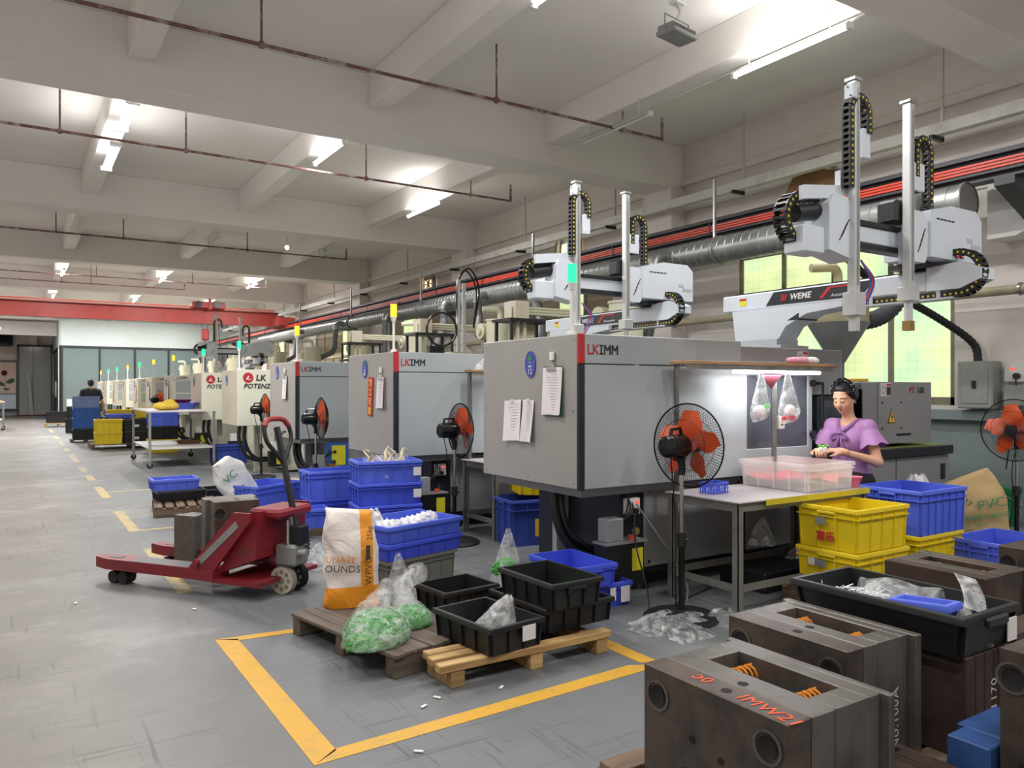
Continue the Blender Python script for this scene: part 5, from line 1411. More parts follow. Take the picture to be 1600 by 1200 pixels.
# ================================================================ FANS
M_fanorange = mat('fan_orange', 'ff6426', 0.35, var=.05, alpha=.9)
M_grille = mat('fan_wire', '1a1b1d', 0.4, .4, var=0)
def fan_build(label, loc, yaw, hz=1.13, R=.275, tilt=0.0, base=True, nw=88, front=True):
    """fan blowing along local +x of the head; yaw = direction it blows"""
    t = thing('pedestal_fan', label, 'fan', loc, 0, 'pedestal fans')
    if base:
        G().lathe([(.001, 0), (.24, 0), (.25, .015), (.22, .035), (.08, .05), (.05, .06), (.001, .06)], 28).build('base', M_black, t)
    G().cyl((0, 0, .05), (0, 0, hz * .48), .02, n=12).build('lower_pole', M_blackg, t)
    G().cyl((0, 0, hz * .42), (0, 0, hz * .5), .03, n=12).cyl((0, 0, hz * .45), (.05, 0, hz * .45), .01, n=6).build('height_clamp', M_black, t)
    G().cyl((0, 0, hz * .48), (0, 0, hz - .17), .014, n=12).build('upper_pole', M_chrome, t)
    H = link('head', None, t, (0, 0, hz), (0, -tilt, yaw)) if False else None
    M = Matrix.Translation((0, 0, hz)) @ Matrix.Rotation(yaw, 4, 'Z') @ Matrix.Rotation(-tilt, 4, 'Y')
    RX = M @ Matrix.Rotation(PI / 2, 4, 'Y')            # lathe axis -> blowing direction
    def P(x, y, z): return tuple(M @ Vector((x, y, z)))
    nk = G().tube([(0, 0, hz - .19), (0, 0, hz - .12), P(-.03, 0, -.07), P(-.02, 0, -.03)], .024, 10)
    nk.cyl(P(-.03, -.04, -.08), P(-.03, .04, -.08), .018, n=8)
    nk.build('neck', M_black, t)
    G().lathe([(.001, -.17), (.055, -.17), (.07, -.16), (.075, -.1), (.078, .0), (.07, .02), (.001, .02)], 20, RX).build('motor_housing', M_blackg, t)
    gv = G()
    for k in range(7): gv.box(-.172, -.05 + k * .015, -.04, -.168, -.045 + k * .015, .04, 0, M)
    gv.build('motor_vent', M_rubber, t)['kind'] = 'stuff'
    G().tube([P(-.12, 0, .07), P(-.11, 0, .11), P(-.02, 0, .115), P(.0, 0, .07)], .012, 8).build('carry_handle', M_blackg, t)
    cx = .075
    G().lathe([(.001, cx - .03), (.045, cx - .03), (.05, cx), (.045, cx + .03), (.001, cx + .035)], 18, RX).build('hub', M_fanorange, t)
    for k in range(5):
        th0 = k * 2 * PI / 5 + .4; pts = []
        for i in range(7):
            r = .045 + (R * .84 - .045) * i / 6; row = []
            span = .38 + .9 * math.sin(PI * min(1, (i + 1.2) / 6.5))
            for j in range(6):
                f = j / 5; a = th0 + (f - .5) * span
                x = cx + (f - .5) * .07 * (1 - .3 * i / 6)
                row.append(P(x, r * math.cos(a), r * math.sin(a)))
            pts.append(row)
        g = G(); g.grid(pts)
        n0 = len(g.v); g.v += [tuple(Vector(p) + M.to_3x3() @ Vector((.002, 0, 0))) for p in g.v]; g.f += [tuple(reversed([q + n0 for q in f])) for f in g.f]; g.mi += g.mi
        g.build('blade', M_fanorange, t)
    def grille(name, sgn):
        g = G(); x0 = cx - .01
        dep = .075
        def prof(f): return x0 + sgn * dep * (1 - f ** 3)
        for k in range(nw):
            a = 2 * PI * k / nw; sw = .25 * sgn
            path = []
            for i in range(5):
                f = .2 + .8 * i / 4; aa = a + sw * (1 - f)
                path.append(P(prof(f), R * f * math.cos(aa), R * f * math.sin(aa)))
            g.tube(path, .0016, 3, False)
        for f, rr in ((1.0, .0055), (.62, .0018), (.2, .003)):
            g.tube([P(prof(f), R * f * math.cos(2 * PI * k / 36), R * f * math.sin(2 * PI * k / 36)) for k in range(36)], rr, 5, close=True)
        o = g.build(name, M_grille, t); o['kind'] = 'stuff'
    grille('rear_grille', -1)
    if front:
        grille('front_grille', 1)
    G().lathe([(.001, cx + .068), (.055, cx + .064), (.055, cx + .058), (.001, cx + .058)], 18, RX).build('front_badge', M_black, t)
    G().tube(bez([P(-.12, 0, -.05), (-.06, .01, hz * .7), (-.035, .02, hz * .45), (-.03, .03, .3), (.05, .1, .02)], 8), .005, 6).build('cord', M_black, t)
    return t
fan_build('orange bladed pedestal fan beside the number 12 machine', (3.66, 3.66, 0), math.radians(9), 1.13, .275)
fan_build('orange bladed pedestal fan between first and second machine', (3.6, 6.66, 0), math.radians(0), 1.1, .26)
fan_build('orange bladed pedestal fan before third machine', (3.18, 9.55, 0), math.radians(-5), 1.13, .265)
fan_build('pedestal fan facing the room by green buckets', (8.25, 3.72, 0), math.radians(183), 1.1, .3)
fan_build('pedestal fan with wide round base before fourth machine', (3.5, 13.35, 0), math.radians(0), 1.15, .27)
fan_build('distant dark pedestal fan beside seventh machine', (3.3, 23.4, 0), math.radians(20), 1.2, .27, nw=36)

# ================================================================ PALLET TRUCK
M_tred = worn_mat('truck_red', '7c1a24', '55272a', 0.45, scale=5, lo=.52, hi=.72, bump=.05)
M_tsteel = worn_mat('fork_steel', '55545a', '7a4a44', 0.5, .4, scale=4, lo=.5, hi=.75, bump=.05)
M_nylon = mat('nylon_wheel', 'b9b3a3', 0.5, var=.08)
TA = math.atan2(.812, -.583)
t = thing('pallet_truck', 'red hand pallet truck with steel mould on its forks', 'pallet truck', (1.70, 5.75, 0), TA)
for s in (-1, 1):
    fk = G().prism([(.38, s * .27 - .085), (1.42, s * .27 - .085), (1.58, s * .27 - .04), (1.58, s * .27 + .04), (1.42, s * .27 + .085), (.38, s * .27 + .085)], 'z', .115, .195).build('fork', M_tred, t)
    G().box(.62, s * .27 - .075, .195, 1.2, s * .27 + .075, .1965).build('worn_fork_top', M_tsteel, fk)
    G().box(1.34, s * .27 - .03, .196, 1.46, s * .27 + .03, .1975).build('fork_slot', M_darkframe, fk)
    for dx in (0, .1):
        G().cyl((1.3 + dx, s * .27 - .045, .05), (1.3 + dx, s * .27 + .045, .05), .048, n=18).build('load_roller', M_nylon if False else M_rubber, fk)
    G().prism([(1.24, .12), (1.46, .12), (1.43, .05), (1.27, .05)], 'y', s * .27 - .06, s * .27 - .05).build('roller_bracket', M_tsteel, fk)
    G().prism([(.38, .19), (.62, .19), (.2, .62), (.06, .62), (.06, .56)], 'y', s * .27 + .05 * s, s * .27 + .075 * s).build('side_brace', M_tred, t)
    G().cyl((.52, s * .27 + .07 * s, .24), (.52, s * .27 + .11 * s, .24), .025, n=12).build('pivot_pin', M_tred, t)
G().box(-.02, -.34, .1, .4, .34, .13).build('heel_plate', M_tred, t)
G().prism([(.06, .28), (.38, .16), (.38, .19), (.12, .6), (.04, .62)], 'y', -.28, .28).build('front_frame', M_tred, t)
G().box(-.08, -.2, .56, .2, .2, .63, .02).build('top_plate', M_tred, t)
G().prism([(.15, .52), (.5, .22), (.53, .26), (.18, .56)], 'y', .347, .35).build('worn_sticker', M_greymetal, t)
hy = G().box(-.13, -.09, .2, .05, .09, .36, .02).cyl((-.04, .0, .3), (-.04, .0, .56), .035, n=14).build('hydraulic_pump', M_greymetal, t)
G().cyl((-.05, .06, .36), (-.05, .06, .54), .018, n=10).build('lift_rod', M_chrome, hy)
g = G()
for i in range(40): pass
g.tube([(-.12 + .028 * math.cos(i * .8), -.06 + .028 * math.sin(i * .8), .3 + .16 * i / 48) for i in range(49)], .006, 5).build('return_spring', M_darkframe, hy)
G().cyl((-.12, .03, .3), (-.2, .03, .3), .03, n=10).build('valve', M_greymetal, hy)
for s in (-1, 1):
    wh = G().cyl((-.02, s * .07 - .025, .1), (-.02, s * .07 + .025, .1), .1, n=28).build('steering_wheel', M_rubber if s < 0 else M_nylon, t)
    G().lathe([(.1, -.026), (.1, .026)], 28, Matrix.Translation((-.02, s * .07, .1)) @ Matrix.Rotation(PI / 2, 4, 'X')).build('tyre', M_nylon if s > 0 else M_rubber, wh)
    for k in range(8):
        a = k * PI / 4
        G().cyl((-.02 + .062 * math.cos(a), s * .07 + .026 * 1, .1 + .062 * math.sin(a)), (-.02 + .062 * math.cos(a), s * .07 + .0275, .1 + .062 * math.sin(a)), .016, n=8).build('wheel_pocket', mat('wheel_dark', '7d7566', .6), wh)
    G().cyl((-.02, s * .07 - .03, .1), (-.02, s * .07 + .032, .1), .025, n=12).build('wheel_hub', M_greymetal, wh)
G().box(-.06, -.03, .1, .03, .03, .22).build('wheel_fork', M_darkframe, t)
# handle
hp0, hp1 = Vector((-.1, 0, .4)), Vector((.06, 0, 1.06))
dv = (hp1 - hp0).normalized(); sv = Vector((0, 1, 0))
G().tube([hp0, hp1, hp1 + dv * .16], .024, 8).build('drawbar', M_darkframe, t)
G().box(-.16, -.05, .36, -.04, .05, .5, .01).build('drawbar_foot', M_darkframe, t)
tp = hp1 + dv * .2
def hpt(y, k): return tuple(hp1 + sv * y + dv * k)
lp = [hpt(0, -.12), hpt(.07, -.03), hpt(.14, .06), hpt(.14, .16), hpt(.095, .21)]
lp2 = [hpt(0, -.12), hpt(-.07, -.03), hpt(-.14, .06), hpt(-.14, .16), hpt(-.095, .21)]
G().tube(bez(lp, 5), .017, 8).build('handle_loop', M_rubber, t); G().tube(bez(lp2, 5), .017, 8).build('handle_loop', M_rubber, t)
G().tube(bez([hpt(.135, .17), hpt(.09, .215), hpt(0, .225), hpt(-.09, .215), hpt(-.135, .17)], 5), .021, 8).build('red_grip', mat('grip_red', '8f2f28', .5), t)
G().tube([hpt(.01, .06), hpt(-.06, .12), hpt(-.09, .12)], .008, 6).build('release_lever', M_darkframe, t)

# ================================================================ MOULDS
M_mold = worn_mat('mould_steel', '4d4540', '6b5a4c', 0.42, .45, scale=5, lo=.45, hi=.7, bump=.12, third='2f2b2b')
M_moldtop = worn_mat('mould_steel_grey', '6a6662', '4b433c', 0.4, .5, scale=6, lo=.45, hi=.75, bump=.08)
M_moldrust = worn_mat('mould_rust', '41302a', '2c2320', 0.65, .2, scale=5, lo=.45, hi=.75, bump=.15)
M_spring = mat('spring_orange', 'd9892a', .4, .2)
M_hole = mat('hole_dark', '0c0b0b', .8, var=0)
M_chalk = mat('orange_marker', 'e0552f', .7, var=.1)
M_chalkw = mat('white_marker', 'b9b9b4', .7, var=.1)
def mould(label, loc, W, L, H, m, mtop=None, rot=0.0, marks=(), cavity=True, holes=True, notch=True, plates=(.22, .2, .2, .09, .16, .13), name='steel_mould'):
    """block of clamp plates stacked along local x (W), long along y (L)"""
    t = thing(name, label, 'mould', loc, rot, 'steel injection moulds')
    tot = sum(plates); x = -W / 2; mt = mtop or m; xs = []
    for k, p in enumerate(plates):
        w_ = W * p / tot; xs.append((x, x + w_))
        last = k == len(plates) - 1
        dz = .03 if (last or k == 0 and notch == 2) else 0
        ex = .03 if last and notch else 0
        inner = cavity and 1 <= k <= len(plates) - 3
        if cavity and k in (2, 3):
            # spacer blocks: leave the ejector box open in the middle
            G().box(x + .001, -L / 2, 0, x + w_ - .001, -L / 2 + L * .16, H, .003).build('spacer_block', mt, t)
            G().box(x + .001, L / 2 - L * .16, 0, x + w_ - .001, L / 2, H, .003).build('spacer_block', mt, t)
            G().box(x + .006, -L / 2 + L * .16, .02, x + w_ - .004, L / 2 - L * .16, H - .12, .003).build('ejector_plate', m, t)
        else:
            G().box(x + .0025, -L / 2 - ex, 0, x + w_ - .0025, L / 2 + ex, H + dz * 0, .004).build('clamp_plate', mt if k else m, t)
        x += w_
    if cavity:
        xa, xb = xs[2][0], xs[3][1]
        for y in (-L * .22, L * .22):
            cxm = (xa + xb) / 2
            pts = [(xa + .01 + (xb - xa - .02) * i / 60, y + .03 * math.cos(i * .65), H - .055 + .03 * math.sin(i * .65)) for i in range(61)]
            G().tube(pts, .0045, 5).build('return_spring', M_spring, t)
    if holes:
        for y in (-L * .38, L * .38):
            c = (-W / 2, y, H - .09)
            R_ = Matrix.Translation(c) @ Matrix.Rotation(-PI / 2, 4, 'Y')
            G().lathe([(.052, -.001), (.052, .003), (.044, .003), (.044, -.001)], 20, R_).build('guide_bush_ring', M_mold if m is not M_mold else M_moldtop, t)
            G().lathe([(.001, .0012), (.03, .0012), (.034, .003)], 16, R_).build('guide_bush', M_hole, t)
        for y, z in ((-.05, H * .55), (.07, H * .6), (-.02, H * .3), (.1, H * .35)):
            G().cyl((-W / 2 + .001, y, z), (-W / 2 - .0012, y, z), .012, n=10).build('bolt_hole', M_hole, t)
        for xx, y in ((xs[0][0] + .05, -L * .05), (xs[1][0] + .03, -.02)):
            G().cyl((xx, y, H - .001), (xx, y, H + .0012), .018, n=14).build('eyebolt_hole', M_hole, t)
        # near end face
        G().box(xs[1][0] + .02, -L / 2 - .001, H * .1, xs[1][1] - .01, -L / 2 + .01, H * .45).build('end_slot', M_hole, t)
    for (txt, mk, size, lx, ly, face, roll) in marks:
        if face == 'top': text(txt, size, mk, t, (lx, ly, H + .0012), '+z', roll, 'chalk_marking', extrude=.0004)
        else: text(txt, size, mk, t, (lx, -L / 2 - .0015, ly), '-y', roll, 'chalk_marking', extrude=.0004)
    return t
pallet('long timber skid under the foreground moulds', (3.02, 1.85, 0), 0, 2.36, .9, .1, 6, M_wd)
mould('foreground dark steel mould with orange chalk marks', (2.075, 1.72, .1), .48, .6, .45, M_mold, M_moldtop, 0, [('ↄ0', M_chalk, .07, -.2, .12, 'top', -PI / 2), ('IMW21', M_chalk, .075, -.21, -.08, 'top', -PI / 2 - .1), ('- -', M_chalk, .05, -.1, .06, 'top', -PI / 2)], plates=(.22, .23, .17, .15, .14, .07))
mould('second dark steel mould behind the foreground one', (2.66, 1.92, .1), .42, .54, .48, M_mold, M_moldtop, 0, [('No.100A', M_chalkw, .06, .1, .06, 'end', PI / 2)], plates=(.24, .2, .17, .15, .12, .1))
mould('rust brown mould directly under the long black tub', (3.17, 1.84, .1), .34, .62, .385, M_moldrust, M_moldrust, 0, [('HC1170', M_chalkw, .06, .06, .06, 'end', PI / 2)], cavity=False, holes=False)
mould('brown mould with slotted top behind the black tub', (4.3, 2.25, .0), .44, .54, .55, M_moldrust, M_mold, 0, cavity=True, holes=False)
mould('dark mould cut by right picture edge, behind others', (4.98, 2.02, 0), .42, .46, .6, M_mold, M_mold, 0, cavity=False)
mould('tall grey brown mould at the right picture edge', (2.90, 1.1, .1), .4, .34, .56, M_mold, M_moldtop, 0, cavity=False)
mould('plain flat mould low beside foreground mould', (2.5, 1.42, .1), .3, .26, .14, M_mold, M_moldrust, 0, cavity=False, holes=False)
t = mould('blue painted mould low at the lower right corner', (2.88, 1.36, .1), .4, .14, .22, mat('mould_blue', '2f4f86', .5, .1, var=.15), None, 0, cavity=False, holes=False, plates=(.3, .7))
for k in range(5):
    tag(G().box(-.3, -.05, 0, .3, .05, .035, .003).build('timber_batten', M_wl if k % 2 else M_moldrust, None, (3.75 + .04 * (k % 2), 1.55 + .02 * k, .1 + k * .09), .02 * k), ['lowest', 'second', 'third', 'fourth', 'topmost'][k] + ' rusty batten in the pile right of the tub', 'batten', 'battens behind the tub')
for k in range(4):
    tag(G().box(-.06, -.06, 0, .06, .06, .0549).build('spacer_block', M_moldrust, None, (3.6 + .04 * (k % 2), 1.58 + .02 * k, .1 + .035 + k * .09)), ['lowest', 'second', 'third', 'topmost'][k] + ' spacer between the rusty battens', 'block', 'spacers between the battens')
mould('steel mould standing on the pallet truck forks', (1.42, 6.27, .199), .34, .33, .45, M_mold, M_moldtop, PI / 2, cavity=False, plates=(.3, .25, .45), holes=True)
mould('smaller grey mould standing between the truck forks', (1.22, 6.8, .0), .17, .16, .47, M_moldtop, M_moldtop, TA + PI / 2, cavity=False, plates=(.3, .3, .4), holes=False)
# black tub on the moulds
tub = thing('plastic_tub', 'long black tub of clear plastic parts on the moulds', 'tub', (3.15, 1.88, .487), 0)
link('tub_body', crate_mesh(.43, .76, .165, M_cblk, .02, (1, 1), .02, False), tub)
G().box(-.08, -.4, .11, .08, -.38, .15, .008).build('tub_handle', M_cblk, tub)
G().box(.1, -.384, .03, .17, -.38, .12).build('white_label', M_stickerw, tub)

# ================================================================ WORK TABLES WITH LAMP SHELVES
M_angle = worn_mat('angle_steel', '84837e', '5f5b54', 0.5, .4, scale=6, lo=.5, hi=.8, bump=.05)
M_ttop = worn_mat('table_top', 'b9b1b4', '9a9296', 0.35, .1, scale=4, lo=.5, hi=.9, bump=.03)
M_ytape = mat('yellow_tape', 'c9bb2a', .5, var=.1)
M_ply = wood_mat('shelf_ply', '8c6b4a', 'b79470')
def work_table(label, lamplabel, y0, lit=8.0):
    t = thing('work_table', label, 'table', (3.98, y0, 0), 0, 'steel work tables beside the machines')
    L, W, H = 1.42, .68, .76
    G().box(-.02, -.02, H - .012, L, W - .02, H, .003).build('table_top', M_ttop, t)
    G().box(.25, -.023, H - .04, L, -.02, H).build('tape_edge', M_ytape, t)
    for x in (0, L - .05):
        for y in (0, W - .08):
            G().box(x, y, 0, x + .05, y + .006, H - .012).box(x, y, 0, x + .006, y + .05, H - .012).build('leg', M_angle, t)
    for z in (.16, H - .07):
        for y in (.0, W - .04): G().box(.006, y + .006, z, L - .006, y + .012, z + .05).build('rail', M_angle, t)
        for x in (.0, L - .012): G().box(x + .006, .006, z, x + .012, W - .04, z + .05).build('rail', M_angle, t)
    # uprights and lamp shelf
    s = thing('lamp_shelf', lamplabel, 'shelf', (3.98, y0 + .5, .76), 0, 'lamp shelves over the work tables')
    for x in (.05, 1.12): G().box(x, .13, 0, x + .045, .136, .92).box(x, .09, 0, x + .006, .135, .92).build('upright', M_angle, s)
    G().box(.02, -.02, .92, 1.75, .15, .945, .003).build('shelf_board', M_ply, s)
    G().box(.03, -.012, .885, 1.72, -.006, .92).build('shelf_rail', M_angle, s)
    lm = G().box(.55, .02, .885, 1.62, .06, .918, .004).build('lamp_batten', M_white, s)
    G().cyl((.57, .04, .872), (1.6, .04, .872), .014, n=8).build('lamp_tube', M_tube_on, s)
    l = bpy.data.lights.new('bench_glow', 'AREA'); l.shape = 'RECTANGLE'; l.size = 1.0; l.size_y = .05; l.energy = lit; l.color = (.95, .97, 1.0)
    link('bench_glow', l, s, (1.08, .04, .852))
    sk = G().box(1.17, .1, .42, 1.24, .13, .52, .004).build('socket_box', M_white, s)
    for dz in (.03, .06): G().box(1.19, .098, .42 + dz, 1.22, .1, .43 + dz).build('socket_slot', M_print_dark, sk)
    return t, s
work_table('steel work table with yellow taped edge where the woman sits', 'plywood lamp shelf lighting the woman at her table', 3.47)
work_table('steel work table half hidden behind the nearest machine', 'lamp shelf half hidden behind the nearest machine', 6.53, 12.0)
# white translucent bin with red parts
wb_ = crate('white translucent crate with red parts on the work table', (4.99, 3.79, .762), .62, .56, .2, M_cwhite, PI / 2, (4, 3), False)
text('臻华', .05, M_print_red, wb_, (.0, -.254, .05), '-y', bold=.001)
M_redpart = mat('red_parts', 'd23a44', .5, var=.25, scale=40, bump=.6, bscale=60)
pts = []
for i in range(9):
    r = []
    for j in range(11):
        u, v = i / 8, j / 10
        z = .035 + .055 * abs(math.sin(3.2 * u + 1.1)) * (.6 + .4 * math.cos(5 * v)) + .02 * random.random()
        r.append((-.245 + .49 * u, -.275 + .55 * v, z))
    pts.append(r)
g = G(); g.grid(pts)
tag(g.build('red_parts', M_redpart, None, (4.99, 3.79, .768)), 'heap of red moulded parts inside the white crate', 'parts', None, 'stuff')
bk = thing('plastic_basket', 'small blue slotted basket at table end behind fan', 'basket', (4.2, 3.88, .762), .1)
g = G()
for s in (-1, 1):
    for k in range(8):
        g.box(-.08 + k * .0215, s * .06 - .002, .0, -.072 + k * .0215, s * .06 + .002, .07)
    for k in range(6): g.box(s * .08 - .002, -.06 + k * .023, 0, s * .08 + .002, -.052 + k * .023, .07)
g.box(-.084, -.064, .066, .084, -.058, .078).box(-.084, .058, .066, .084, .064, .078).box(-.086, -.064, .066, -.08, .064, .078).box(.08, -.064, .066, .086, .064, .078)
g.box(-.084, -.064, 0, .084, .064, .006).box(-.083, -.063, .03, .083, -.058, .038).box(-.083, .058, .03, .083, .063, .038)
g.build('basket_body', M_cblue, bk)
pk = thing('plastic_bowl', 'pink bowl of small parts at the table corner', 'bowl', (5.34, 3.56, .762))
G().lathe([(.001, 0), (.05, 0), (.075, .07), (.08, .075), (.072, .072), (.046, .006), (.001, .005)], 20).build('bowl', mat('pink_plastic', 'e0708e', .4), pk)
G().sphere((0, 0, .03), (.05, .05, .03), 10, 6).build('small_parts', mat('mixed_parts', 'b9a184', .7, var=.3, scale=60), pk)
for k, (x, c, lb) in enumerate(((5.45, 'glove_pink', 'pink folded cloth lying on the lamp shelf'), (5.58, 'glove_white', 'white and dark work glove lying on the lamp shelf'))):
    o = sdf_mesh('folded_cloth' if k == 0 else 'work_glove', sd_union([sd_ell((0, 0, .02), (.1, .05, .025)), sd_ell((.05, .0, .03), (.05, .04, .025)), sd_ell((-.06, .01, .025), (.05, .035, .02))], .03), (-.14, -.09, -.005), (.14, .09, .07), .012, mat(c, 'd493a8' if k == 0 else 'd9d6d6', .8, var=.3, scale=25), None, None, 0, (x - .12, 4.03, 1.708))
    tag(o, lb, 'cloth' if k == 0 else 'glove')

# ================================================================ BAGS
def film_bag(label, loc, rx, ry, h, peak=(0, 0), m=None, rot=0.0, seed=1, hang=False, name='plastic_bag', cat='bag', n=26, rings=12, crin=.14, top_r=.08, parent=None):
    """thin polythene bag: wide base, gathered top; crumpled outline"""
    rnd = random.Random(seed); ph = [rnd.uniform(0, 6.28) for _ in range(6)]
    rl = []
    for i in range(rings + 1):
        f = i / rings
        prof = (1 - f) ** .75 * (1 - top_r) + top_r if not hang else (math.sin(PI * min(1, .12 + .5 * (1 - f))) * (1 - top_r) * (1 - f) ** .35 + top_r)
        r = []
        for j in range(n):
            a = 2 * PI * j / n
            k = 1 + crin * math.sin(3 * a + ph[0] + 2 * f) + crin * .7 * math.sin(7 * a + ph[1] + 5 * f) + crin * .5 * math.sin(11 * a + ph[2]) * f + rnd.uniform(-.03, .03)
            r.append((rx * prof * k * math.cos(a) + peak[0] * f ** 1.3, ry * prof * k * math.sin(a) + peak[1] * f ** 1.3, max(0, h * f + (.012 * math.sin(5 * a + ph[3]) * f * h * 3 if f > 0 else 0))))
        rl.append(r)
    g = G().rings(rl, (True, False))
    if parent is not None: return g.build(name, m or M_film, parent, loc, rot, 1.0)
    o = thing(name, label, cat, loc, rot)
    g.build('film', m or M_film, o, angle=1.0)
    return o
M_pellet = mat('green_pellets', '3fa83a', 0.4, var=.25, scale=70, bump=.9, bscale=110)
ICO = None
def pellets(name, label, loc, blobs, count, parent, size=.008, m=None, seed=3, mound=True, sz=.9):
    """a heap of granules: a mound plus real loose granules over its skin"""
    global ICO
    if ICO is None:
        import bmesh
        bm = bmesh.new(); bmesh.ops.create_icosphere(bm, subdivisions=1, radius=1.0)
        ICO = (np.array([v.co[:] for v in bm.verts]), np.array([[v.index for v in f.verts] for f in bm.faces])); bm.free()
    rnd = np.random.RandomState(seed); V, F = [], []; k = 0
    for (c, r) in blobs:
        nn = int(count * r[0] * r[1] / sum(b[1][0] * b[1][1] for b in blobs))
        d = rnd.normal(size=(nn * 2, 3)); d /= np.linalg.norm(d, axis=1)[:, None]; d = d[d[:, 2] > -.35][:nn]
        for q in d:
            p = np.array(c) + q * np.array(r)
            if p[2] < .004: continue
            s = size * rnd.uniform(.8, 1.2) * np.array([1, 1, .8])[rnd.permutation(3)]
            V.append(ICO[0] * s + p); F.append(ICO[1] + k); k += len(ICO[0])
        Mx = [sd_ell(c, [v * .97 for v in r])]
    V = np.concatenate(V); F = np.concatenate(F)
    me = bpy.data.meshes.new(name); me.from_pydata(V.tolist(), [], F.tolist()); me.materials.append(m or M_pellet); me.update()
    o = link(name, me, parent, loc); o['kind'] = 'stuff'
    g = G()
    for (c, r) in blobs: 
        g.sphere(c, tuple(v * .97 for v in r), 18, 12)
    for i, p in enumerate(g.v):
        if p[2] < .003: g.v[i] = (p[0], p[1], .003)
    g.build('pellet_mass', m or M_pellet, parent, loc)
    return o
bg = thing('pellet_bag', 'large clear bag of green pellets slumped on the dark pallet', 'bag', (1.66, 3.98, .131), -.2)
pellets('pellets', None, (0, 0, 0), [((0, 0, .02), (.17, .2, .13)), ((-.07, -.12, .01), (.12, .1, .08)), ((.06, .05, .03), (.13, .14, .1))], 1500, bg, .0075)
sk = sd_union([sd_ell((0, 0, .02), (.18, .21, .14)), sd_ell((-.07, -.12, .01), (.13, .11, .09)), sd_ell((.06, .05, .03), (.14, .15, .11)), sd_cap((0, .1, .1), (.12, .28, .22), .1, .03), sd_cap((.12, .28, .22), (.2, .42, .16), .03, .05)], .05)
def crumple(fn, amp=.008, fr=38):
    def f(X, Y, Z): return np.maximum(fn(X, Y, Z) + amp * (.9 * np.abs(np.sin(fr * (.6 * X + .5 * Y + .3 * Z) + 4 * np.sin(9 * Y))) + .8 * np.abs(np.sin(fr * (.5 * X - .7 * Y + .5 * Z) + 3 * np.sin(11 * X))) + .5 * np.abs(np.sin(fr * 1.3 * (.2 * X + .4 * Y - Z))) - 1.0), -(Z - .002))
    return f
sdf_mesh('bag_film', crumple(sk), (-.3, -.3, -.01), (.36, .52, .34), .014, M_film, bg)
bg = thing('pellet_bag', 'smaller clear bag of green pellets behind the large one', 'bag', (1.93, 4.12, .131), .3)
pellets('pellets', None, (0, 0, 0), [((0, 0, .02), (.13, .12, .09))], 600, bg, .0075, seed=5)
sk = sd_union([sd_ell((0, 0, .02), (.145, .13, .105)), sd_cap((.02, .05, .08), (.12, .2, .17), .07, .05), sd_cap((.12, .2, .17), (.27, .22, .22), .05, .07)], .05)
sdf_mesh('bag_film', crumple(sk), (-.2, -.2, -.01), (.4, .36, .34), .014, M_film, bg)
film_bag('tall empty clear bag drooping over the grey crate edge', (2.16, 4.72, .0), .13, .1, .4, (-.02, .03), M_film, 0, 11)
bg = film_bag('clear peaked bag lying in the front black tray', (2.19, 3.66, .137), .15, .13, .22, (.1, -.06), M_film2, .2, 12, crin=.1)
bg = film_bag('clear bag of green parts on the rear black tray', (2.72, 4.5, .0), .12, .11, .42, (.02, .0), M_film, 0, 13)
bg.location = (2.78, 4.42, .13)
pellets('green_parts', None, (0, 0, .13), [((0, 0, .0), (.09, .085, .1))], 350, bg, .009, seed=8)
gp = thing('green_parts', 'small heap of bright green parts in the upper black box', 'parts', (2.7, 3.86, .279))
pellets('parts_heap', None, (0, 0, 0), [((0, 0, 0), (.09, .07, .025))], 220, gp, .009, mat('bright_green', '55c81f', .4, var=.2, scale=40), 9)
film_bag('clear crumpled film around the front fan base', (3.5, 3.52, .0), .3, .22, .07, (.05, .1), M_film, 0, 14, crin=.22, top_r=.25)
film_bag('clear film scraps lying right of the front fan base', (3.86, 3.5, .0), .2, .14, .06, (.05, .0), M_film, .4, 15, crin=.25, top_r=.2)
film_bag('white film bundle on floor behind the pallet truck wheel', (2.12, 6.35, 0), .14, .12, .2, (.03, .03), M_film2, 0, 16)
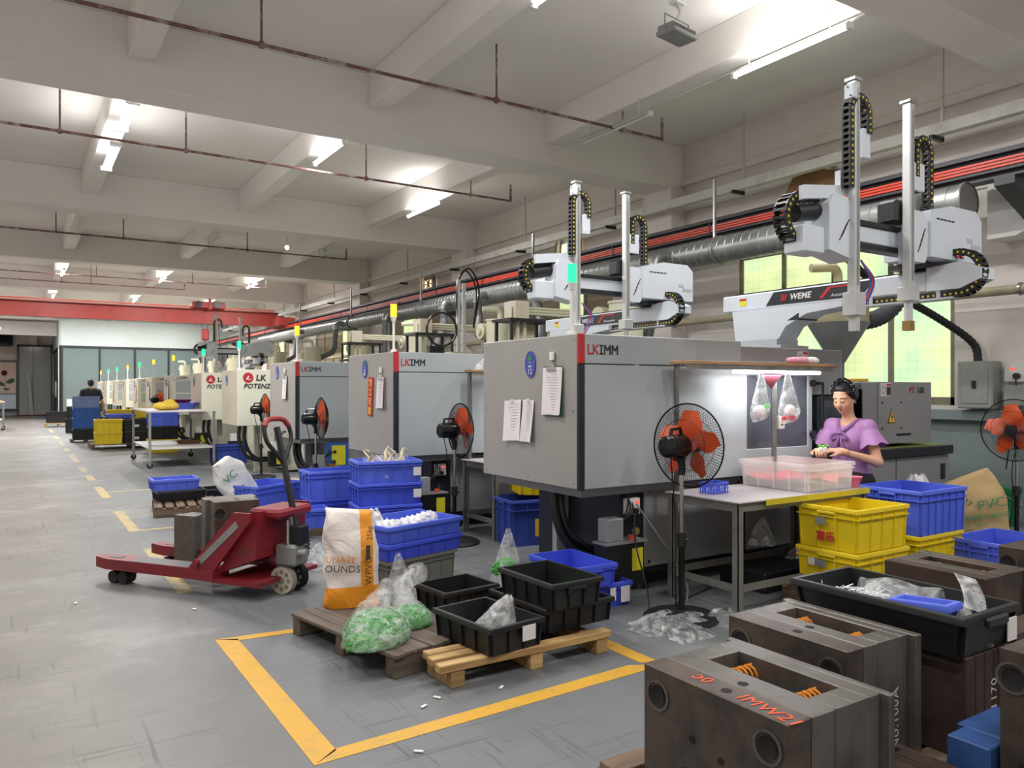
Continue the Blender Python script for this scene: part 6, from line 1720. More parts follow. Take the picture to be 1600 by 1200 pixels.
# bags hung on the lamp shelf
for k, (x, lb) in enumerate(((4.78, 'clear bag with green parts hanging left under lamp shelf'), (5.08, 'clear bag with red and white scraps hanging right under lamp shelf'))):
    o = thing('hanging_bag', lb, 'bag', (x, 3.94, 1.27 if k == 0 else 1.25))
    g = G(); rnd = random.Random(k + 40); rl = []; n = 22; hh = .37 if k == 0 else .39
    for i in range(13):
        f = i / 12; w_ = (.1 if k == 0 else .115) * ((1 - f) ** .85) * min(1, .55 + 2.5 * f) + .008
        rl.append([((w_ * 1.05) * math.cos(2 * PI * j / n) * (1 + .1 * math.sin(5 * 2 * PI * j / n + 4 * f)) + .03 * (1 - f) * (1 if k else -.6), w_ * .6 * math.sin(2 * PI * j / n) * (1 + .12 * math.sin(7 * 2 * PI * j / n)), hh * f + .02 * math.cos(2 * PI * j / n) * (1 - f)) for j in range(n)])
    g.rings(rl, (True, False)).build('film', M_film2, o, angle=1.0)
    if k == 0:
        for q in range(7): G().tube([(-.03 + .07 * rnd.random() + .02 * s, -.03 + .04 * rnd.random(), .03 + .08 * rnd.random()) for s in range(3)], .008, 5).build('green_part', MATS['bright_green'], o)
        G().sphere((-.02, 0, .06), (.07, .04, .05), 10, 6).build('white_scrap', M_paper, o)
    else:
        for q in range(6): G().box(-.07 + .025 * q, -.03, .01, -.05 + .025 * q, .0, .04, .004).build('red_scrap', MATS['red_parts'], o)
        G().sphere((.03, 0, .08), (.05, .035, .05), 10, 6).build('white_scrap', M_paper, o)
    G().tube([(0, 0, hh - .01), (.0, .03, hh + .02)], .006, 5).build('tie', M_film2, o)
tag(G().prism([(4.82, 1.64), (5.12, 1.64), (4.97, 1.5)], 'y', 4.0, 4.006).build('red_cloth', mat('red_cloth', '701f32', .8)), 'triangular dark red cloth hanging under lamp shelf', 'cloth')

# sacks -------------------------------------------------------------
def sack_material(name, base, expr):
    """woven sack with printed bands given as list of (axis, lo, hi, colour)"""
    m, nt, b = _new(name); N, L = nt.nodes, nt.links
    tc = N.new('ShaderNodeTexCoord'); sp = N.new('ShaderNodeSeparateXYZ'); L.new(tc.outputs['Object'], sp.inputs[0])
    nz = N.new('ShaderNodeTexNoise'); nz.inputs['Scale'].default_value = 5; nz.inputs['Detail'].default_value = 5; nz.inputs['Distortion'].default_value = 1.5; L.new(tc.outputs['Object'], nz.inputs['Vector'])
    col = N.new('ShaderNodeRGB'); col.outputs[0].default_value = srgb(base); cur = col.outputs[0]
    for conds, c in expr:
        fac = None
        for ax, lo, hi in conds:
            g1 = N.new('ShaderNodeMath'); g1.operation = 'GREATER_THAN'; g1.inputs[1].default_value = lo; L.new(sp.outputs[ax], g1.inputs[0])
            g2 = N.new('ShaderNodeMath'); g2.operation = 'LESS_THAN'; g2.inputs[1].default_value = hi; L.new(sp.outputs[ax], g2.inputs[0])
            mm = N.new('ShaderNodeMath'); mm.operation = 'MULTIPLY'; L.new(g1.outputs[0], mm.inputs[0]); L.new(g2.outputs[0], mm.inputs[1])
            if fac is None: fac = mm.outputs[0]
            else:
                m2 = N.new('ShaderNodeMath'); m2.operation = 'MULTIPLY'; L.new(fac, m2.inputs[0]); L.new(mm.outputs[0], m2.inputs[1]); fac = m2.outputs[0]
        mx = N.new('ShaderNodeMix'); mx.data_type = 'RGBA'; L.new(fac, mx.inputs[0]); L.new(cur, mx.inputs[6]); mx.inputs[7].default_value = srgb(c); cur = mx.outputs[2]
    L.new(cur, b.inputs['Base Color']); b.inputs['Roughness'].default_value = .5
    bp = N.new('ShaderNodeBump'); bp.inputs['Strength'].default_value = .5; bp.inputs['Distance'].default_value = .05
    L.new(nz.outputs['Fac'], bp.inputs['Height']); L.new(bp.outputs['Normal'], b.inputs['Normal'])
    return m
def sack_mesh(w_, d, h, seed, lean=(0, 0), waist=.06, top=.85, tilt_top=0.0, n=40, nr=26, flat=3.2, amp=.012):
    rnd = random.Random(seed); ph = [rnd.uniform(0, 6.28) for _ in range(8)]; rl = []
    for i in range(nr + 1):
        f = i / nr
        k = 1 - waist * math.sin(PI * f) + (top - 1) * max(0, (f - .75) / .25) * 1.0
        dd = d * (1 - .55 * max(0, (f - .7) / .3) ** 1.5) * (1 + .15 * math.sin(PI * min(1, f * 1.3)))
        if i == 0: k *= .96
        r = []
        for j in range(n):
            a = 2 * PI * j / n; ca, sa = math.cos(a), math.sin(a)
            ex = 2 / flat
            x = w_ / 2 * k * math.copysign(abs(ca) ** ex, ca); y = dd / 2 * math.copysign(abs(sa) ** ex, sa)
            wr = amp * (math.sin(9 * f + 3 * a + ph[0]) * .6 + math.sin(17 * f - 2 * a + ph[1]) * .5 + math.sin(26 * f + 5 * a + ph[2]) * .3)
            if i == 0: wr = 0
            r.append((x + wr + lean[0] * f * f, y + wr * .8 + lean[1] * f * f, h * f + tilt_top * x * f * f))
        rl.append(r)
    return G().rings(rl, (True, True))
M_sack1 = sack_material('white_orange_sack', 'dcd2ce', [([('X', .045, .125)], 'e59320'), ([('Z', -.1, .13)], 'e59320')])
s = thing('pellet_sack', 'white and orange 25kg sack standing on the dark pallet', 'sack', (1.80, 4.70, .132), math.radians(-14))
sack_mesh(.36, .17, .6, 5, (-.02, .03), .08, .8, -.1).build('sack_body', M_sack1, s, angle=1.2)
M_ptxt = mat('sack_ink', '3a3a40', .7, var=0)
for tx, sz, x, z, m_, ro in (('UNATE', .055, -.175, .3, mat('sack_ink_orange', 'd98a2a', .7, var=0), -.08), ('OUNDS', .06, -.18, .24, M_ptxt, -.08), ('25kg', .045, .11, .42, M_ptxt, PI / 2), ('WPVC', .06, .11, .14, M_ptxt, PI / 2)):
    text(tx, sz, m_, s, (x, -.113, z), '-y', ro, 'sack_print', extrude=.0006)
G().box(.075, -.114, .3, .1, -.112, .39).build('printed_block', M_ptxt, s)
M_sack2 = sack_material('white_pvc_sack', 'd9d9d6', [])
s = thing('pvc_sack', 'white sack with green PVC print leaning in large blue crate', 'sack', (2.4, 9.55, .05), (0, math.radians(-32), math.radians(10)))
sack_mesh(.4, .18, .72, 8, (0, 0), .02, .55, 0, amp=.014).build('sack_body', M_sack2, s, angle=1.2)
M_sg = mat('sack_ink_green', '3f8f66', .7, var=0)
text('VC', .13, M_sg, s, (-.12, -.118, .47), '-y', .2, 'sack_print', extrude=.0006)
for k in range(4): G().box(-.05 + .0 * k, -.118, .2 + k * .05, .1 - .02 * k, -.117, .212 + k * .05).build('printed_line', M_sg, s)
M_sack3 = mat('kraft_sack', 'b49a6c', .75, var=.12, scale=4, bump=.35, bscale=9)
s = thing('kraft_sack', 'brown kraft paper sack with green PVC print by wall', 'sack', (7.35, 3.65, .0), (math.radians(0), math.radians(-10), math.radians(-48)))
sack_mesh(.62, .24, .7, 12, (.02, .03), .02, .7, .25, amp=.016).build('sack_body', M_sack3, s, angle=1.2)
text('PVC', .12, M_sg, s, (.05, -.155, .42), '-y', .05, 'sack_print', extrude=.0006)
for k in range(5):
    text(['专用聚氯乙烯树脂', 'PVC resin', '型号', '批号', '净重'][k], .05, M_sg if k < 2 else M_ptxt, s, (-.12, -.157, .34 - k * .06), '-y', 0, 'sack_print', extrude=.0006)
for k in range(7):
    a = math.radians(30 + k * 20)
    G().prism([(-.05 + .02 * math.cos(a), .46 + .02 * math.sin(a)), (-.05 + .075 * math.cos(a - .08), .46 + .075 * math.sin(a - .08)), (-.05 + .075 * math.cos(a + .08), .46 + .075 * math.sin(a + .08))], 'y', -.152, -.15).build('leaf_print', M_sg if k % 2 else M_ptxt, s)
film_bag('white crumpled bag on top of the kraft sack', (6.95, 3.95, .46), .16, .14, .26, (.0, .02), mat('white_poly', 'd5d5d8', .4, var=.05), 0, 21, top_r=.35, crin=.18)
o = thing('floor_sack', 'flat white sack lying on the floor below kraft sack', 'sack', (7.75, 3.2, 0), .3)
sdf_mesh('sack_body', crumple(sd_ell((0, 0, .05), (.38, .26, .07)), .006, 25), (-.45, -.35, -.01), (.45, .35, .16), .02, M_sack2, o)
tag(G().box(-.16, -.16, 0, .16, .16, .44).build('sack_support', M_cgry, None, (6.95, 3.95, 0)), 'grey bin hidden behind kraft sack under white bag', 'bin')
o = thing('grey_sack', 'pinkish grey sack slumped under the third machine', 'sack', (3.55, 10.75, 0), .2)
sdf_mesh('sack_body', crumple(sd_union([sd_ell((0, 0, .12), (.26, .2, .16)), sd_ell((.12, .05, .25), (.16, .14, .12))], .08), .008, 22), (-.4, -.3, -.01), (.4, .3, .45), .02, mat('sack_pinkgrey', 'b5aaa8', .7, var=.1), o)
# white bags in the shallow blue tray
for k, (x, y, lb) in enumerate(((2.36, 5.40, 'white crumpled bag at the left of the upper blue tray'), (2.62, 5.52, 'flat white bag at the right of the upper blue tray'))):
    o = thing('white_bag', lb, 'bag', (x, y, .39), r17)
    if k == 0: f = sd_union([sd_ell((0, 0, .06), (.14, .1, .07)), sd_ell((-.08, .08, .12), (.07, .05, .09))], .05)
    else: f = sd_union([sd_ell((0, 0, .06), (.2, .1, .06)), sd_ell((.14, .0, .09), (.08, .05, .05))], .05)
    sdf_mesh('bag_skin', crumple(f, .017, 62), (-.3, -.25, -.01), (.3, .25, .28), .009, MATS['white_poly'], o)
# horn shaped cream parts in the top blue crate
M_horn = mat('cream_parts', 'd8c9a4', .4, var=.08)
rnd = random.Random(4)
for k in range(10):
    x, y = 2.99 - .2 + .045 * k, 6.93 + rnd.uniform(-.1, .06); a = rnd.uniform(0, 6.28); l_ = rnd.uniform(.16, .24)
    pth = bez([(0, 0, 0), (.05 * math.cos(a), .05 * math.sin(a), l_ * .45), (.03 * math.cos(a + .8), .03 * math.sin(a + .8), l_ * .75), (.075 * math.cos(a + 1.2), .075 * math.sin(a + 1.2), l_)], 5)
    nn = len(pth)
    o = G().tube(pth, [.02 * (1 - .8 * i / (nn - 1)) + .002 for i in range(nn)], 8).build('curved_part', M_horn, None, (x, y, .735 - .05 * rnd.random()))
    tag(o, '%s curved cream part sticking out of top blue crate' % (['leftmost', 'second from left', 'third from left', 'fourth from left', 'fifth from left', 'sixth from left', 'seventh from left', 'third from right', 'second from right', 'rightmost'][k]), 'moulded part', 'cream horn shaped parts')
film_bag('clear film lining the crate of cream horn parts', (2.99, 6.93, .66), .27, .17, .21, (0, 0), M_film, math.radians(-9), 31, top_r=.75, crin=.08)
# parts and film in the black tub
for k, (x, y, rx, ry, h, sd, lb) in enumerate(((3.1, 2.05, .13, .12, .11, 51, 'heap of clear plastic sprues in the black tub'), (3.2, 1.66, .1, .1, .13, 52, 'clear bag of parts at the near end of tub'), (3.24, 1.98, .12, .16, .14, 53, 'sheet of clear perforated film at tub back'))):
    film_bag(lb, (x, y, .5), rx, ry, h, (.02, .03), M_film2 if k == 0 else M_film, 0, sd, crin=.25, top_r=.4)
M_clearpart = mat('clear_parts', 'dfe3e6', .2, var=.15, scale=50)
o = thing('plastic_sprues', 'loose pile of thin clear sprues in the black tub', 'sprues', (3.13, 2.0, .5))
g = G(); rnd = random.Random(9)
for k in range(170):
    a, e = rnd.uniform(0, 6.28), rnd.uniform(-.3, .5); p = Vector((max(-.09, min(.09, rnd.gauss(0, .045))), rnd.gauss(0, .07), rnd.uniform(.03, .12)))
    d = Vector((math.cos(a) * math.cos(e), math.sin(a) * math.cos(e), math.sin(e))) * rnd.uniform(.02, .05)
    g.tube([p - d, p + d], .002, 4)
g.build('sprue_pile', M_clearpart, o)['kind'] = 'stuff'
film_sheet = []
for i in range(9):
    film_sheet.append([(3.2 + .03 * math.sin(j * .5) + .012 * i, 1.75 + .035 * j, .56 + .1 * math.sin(PI * i / 8) + .01 * math.cos(j)) for j in range(11)])
o = thing('film_strip', 'strip of clear film with white rectangles along the tub', 'film', (0, 0, 0))
G().grid(film_sheet).build('strip', M_film, o)
for j in range(9): G().box(3.19, 1.77 + .035 * j, .596, 3.2, 1.79 + .035 * j, .606).build('white_mark', M_stickerw, o)
o = thing('film_strip', 'bent clear plastic strip sticking up at tub corner', 'film', (3.26, 1.58, .6), .3)
G().grid([[(.012 * i, .02 * j + .05 * (i / 6) ** 2, .02 * i + .004 * j) for j in range(5)] for i in range(7)]).build('strip', M_film2, o)
bt2 = crate('small blue tray with white parts inside the black tub', (3.07, 1.72, .585), .24, .12, .07, M_cblue, math.radians(94), (4, 2), False, (0, .08), flange=False, taper=.015)
g = G(); rnd = random.Random(2)
for k in range(40): 
    p = Vector((rnd.uniform(-.085, .085), rnd.uniform(-.03, .03), .015 + rnd.uniform(0, .02))); g.box(p.x, p.y, p.z, p.x + .016, p.y + .006, p.z + .006)
tag(g.build('white_parts', M_stickerw, None, (3.07, 1.72, .59), math.radians(94)), 'tiny white parts lying in small blue tub tray', 'parts', None, 'stuff')
g = G()
for k in range(60):
    p = Vector((rnd.uniform(-.15, .15), rnd.uniform(-.1, .1), .01 + rnd.uniform(0, .04))); g.box(p.x, p.y, p.z, p.x + .05, p.y + .02, p.z + .012)
tag(g.build('white_parts', M_stickerw, None, (1.68, 10.46, .27)), 'white moulded parts in the aisle pallet tray', 'parts', None, 'stuff')

# ================================================================ BUCKETS, TROLLEYS
M_bgreen = mat('bucket_green', '0e6b3c', .35, var=.05)
for k, (x, y, lb) in enumerate(((9.2, 4.3, 'green lubricant bucket right of the fan pole'), (8.95, 4.85, 'green lubricant bucket left of the fan pole, part hidden'))):
    t = thing('oil_bucket', lb, 'bucket', (x, y, 0), math.radians(30), 'green lubricant buckets')
    G().lathe([(.001, .0), (.155, 0), (.18, .38), (.19, .38), (.19, .42), (.001, .43)], 28).build('pail', M_bgreen, t)
    G().lathe([(.185, .36), (.192, .36), (.192, .375), (.185, .375)], 28).build('pail_ring', M_bgreen, t)
    G().tube(arc((0, 0, .37), .195, 0, PI, 18, 'xz') if k else bez([(-.19, 0, .36), (-.13, -.16, .24), (.0, -.21, .2), (.13, -.16, .24), (.19, 0, .36)], 5), .005, 6).build('bail', M_steel, t)
    if k == 0:
        G().cyl((-.05, -.215, .2), (.05, -.215, .2), .012, n=8).build('bail_grip', M_white, t)
        text('润滑油', .08, M_stickerw, t, (-.11, -.178, .22), '-y', 0, extrude=.001); text('LUBRICATING.', .035, M_stickerw, t, (-.13, -.172, .14), '-y', 0, extrude=.001)
M_whitetop = worn_mat('trolley_top', 'c9c5c2', 'a8a29c', .4, scale=3, lo=.5, hi=.9)
def trolley(label, loc, W, L, H, zl):
    t = thing('steel_trolley', label, 'trolley', loc, 0)
    for x in (0, W):
        for y in (0, L):
            G().box(x - .022, y - .022, .12, x + .022, y + .022, H, .003).build('leg', M_greymetal, t)
            c = G().cyl((x, y - .015, .055), (x, y + .015, .055), .055, n=16).build('caster_wheel', M_rubber, t)
            G().prism([(x - .03, .12), (x + .03, .12), (x + .015, .05), (x - .015, .05)], 'y', y - .025, y - .018).prism([(x - .03, .12), (x + .03, .12), (x + .015, .05), (x - .015, .05)], 'y', y + .018, y + .025).build('caster_fork', M_steel, c)
    G().box(-.04, -.04, H, W + .04, L + .04, H + .03, .004).build('top_shelf', M_whitetop, t)
    G().box(0, 0, zl, W, L, zl + .03, .004).build('lower_shelf', M_whitetop, t)
    return t
trolley('white topped two shelf trolley standing in the aisle', (2.12, 15.95, 0), 1.15, 2.4, 1.06, .35)
o = thing('yellow_bag', 'yellow bag lying on the aisle trolley', 'bag', (2.45, 16.3, 1.092), .4)
sdf_mesh('bag_skin', crumple(sd_union([sd_ell((0, 0, .08), (.26, .18, .09)), sd_ell((.14, .1, .12), (.12, .1, .1))], .06), .008, 22), (-.4, -.3, -.01), (.4, .35, .3), .02, mat('bag_yellow', 'd3b23c', .6, var=.1), o)
o = thing('wash_basin', 'blue shallow basin on the aisle trolley', 'basin', (2.85, 17.3, 1.092))
G().lathe([(.001, 0), (.3, 0), (.38, .12), (.4, .13), (.37, .12), (.29, .01), (.001, .01)], 28).build('basin', M_cblue, o)
o = thing('wash_basin', 'red basin resting inside the blue basin', 'basin', (2.83, 17.3, 1.21))
G().lathe([(.001, 0), (.2, 0), (.28, .07), (.3, .075), (.27, .07), (.19, .01), (.001, .01)], 28).build('basin', mat('basin_red', 'b3262f', .4), o)
tag(G().box(-.12, -.05, 0, .12, .05, .03, .01).build('blue_pad', M_cblue, None, (2.62, 16.6, 1.092), .3), 'small blue block on trolley beside yellow bag', 'block')
o = thing('brown_rope', 'brown coil of rope on trolley lower shelf', 'rope', (3.0, 17.0, .382))
for k in range(3): G().tube([((.2 + .015 * k) * math.cos(2 * PI * i / 20), .14 * math.sin(2 * PI * i / 20), .02 + .015 * k) for i in range(20)], .018, 6, close=True).build('rope_coil', mat('rope_brown', '6e4a2e', .8), o)
trolley('small steel trolley at the left picture edge far away', (-1.35, 33.6, 0), .95, 1.9, 1.0, .35)
for k in range(4):
    tag(G().lathe([(.001, 0), (.09, 0), (.1, .04), (.001, .06)], 12).build('bread_part', mat('tan_part', 'c29a5e', .6), None, (-1.2 + .23 * k, 33.9, 1.035)), '%s tan round part on the far left trolley' % ['leftmost', 'second', 'third', 'rightmost'][k], 'part', 'tan parts on the far trolley')
# bits on the floor
rnd = random.Random(21)
for k, (x, y) in enumerate(((1.62, 3.3), (1.72, 3.36), (1.02, 5.6), (.35, 6.2), (2.05, 3.3), (1.4, 2.9))):
    tag(G().box(-.02, -.008, 0, .02, .008, .006, .002).build('plastic_scrap', M_stickerw, None, (x, y, .0025), rnd.uniform(0, 3)), 'tiny pale plastic scrap lying on the floor', 'scrap', 'scraps on the floor')
tag(G().box(-.5, -.22, 0, .5, .22, .15, .01).build('footrest', M_black, None, (5.1, 3.98, 0)), 'low black step under the work table', 'step')

# ================================================================ ODDS AND ENDS
film_bag('clear bag slumped on the second lamp shelf', (4.25, 7.09, 1.706), .16, .06, .17, (.02, .0), M_film2, 0, 61, crin=.2)
film_bag('clear bag of scraps hanging under the work table', (4.75, 3.9, .33), .1, .08, .2, (.0, .0), M_film2, 0, 62, crin=.2)
tag(G().box(-.1, -.05, 0, .1, .05, .03, .004).build('yellow_tray', M_gold, None, (6.85, 4.5, 1.571)), 'small yellow tray on the injection unit cover', 'tray')
o = thing('dark_rag', 'dark bunched cloth hanging beside the machine nozzle', 'cloth', (6.42, 4.62, 1.1))
sdf_mesh('cloth', crumple(sd_union([sd_ell((0, 0, .5), (.12, .1, .14)), sd_ell((.03, 0, .25), (.09, .08, .25)), sd_ell((.05, .02, .62), (.07, .07, .08))], .06), .012, 34), (-.25, -.25, 0), (.25, .25, .8), .016, mat('rag_dark', '1d2230', .85, var=.15), o)
for k, (pts_, lb) in enumerate(((((3.82, 4.28, .66), (3.9, 4.2, .5), (4.0, 4.1, .3), (4.05, 4.0, .1), (3.95, 3.9, .012)), 'pale thin cable hanging from socket to the floor'), (((3.72, 3.72, .012), (3.85, 3.9, .012), (4.1, 4.0, .012), (4.4, 4.1, .012)), 'black fan cable lying on floor towards machine'), (((3.8, 4.28, .62), (3.7, 4.15, .4), (3.66, 4.0, .15), (3.6, 3.9, .012), (3.5, 3.8, .012)), 'black cable hanging from socket beside blue trays'))):
    tag(G().tube([Vector(p) - Vector(pts_[0]) for p in bez(pts_, 8)], .006, 6).build('cable', M_rubber if k else M_greymetal, None, pts_[0]), lb, 'cable')
t = thing('printed_carton', 'blue carton with yellow print under the third machine', 'carton', (3.72, 10.62, 0), 0)
G().box(0, 0, 0, .3, .2, .74, .006).build('carton_box', M_cazure, t)
for z0, z1 in ((.42, .7), (.06, .2)): G().box(.05, -.004, z0, .25, 0, z1).build('yellow_print', M_yellowlabel, t)
t = thing('parts_tray', 'tray of beige parts behind the large blue crate', 'tray', (2.95, 10.1, 0), .3)
G().box(-.3, -.2, 0, .3, .2, .28, .01).build('tray_box', M_cblue, t); G().box(-.27, -.17, .28, .27, .17, .31, .01).build('beige_parts', mat('beige_parts', 'b8a384', .7, var=.4, scale=40), t)

# ================================================================ PEOPLE
M_skin = mat('skin', 'd3a284', 0.5, var=.03, scale=14, sub=.08)
M_skinman = mat('skin_tan', 'b98a6c', 0.5, var=.03, scale=14, sub=.05)
M_hair = mat('black_hair', '120f10', 0.38, var=.2, scale=60, bump=.4, bscale=120)
M_blouse = mat('purple_blouse', 'a274a6', 0.6, var=.07, scale=10, bump=.12, bscale=18)
M_bow = mat('purple_bow', '875a90', 0.55, var=.1, scale=20)
M_skirt = mat('black_skirt', '17161a', 0.8, var=.1)
M_shoe = mat('beige_shoe', 'b7a596', 0.6, var=.12, scale=30)
def cap(a, b, r0, r1, k=.03):
    lo = [min(a[i], b[i]) - max(r0, r1) for i in range(3)]; hi = [max(a[i], b[i]) + max(r0, r1) for i in range(3)]
    return (sd_cap(a, b, r0, r1), k, lo, hi)
def ell(c, r, k=.03, M=None):
    R = max(r)
    return (sd_ell(c, r, M), k, [v - R for v in c], [v + R for v in c])
class Frame:
    def __init__(s, M): s.M = M
    def p(s, x, y, z): return tuple(s.M @ Vector((x, y, z)))
    def ell(s, c, r, k=.02): return ell(s.p(*c), r, k, s.M.to_3x3())
    def cap(s, a, b, r0, r1, k=.015): return cap(s.p(*a), s.p(*b), r0, r1, k)
def head_prims(H):
    P = [H.ell((-.012, 0, .035), (.095, .078, .098), .03), H.ell((.02, 0, -.03), (.072, .067, .082), .03), H.ell((.05, 0, -.06), (.04, .042, .045), .02),
         H.cap((.068, 0, -.088), (.07, 0, -.09), .022, .022, .02)]
    for s in (-1, 1):
        P += [H.ell((.05, s * .042, -.03), (.032, .026, .03), .02), H.ell((.066, s * .031, .033), (.018, .026, .01), .014), H.ell((.079, s * .03, .008), (.012, .017, .011), .008),
              H.ell((-.012, s * .072, -.008), (.02, .01, .032), .008), H.ell((.094, s * .011, -.032), (.011, .01, .009), .006)]
    P += [H.cap((.083, 0, .016), (.101, 0, -.026), .008, .013, .012), H.ell((.085, 0, -.056), (.011, .024, .007), .006), H.ell((.083, 0, -.068), (.011, .02, .008), .006)]
    return P
def hand_prims(F, side, curl=.9, spread=.012):
    """palm along +x, back of hand +z, thumb on +y*side"""
    P = [F.ell((.04, 0, 0), (.047, .038, .017), .02), F.cap((-.03, 0, 0), (.02, 0, 0), .024, .026, .02)]
    for i, (y, l) in enumerate(((.029, .068), (.0105, .076), (-.0085, .071), (-.0265, .056))):
        y *= side; a = (.078, y, 0)
        d1 = (.078 + l * .45 * math.cos(curl * .5), y + spread * (1.2 - i * .8) * side * .3, -l * .45 * math.sin(curl * .5))
        d2 = (d1[0] + l * .32 * math.cos(curl * 1.3), d1[1], d1[2] - l * .32 * math.sin(curl * 1.3))
        d3 = (d2[0] + l * .26 * math.cos(curl * 1.9), d2[1], d2[2] - l * .26 * math.sin(curl * 1.9))
        P += [F.cap(a, d1, .0098, .009, .008), F.cap(d1, d2, .009, .0082, .004), F.cap(d2, d3, .0082, .0072, .004)]
    t0 = (.015, .03 * side, -.004); t1 = (.048, .055 * side, -.02); t2 = (.078, .05 * side, -.032)
    P += [F.cap(t0, t1, .013, .0105, .012), F.cap(t1, t2, .0105, .008, .004)]
    return P
def prims_mesh(name, P, h, mats, parent):
    lo = [min(q[2][i] for q in P) - .03 for i in range(3)]; hi = [max(q[3][i] for q in P) + .03 for i in range(3)]
    return sdf_mesh(name, P, lo, hi, h, mats, parent)
def aim(origin, fwd, up):
    x = Vector(fwd).normalized(); z = Vector(up); z = (z - x * z.dot(x)).normalized(); y = z.cross(x)
    return Frame(Matrix(((x.x, y.x, z.x, origin[0]), (x.y, y.y, z.y, origin[1]), (x.z, y.z, z.z, origin[2]), (0, 0, 0, 1))))
# ---- woman seated at the work table (local +x is where she faces)
wo = thing('person', 'woman in purple bow blouse sitting at the work table', 'person', (5.86, 3.92, 0), PI)
Hd = Frame(Matrix.Translation((.075, 0.0, 1.425)) @ Matrix.Rotation(math.radians(4), 4, 'Z') @ Matrix.Rotation(math.radians(22), 4, 'Y'))
sL, sR = (.01, .165, 1.19), (.01, -.165, 1.19)
eL, eR = (.03, .265, .915), (.05, -.235, .915)
wL, wR = (.30, .125, 1.0), (.30, -.10, .985)
FL = aim(wL, (.55, -.75, .12), (.3, .1, 1)); FR = aim(wR, (.6, .7, .15), (-.2, -.2, 1))
P = head_prims(Hd) + [cap((.0, 0, 1.2), (.045, 0, 1.34), .05, .048, .03), cap((-.02, .09, 1.19), sL, .055, .05, .05), cap((-.02, -.09, 1.19), sR, .055, .05, .05),
     ell((.0, 0, 1.1), (.1, .15, .13), .06), ell((-.01, 0, .93), (.09, .125, .16), .06), ell((-.02, 0, .76), (.12, .165, .12), .06),
     cap(sL, eL, .05, .04, .03), cap(eL, wL, .04, .024, .02), cap(sR, eR, .05, .04, .03), cap(eR, wR, .04, .024, .02)]
P += hand_prims(FL, 1, .9) + hand_prims(FR, -1, .8)
for s in (-1, 1):
    y = .09 * s; kn = (.43, y * 1.05, .7); an = (.5, y * .9, .25)
    P += [cap((0, y, .74), kn, .085, .058, .04), cap(kn, an, .056, .036, .03), cap(an, (.5, y * .9, .21), .036, .036, .02), cap((.48, y * .9, .19), (.62, y * .9, .178), .034, .026, .02)]
body = prims_mesh('body', P, .006, M_skin, wo)
# hair, pulled back, with beaded black band
hp = [Hd.ell((-.034, 0, .052), (.096, .087, .094), .02), Hd.ell((-.06, 0, .0), (.06, .075, .08), .03), Hd.ell((-.12, 0, .03), (.05, .055, .05), .03), Hd.ell((.02, 0, .098), (.05, .066, .034), .02)]
for s in (-1, 1): hp += [Hd.ell((-.03, s * .066, .03), (.055, .022, .055), .02), Hd.cap((.03, s * .066, .06), (-.03, s * .078, -.01), .018, .016, .02)]
prims_mesh('hair', hp, .007, M_hair, wo)
g = G()
for i in range(17):
    a = math.radians(-100 + 200 * i / 16); c = Hd.p(-.005 - .02 * math.cos(a), .09 * math.sin(a), .05 + .098 * math.cos(a))
    g.sphere(c, .021 + .004 * (i % 2), 8, 6)
hb_ = g.build('hair_band', M_blackg, wo)
g = G(); rnd = random.Random(6)
for i in range(34):
    a = math.radians(-95 + 190 * rnd.random()); r_ = .108 + .012 * rnd.random()
    g.sphere(Hd.p(-.005 - .02 * math.cos(a) + rnd.uniform(-.02, .022), (.09 / .098) * r_ * math.sin(a), .05 + r_ * math.cos(a)), .0035, 5, 4)
g.build('band_bead', M_stickerw, hb_)['kind'] = 'stuff'
from mathutils.bvhtree import BVHTree
_bv = BVHTree.FromPolygons([v.co[:] for v in body.data.vertices], [list(p.vertices) for p in body.data.polygons])
def face_pt(y, z, off=.0008):
    o_ = Vector(Hd.p(.25, y, z)); d_ = (Vector(Hd.p(0, y, z)) - o_).normalized()
    hit = _bv.ray_cast(o_, d_)[0]
    return tuple((hit if hit is not None else Vector(Hd.p(.08, y, z))) - d_ * off)
for s in (-1, 1):
    G().tube([face_pt(s * (.014 + .0055 * q), .004 - .0045 * math.sin(q * .52)) for q in range(7)], [.0012, .002, .0026, .0026, .0024, .002, .001], 6).build('eyelash', M_hair, body)
    G().tube([face_pt(s * (.012 + .0065 * q), .031 + .005 * math.sin(q * .45)) for q in range(7)], [.002, .0032, .0034, .0032, .0028, .002, .001], 6).build('eyebrow', M_hair, body)
    G().sphere(Hd.p(-.008, s * .083, -.045), .006, 6, 5).build('earring', M_chrome, wo)
M_lip = mat('lips', 'a8565a', .4, var=.04)
G().tube([face_pt(-.022 + .0055 * q, -.058 + .002 * math.sin(q * .4)) for q in range(9)], [.001, .003, .0045, .0052, .0048, .0052, .0045, .003, .001], 8).build('upper_lip', M_lip, body)
G().tube([face_pt(-.018 + .0045 * q, -.067 - .0025 * math.sin(q * .39)) for q in range(9)], [.001, .003, .0045, .0055, .006, .0055, .0045, .003, .001], 8).build('lower_lip', M_lip, body)
for s in (-1, 1): G().sphere(face_pt(s * .007, -.038, -.0005), .0026, 6, 4).build('nostril', mat('nostril', '6e3f36', .7, var=0), body)
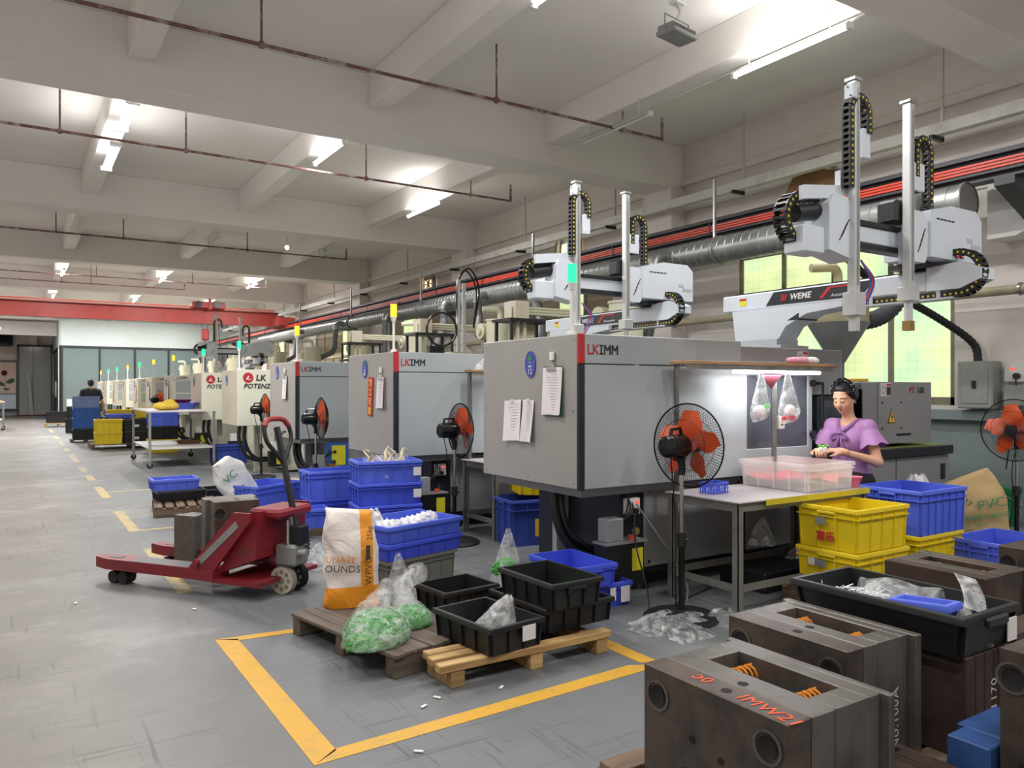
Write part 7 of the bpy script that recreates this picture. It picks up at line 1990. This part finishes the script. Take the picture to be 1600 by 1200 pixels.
# blouse
bp_ = [ell((.0, 0, 1.09), (.122, .175, .14), .05), ell((.0, 0, .93), (.115, .15, .18), .06), ell((-.01, 0, .8), (.13, .17, .1), .05), ell((.06, .06, 1.06), (.07, .075, .08), .04), ell((.06, -.06, 1.06), (.07, .075, .08), .04),
       cap((-.015, .06, 1.215), (.0, .17, 1.185), .045, .06, .04), cap((-.015, -.06, 1.215), (.0, -.17, 1.185), .045, .06, .04),
       cap(sL, (.02, .205, 1.09), .062, .066, .03), cap(sR, (.03, -.195, 1.09), .062, .066, .03)]
blouse = prims_mesh('blouse', bp_, .008, M_blouse, wo)
def flutter(sh, el, seed):
    a = Vector(sh); d = (Vector(el) - a).normalized(); u = d.orthogonal().normalized(); v = d.cross(u); rows = []
    for i in range(6):
        f = i / 5; rr = .062 + .05 * f; row = []
        for j in range(33):
            th = 2 * PI * j / 32; w_ = 1 + .1 * f * math.sin(6 * th + seed)
            row.append(tuple(a + d * (.02 + .15 * f + .012 * f * math.sin(6 * th + seed)) + (u * math.cos(th) + v * math.sin(th)) * rr * w_))
        rows.append(row)
    return G().grid(rows)
flutter(sL, eL, 1).build('sleeve_ruffle', M_blouse, blouse, angle=1.4); flutter(sR, eR, 3).build('sleeve_ruffle', M_blouse, blouse, angle=1.4)
for s in (-1, 1):
    G().tube(bez([(-.05, s * .075, 1.245), (.03, s * .075, 1.235), (.1, s * .04, 1.18), (.125, 0, 1.14)], 6), [.016] * 19, 8).build('collar_band', M_bow, blouse)
    G().tube(bez([(.13, 0, 1.14), (.15, s * .05, 1.13), (.15, s * .07, 1.09), (.135, s * .03, 1.1), (.13, 0, 1.135)], 6), .012, 8).build('bow_loop', M_bow, blouse)
    G().tube(bez([(.13, 0, 1.135), (.145, s * .02, 1.06), (.14, s * .04, .98)], 6), [.009 + .0008 * i for i in range(13)], 8).build('bow_tail', M_bow, blouse)
G().sphere((.137, 0, 1.137), (.018, .02, .02), 8, 6).build('bow_knot', M_bow, blouse)
skp = [ell((-.02, 0, .74), (.14, .185, .1), .05)] + [cap((0, .09 * s, .735), (.36, .095 * s, .705), .1, .085, .05) for s in (-1, 1)]
prims_mesh('skirt', skp, .012, M_skirt, wo)
for s in (-1, 1):
    y = .081 * s
    sh = prims_mesh('shoe', [cap((.49, y, .2), (.64, y, .186), .045, .033, .03), cap((.5, y, .22), (.5, y, .25), .044, .042, .02), cap((.47, y, .175), (.65, y, .17), .03, .026, .02)], .009, M_shoe, wo)
    G().prism([(.44, y - .042), (.6, y - .044), (.69, y - .03), (.69, y + .03), (.6, y + .044), (.44, y + .042)], 'z', .1515, .166).build('sole', M_stickerw, sh)
hx = FR.p(.07, .03, -.0)
G().sphere((0, 0, 0), (.05, .03, .05), 16, 10).build('white_glove_pad', mat('cotton_white', 'e2e2e4', .8, var=.05), wo, hx)
g = thing('green_part', 'bright green moulded part held in the hands of the woman', 'part', (5.86 - .39, 3.92 - .02, 1.035))
for k in range(5):
    a = k * 1.2
    G().tube([(0, 0, 0), (.03 * math.cos(a), .03 * math.sin(a), .012), (.045 * math.cos(a + .3), .045 * math.sin(a + .3), .004)], .006, 6).build('green_prong', MATS['bright_green'], g)
st = thing('work_stool', 'dark stool the woman sits on', 'stool', (5.9, 3.92, 0))
G().cyl((0, 0, .58), (0, 0, .64), .16, n=20).build('seat', M_black, st)
for k in range(4):
    a = PI / 4 + k * PI / 2; G().cyl((.1 * math.cos(a), .1 * math.sin(a), .58), (.17 * math.cos(a), .17 * math.sin(a), 0), .014, n=8).build('leg', M_darkframe, st)
G().tube([(.145 * math.cos(2 * PI * k / 20), .145 * math.sin(2 * PI * k / 20), .22) for k in range(20)], .009, 6, close=True).build('foot_ring', M_darkframe, st)
# ---- man standing with his back to us, far down the aisle (local +x is where he faces)
mn = thing('person', 'man in black t-shirt standing with his back to camera', 'person', (1.86, 25.95, 0), math.radians(88))
Hm = Frame(Matrix.Translation((.05, 0, 1.66)) @ Matrix.Rotation(math.radians(15), 4, 'Y'))
P = [Hm.ell((-.012, 0, .03), (.1, .08, .105), .03), Hm.ell((.02, 0, -.04), (.072, .062, .085), .03), cap((0, 0, 1.45), (.03, 0, 1.6), .06, .056, .03), Hm.cap((.09, 0, 0), (.105, 0, -.03), .009, .014, .012)]
for s in (-1, 1):
    sh = (0, .2 * s, 1.42); el = (-.02, .29 * s, 1.14); wr = (.14, .33 * s, .93) if s < 0 else (.2, .2, .96)
    P += [Hm.ell((-.01, s * .078, -.005), (.02, .011, .034), .008), cap((0, .08 * s, 1.46), sh, .07, .062, .05), cap(sh, el, .058, .045, .03), cap(el, wr, .045, .028, .02)]
    P += hand_prims(aim(wr, (.35, .05 * s, -.9), (s * -.2, s, 0)), s, .5)
    P += [cap((0, .1 * s, .92), (.02, .11 * s, .5), .09, .06, .04), cap((.02, .11 * s, .5), (-.02, .11 * s, .1), .058, .04, .03), cap((-.04, .11 * s, .05), (.13, .13 * s, .04), .045, .036, .02)]
P += [ell((0, 0, 1.25), (.12, .19, .24), .06), ell((0, 0, .98), (.12, .17, .14), .06)]
mb = prims_mesh('body', P, .012, M_skinman, mn)
prims_mesh('hair', [Hm.ell((-.025, 0, .05), (.105, .09, .1), .02), Hm.ell((-.05, 0, -.01), (.07, .08, .08), .03)], .014, M_hair, mn)
M_tee = mat('black_tee', '26282e', .8, var=.08, bump=.1)
tp_ = [ell((0, 0, 1.26), (.14, .215, .25), .06), ell((0, 0, 1.02), (.14, .195, .16), .06)]
for s in (-1, 1): tp_ += [cap((0, .07 * s, 1.465), (0, .2 * s, 1.425), .075, .078, .05), cap((0, .2 * s, 1.42), (-.012, .262 * s, 1.23), .076, .068, .03)]
prims_mesh('t_shirt', tp_, .014, M_tee, mn)
tr2 = [ell((0, 0, .95), (.135, .19, .1), .05)]
for s in (-1, 1): tr2 += [cap((0, .1 * s, .92), (.02, .11 * s, .5), .105, .082, .04), cap((.02, .11 * s, .5), (-.02, .11 * s, .12), .08, .065, .03)]
prims_mesh('trousers', tr2, .016, mat('dark_trousers', '33343a', .8, var=.08), mn)
for s in (-1, 1): prims_mesh('shoe', [cap((-.06, .11 * s, .052), (.15, .13 * s, .045), .052, .042, .02)], .012, M_black, mn)
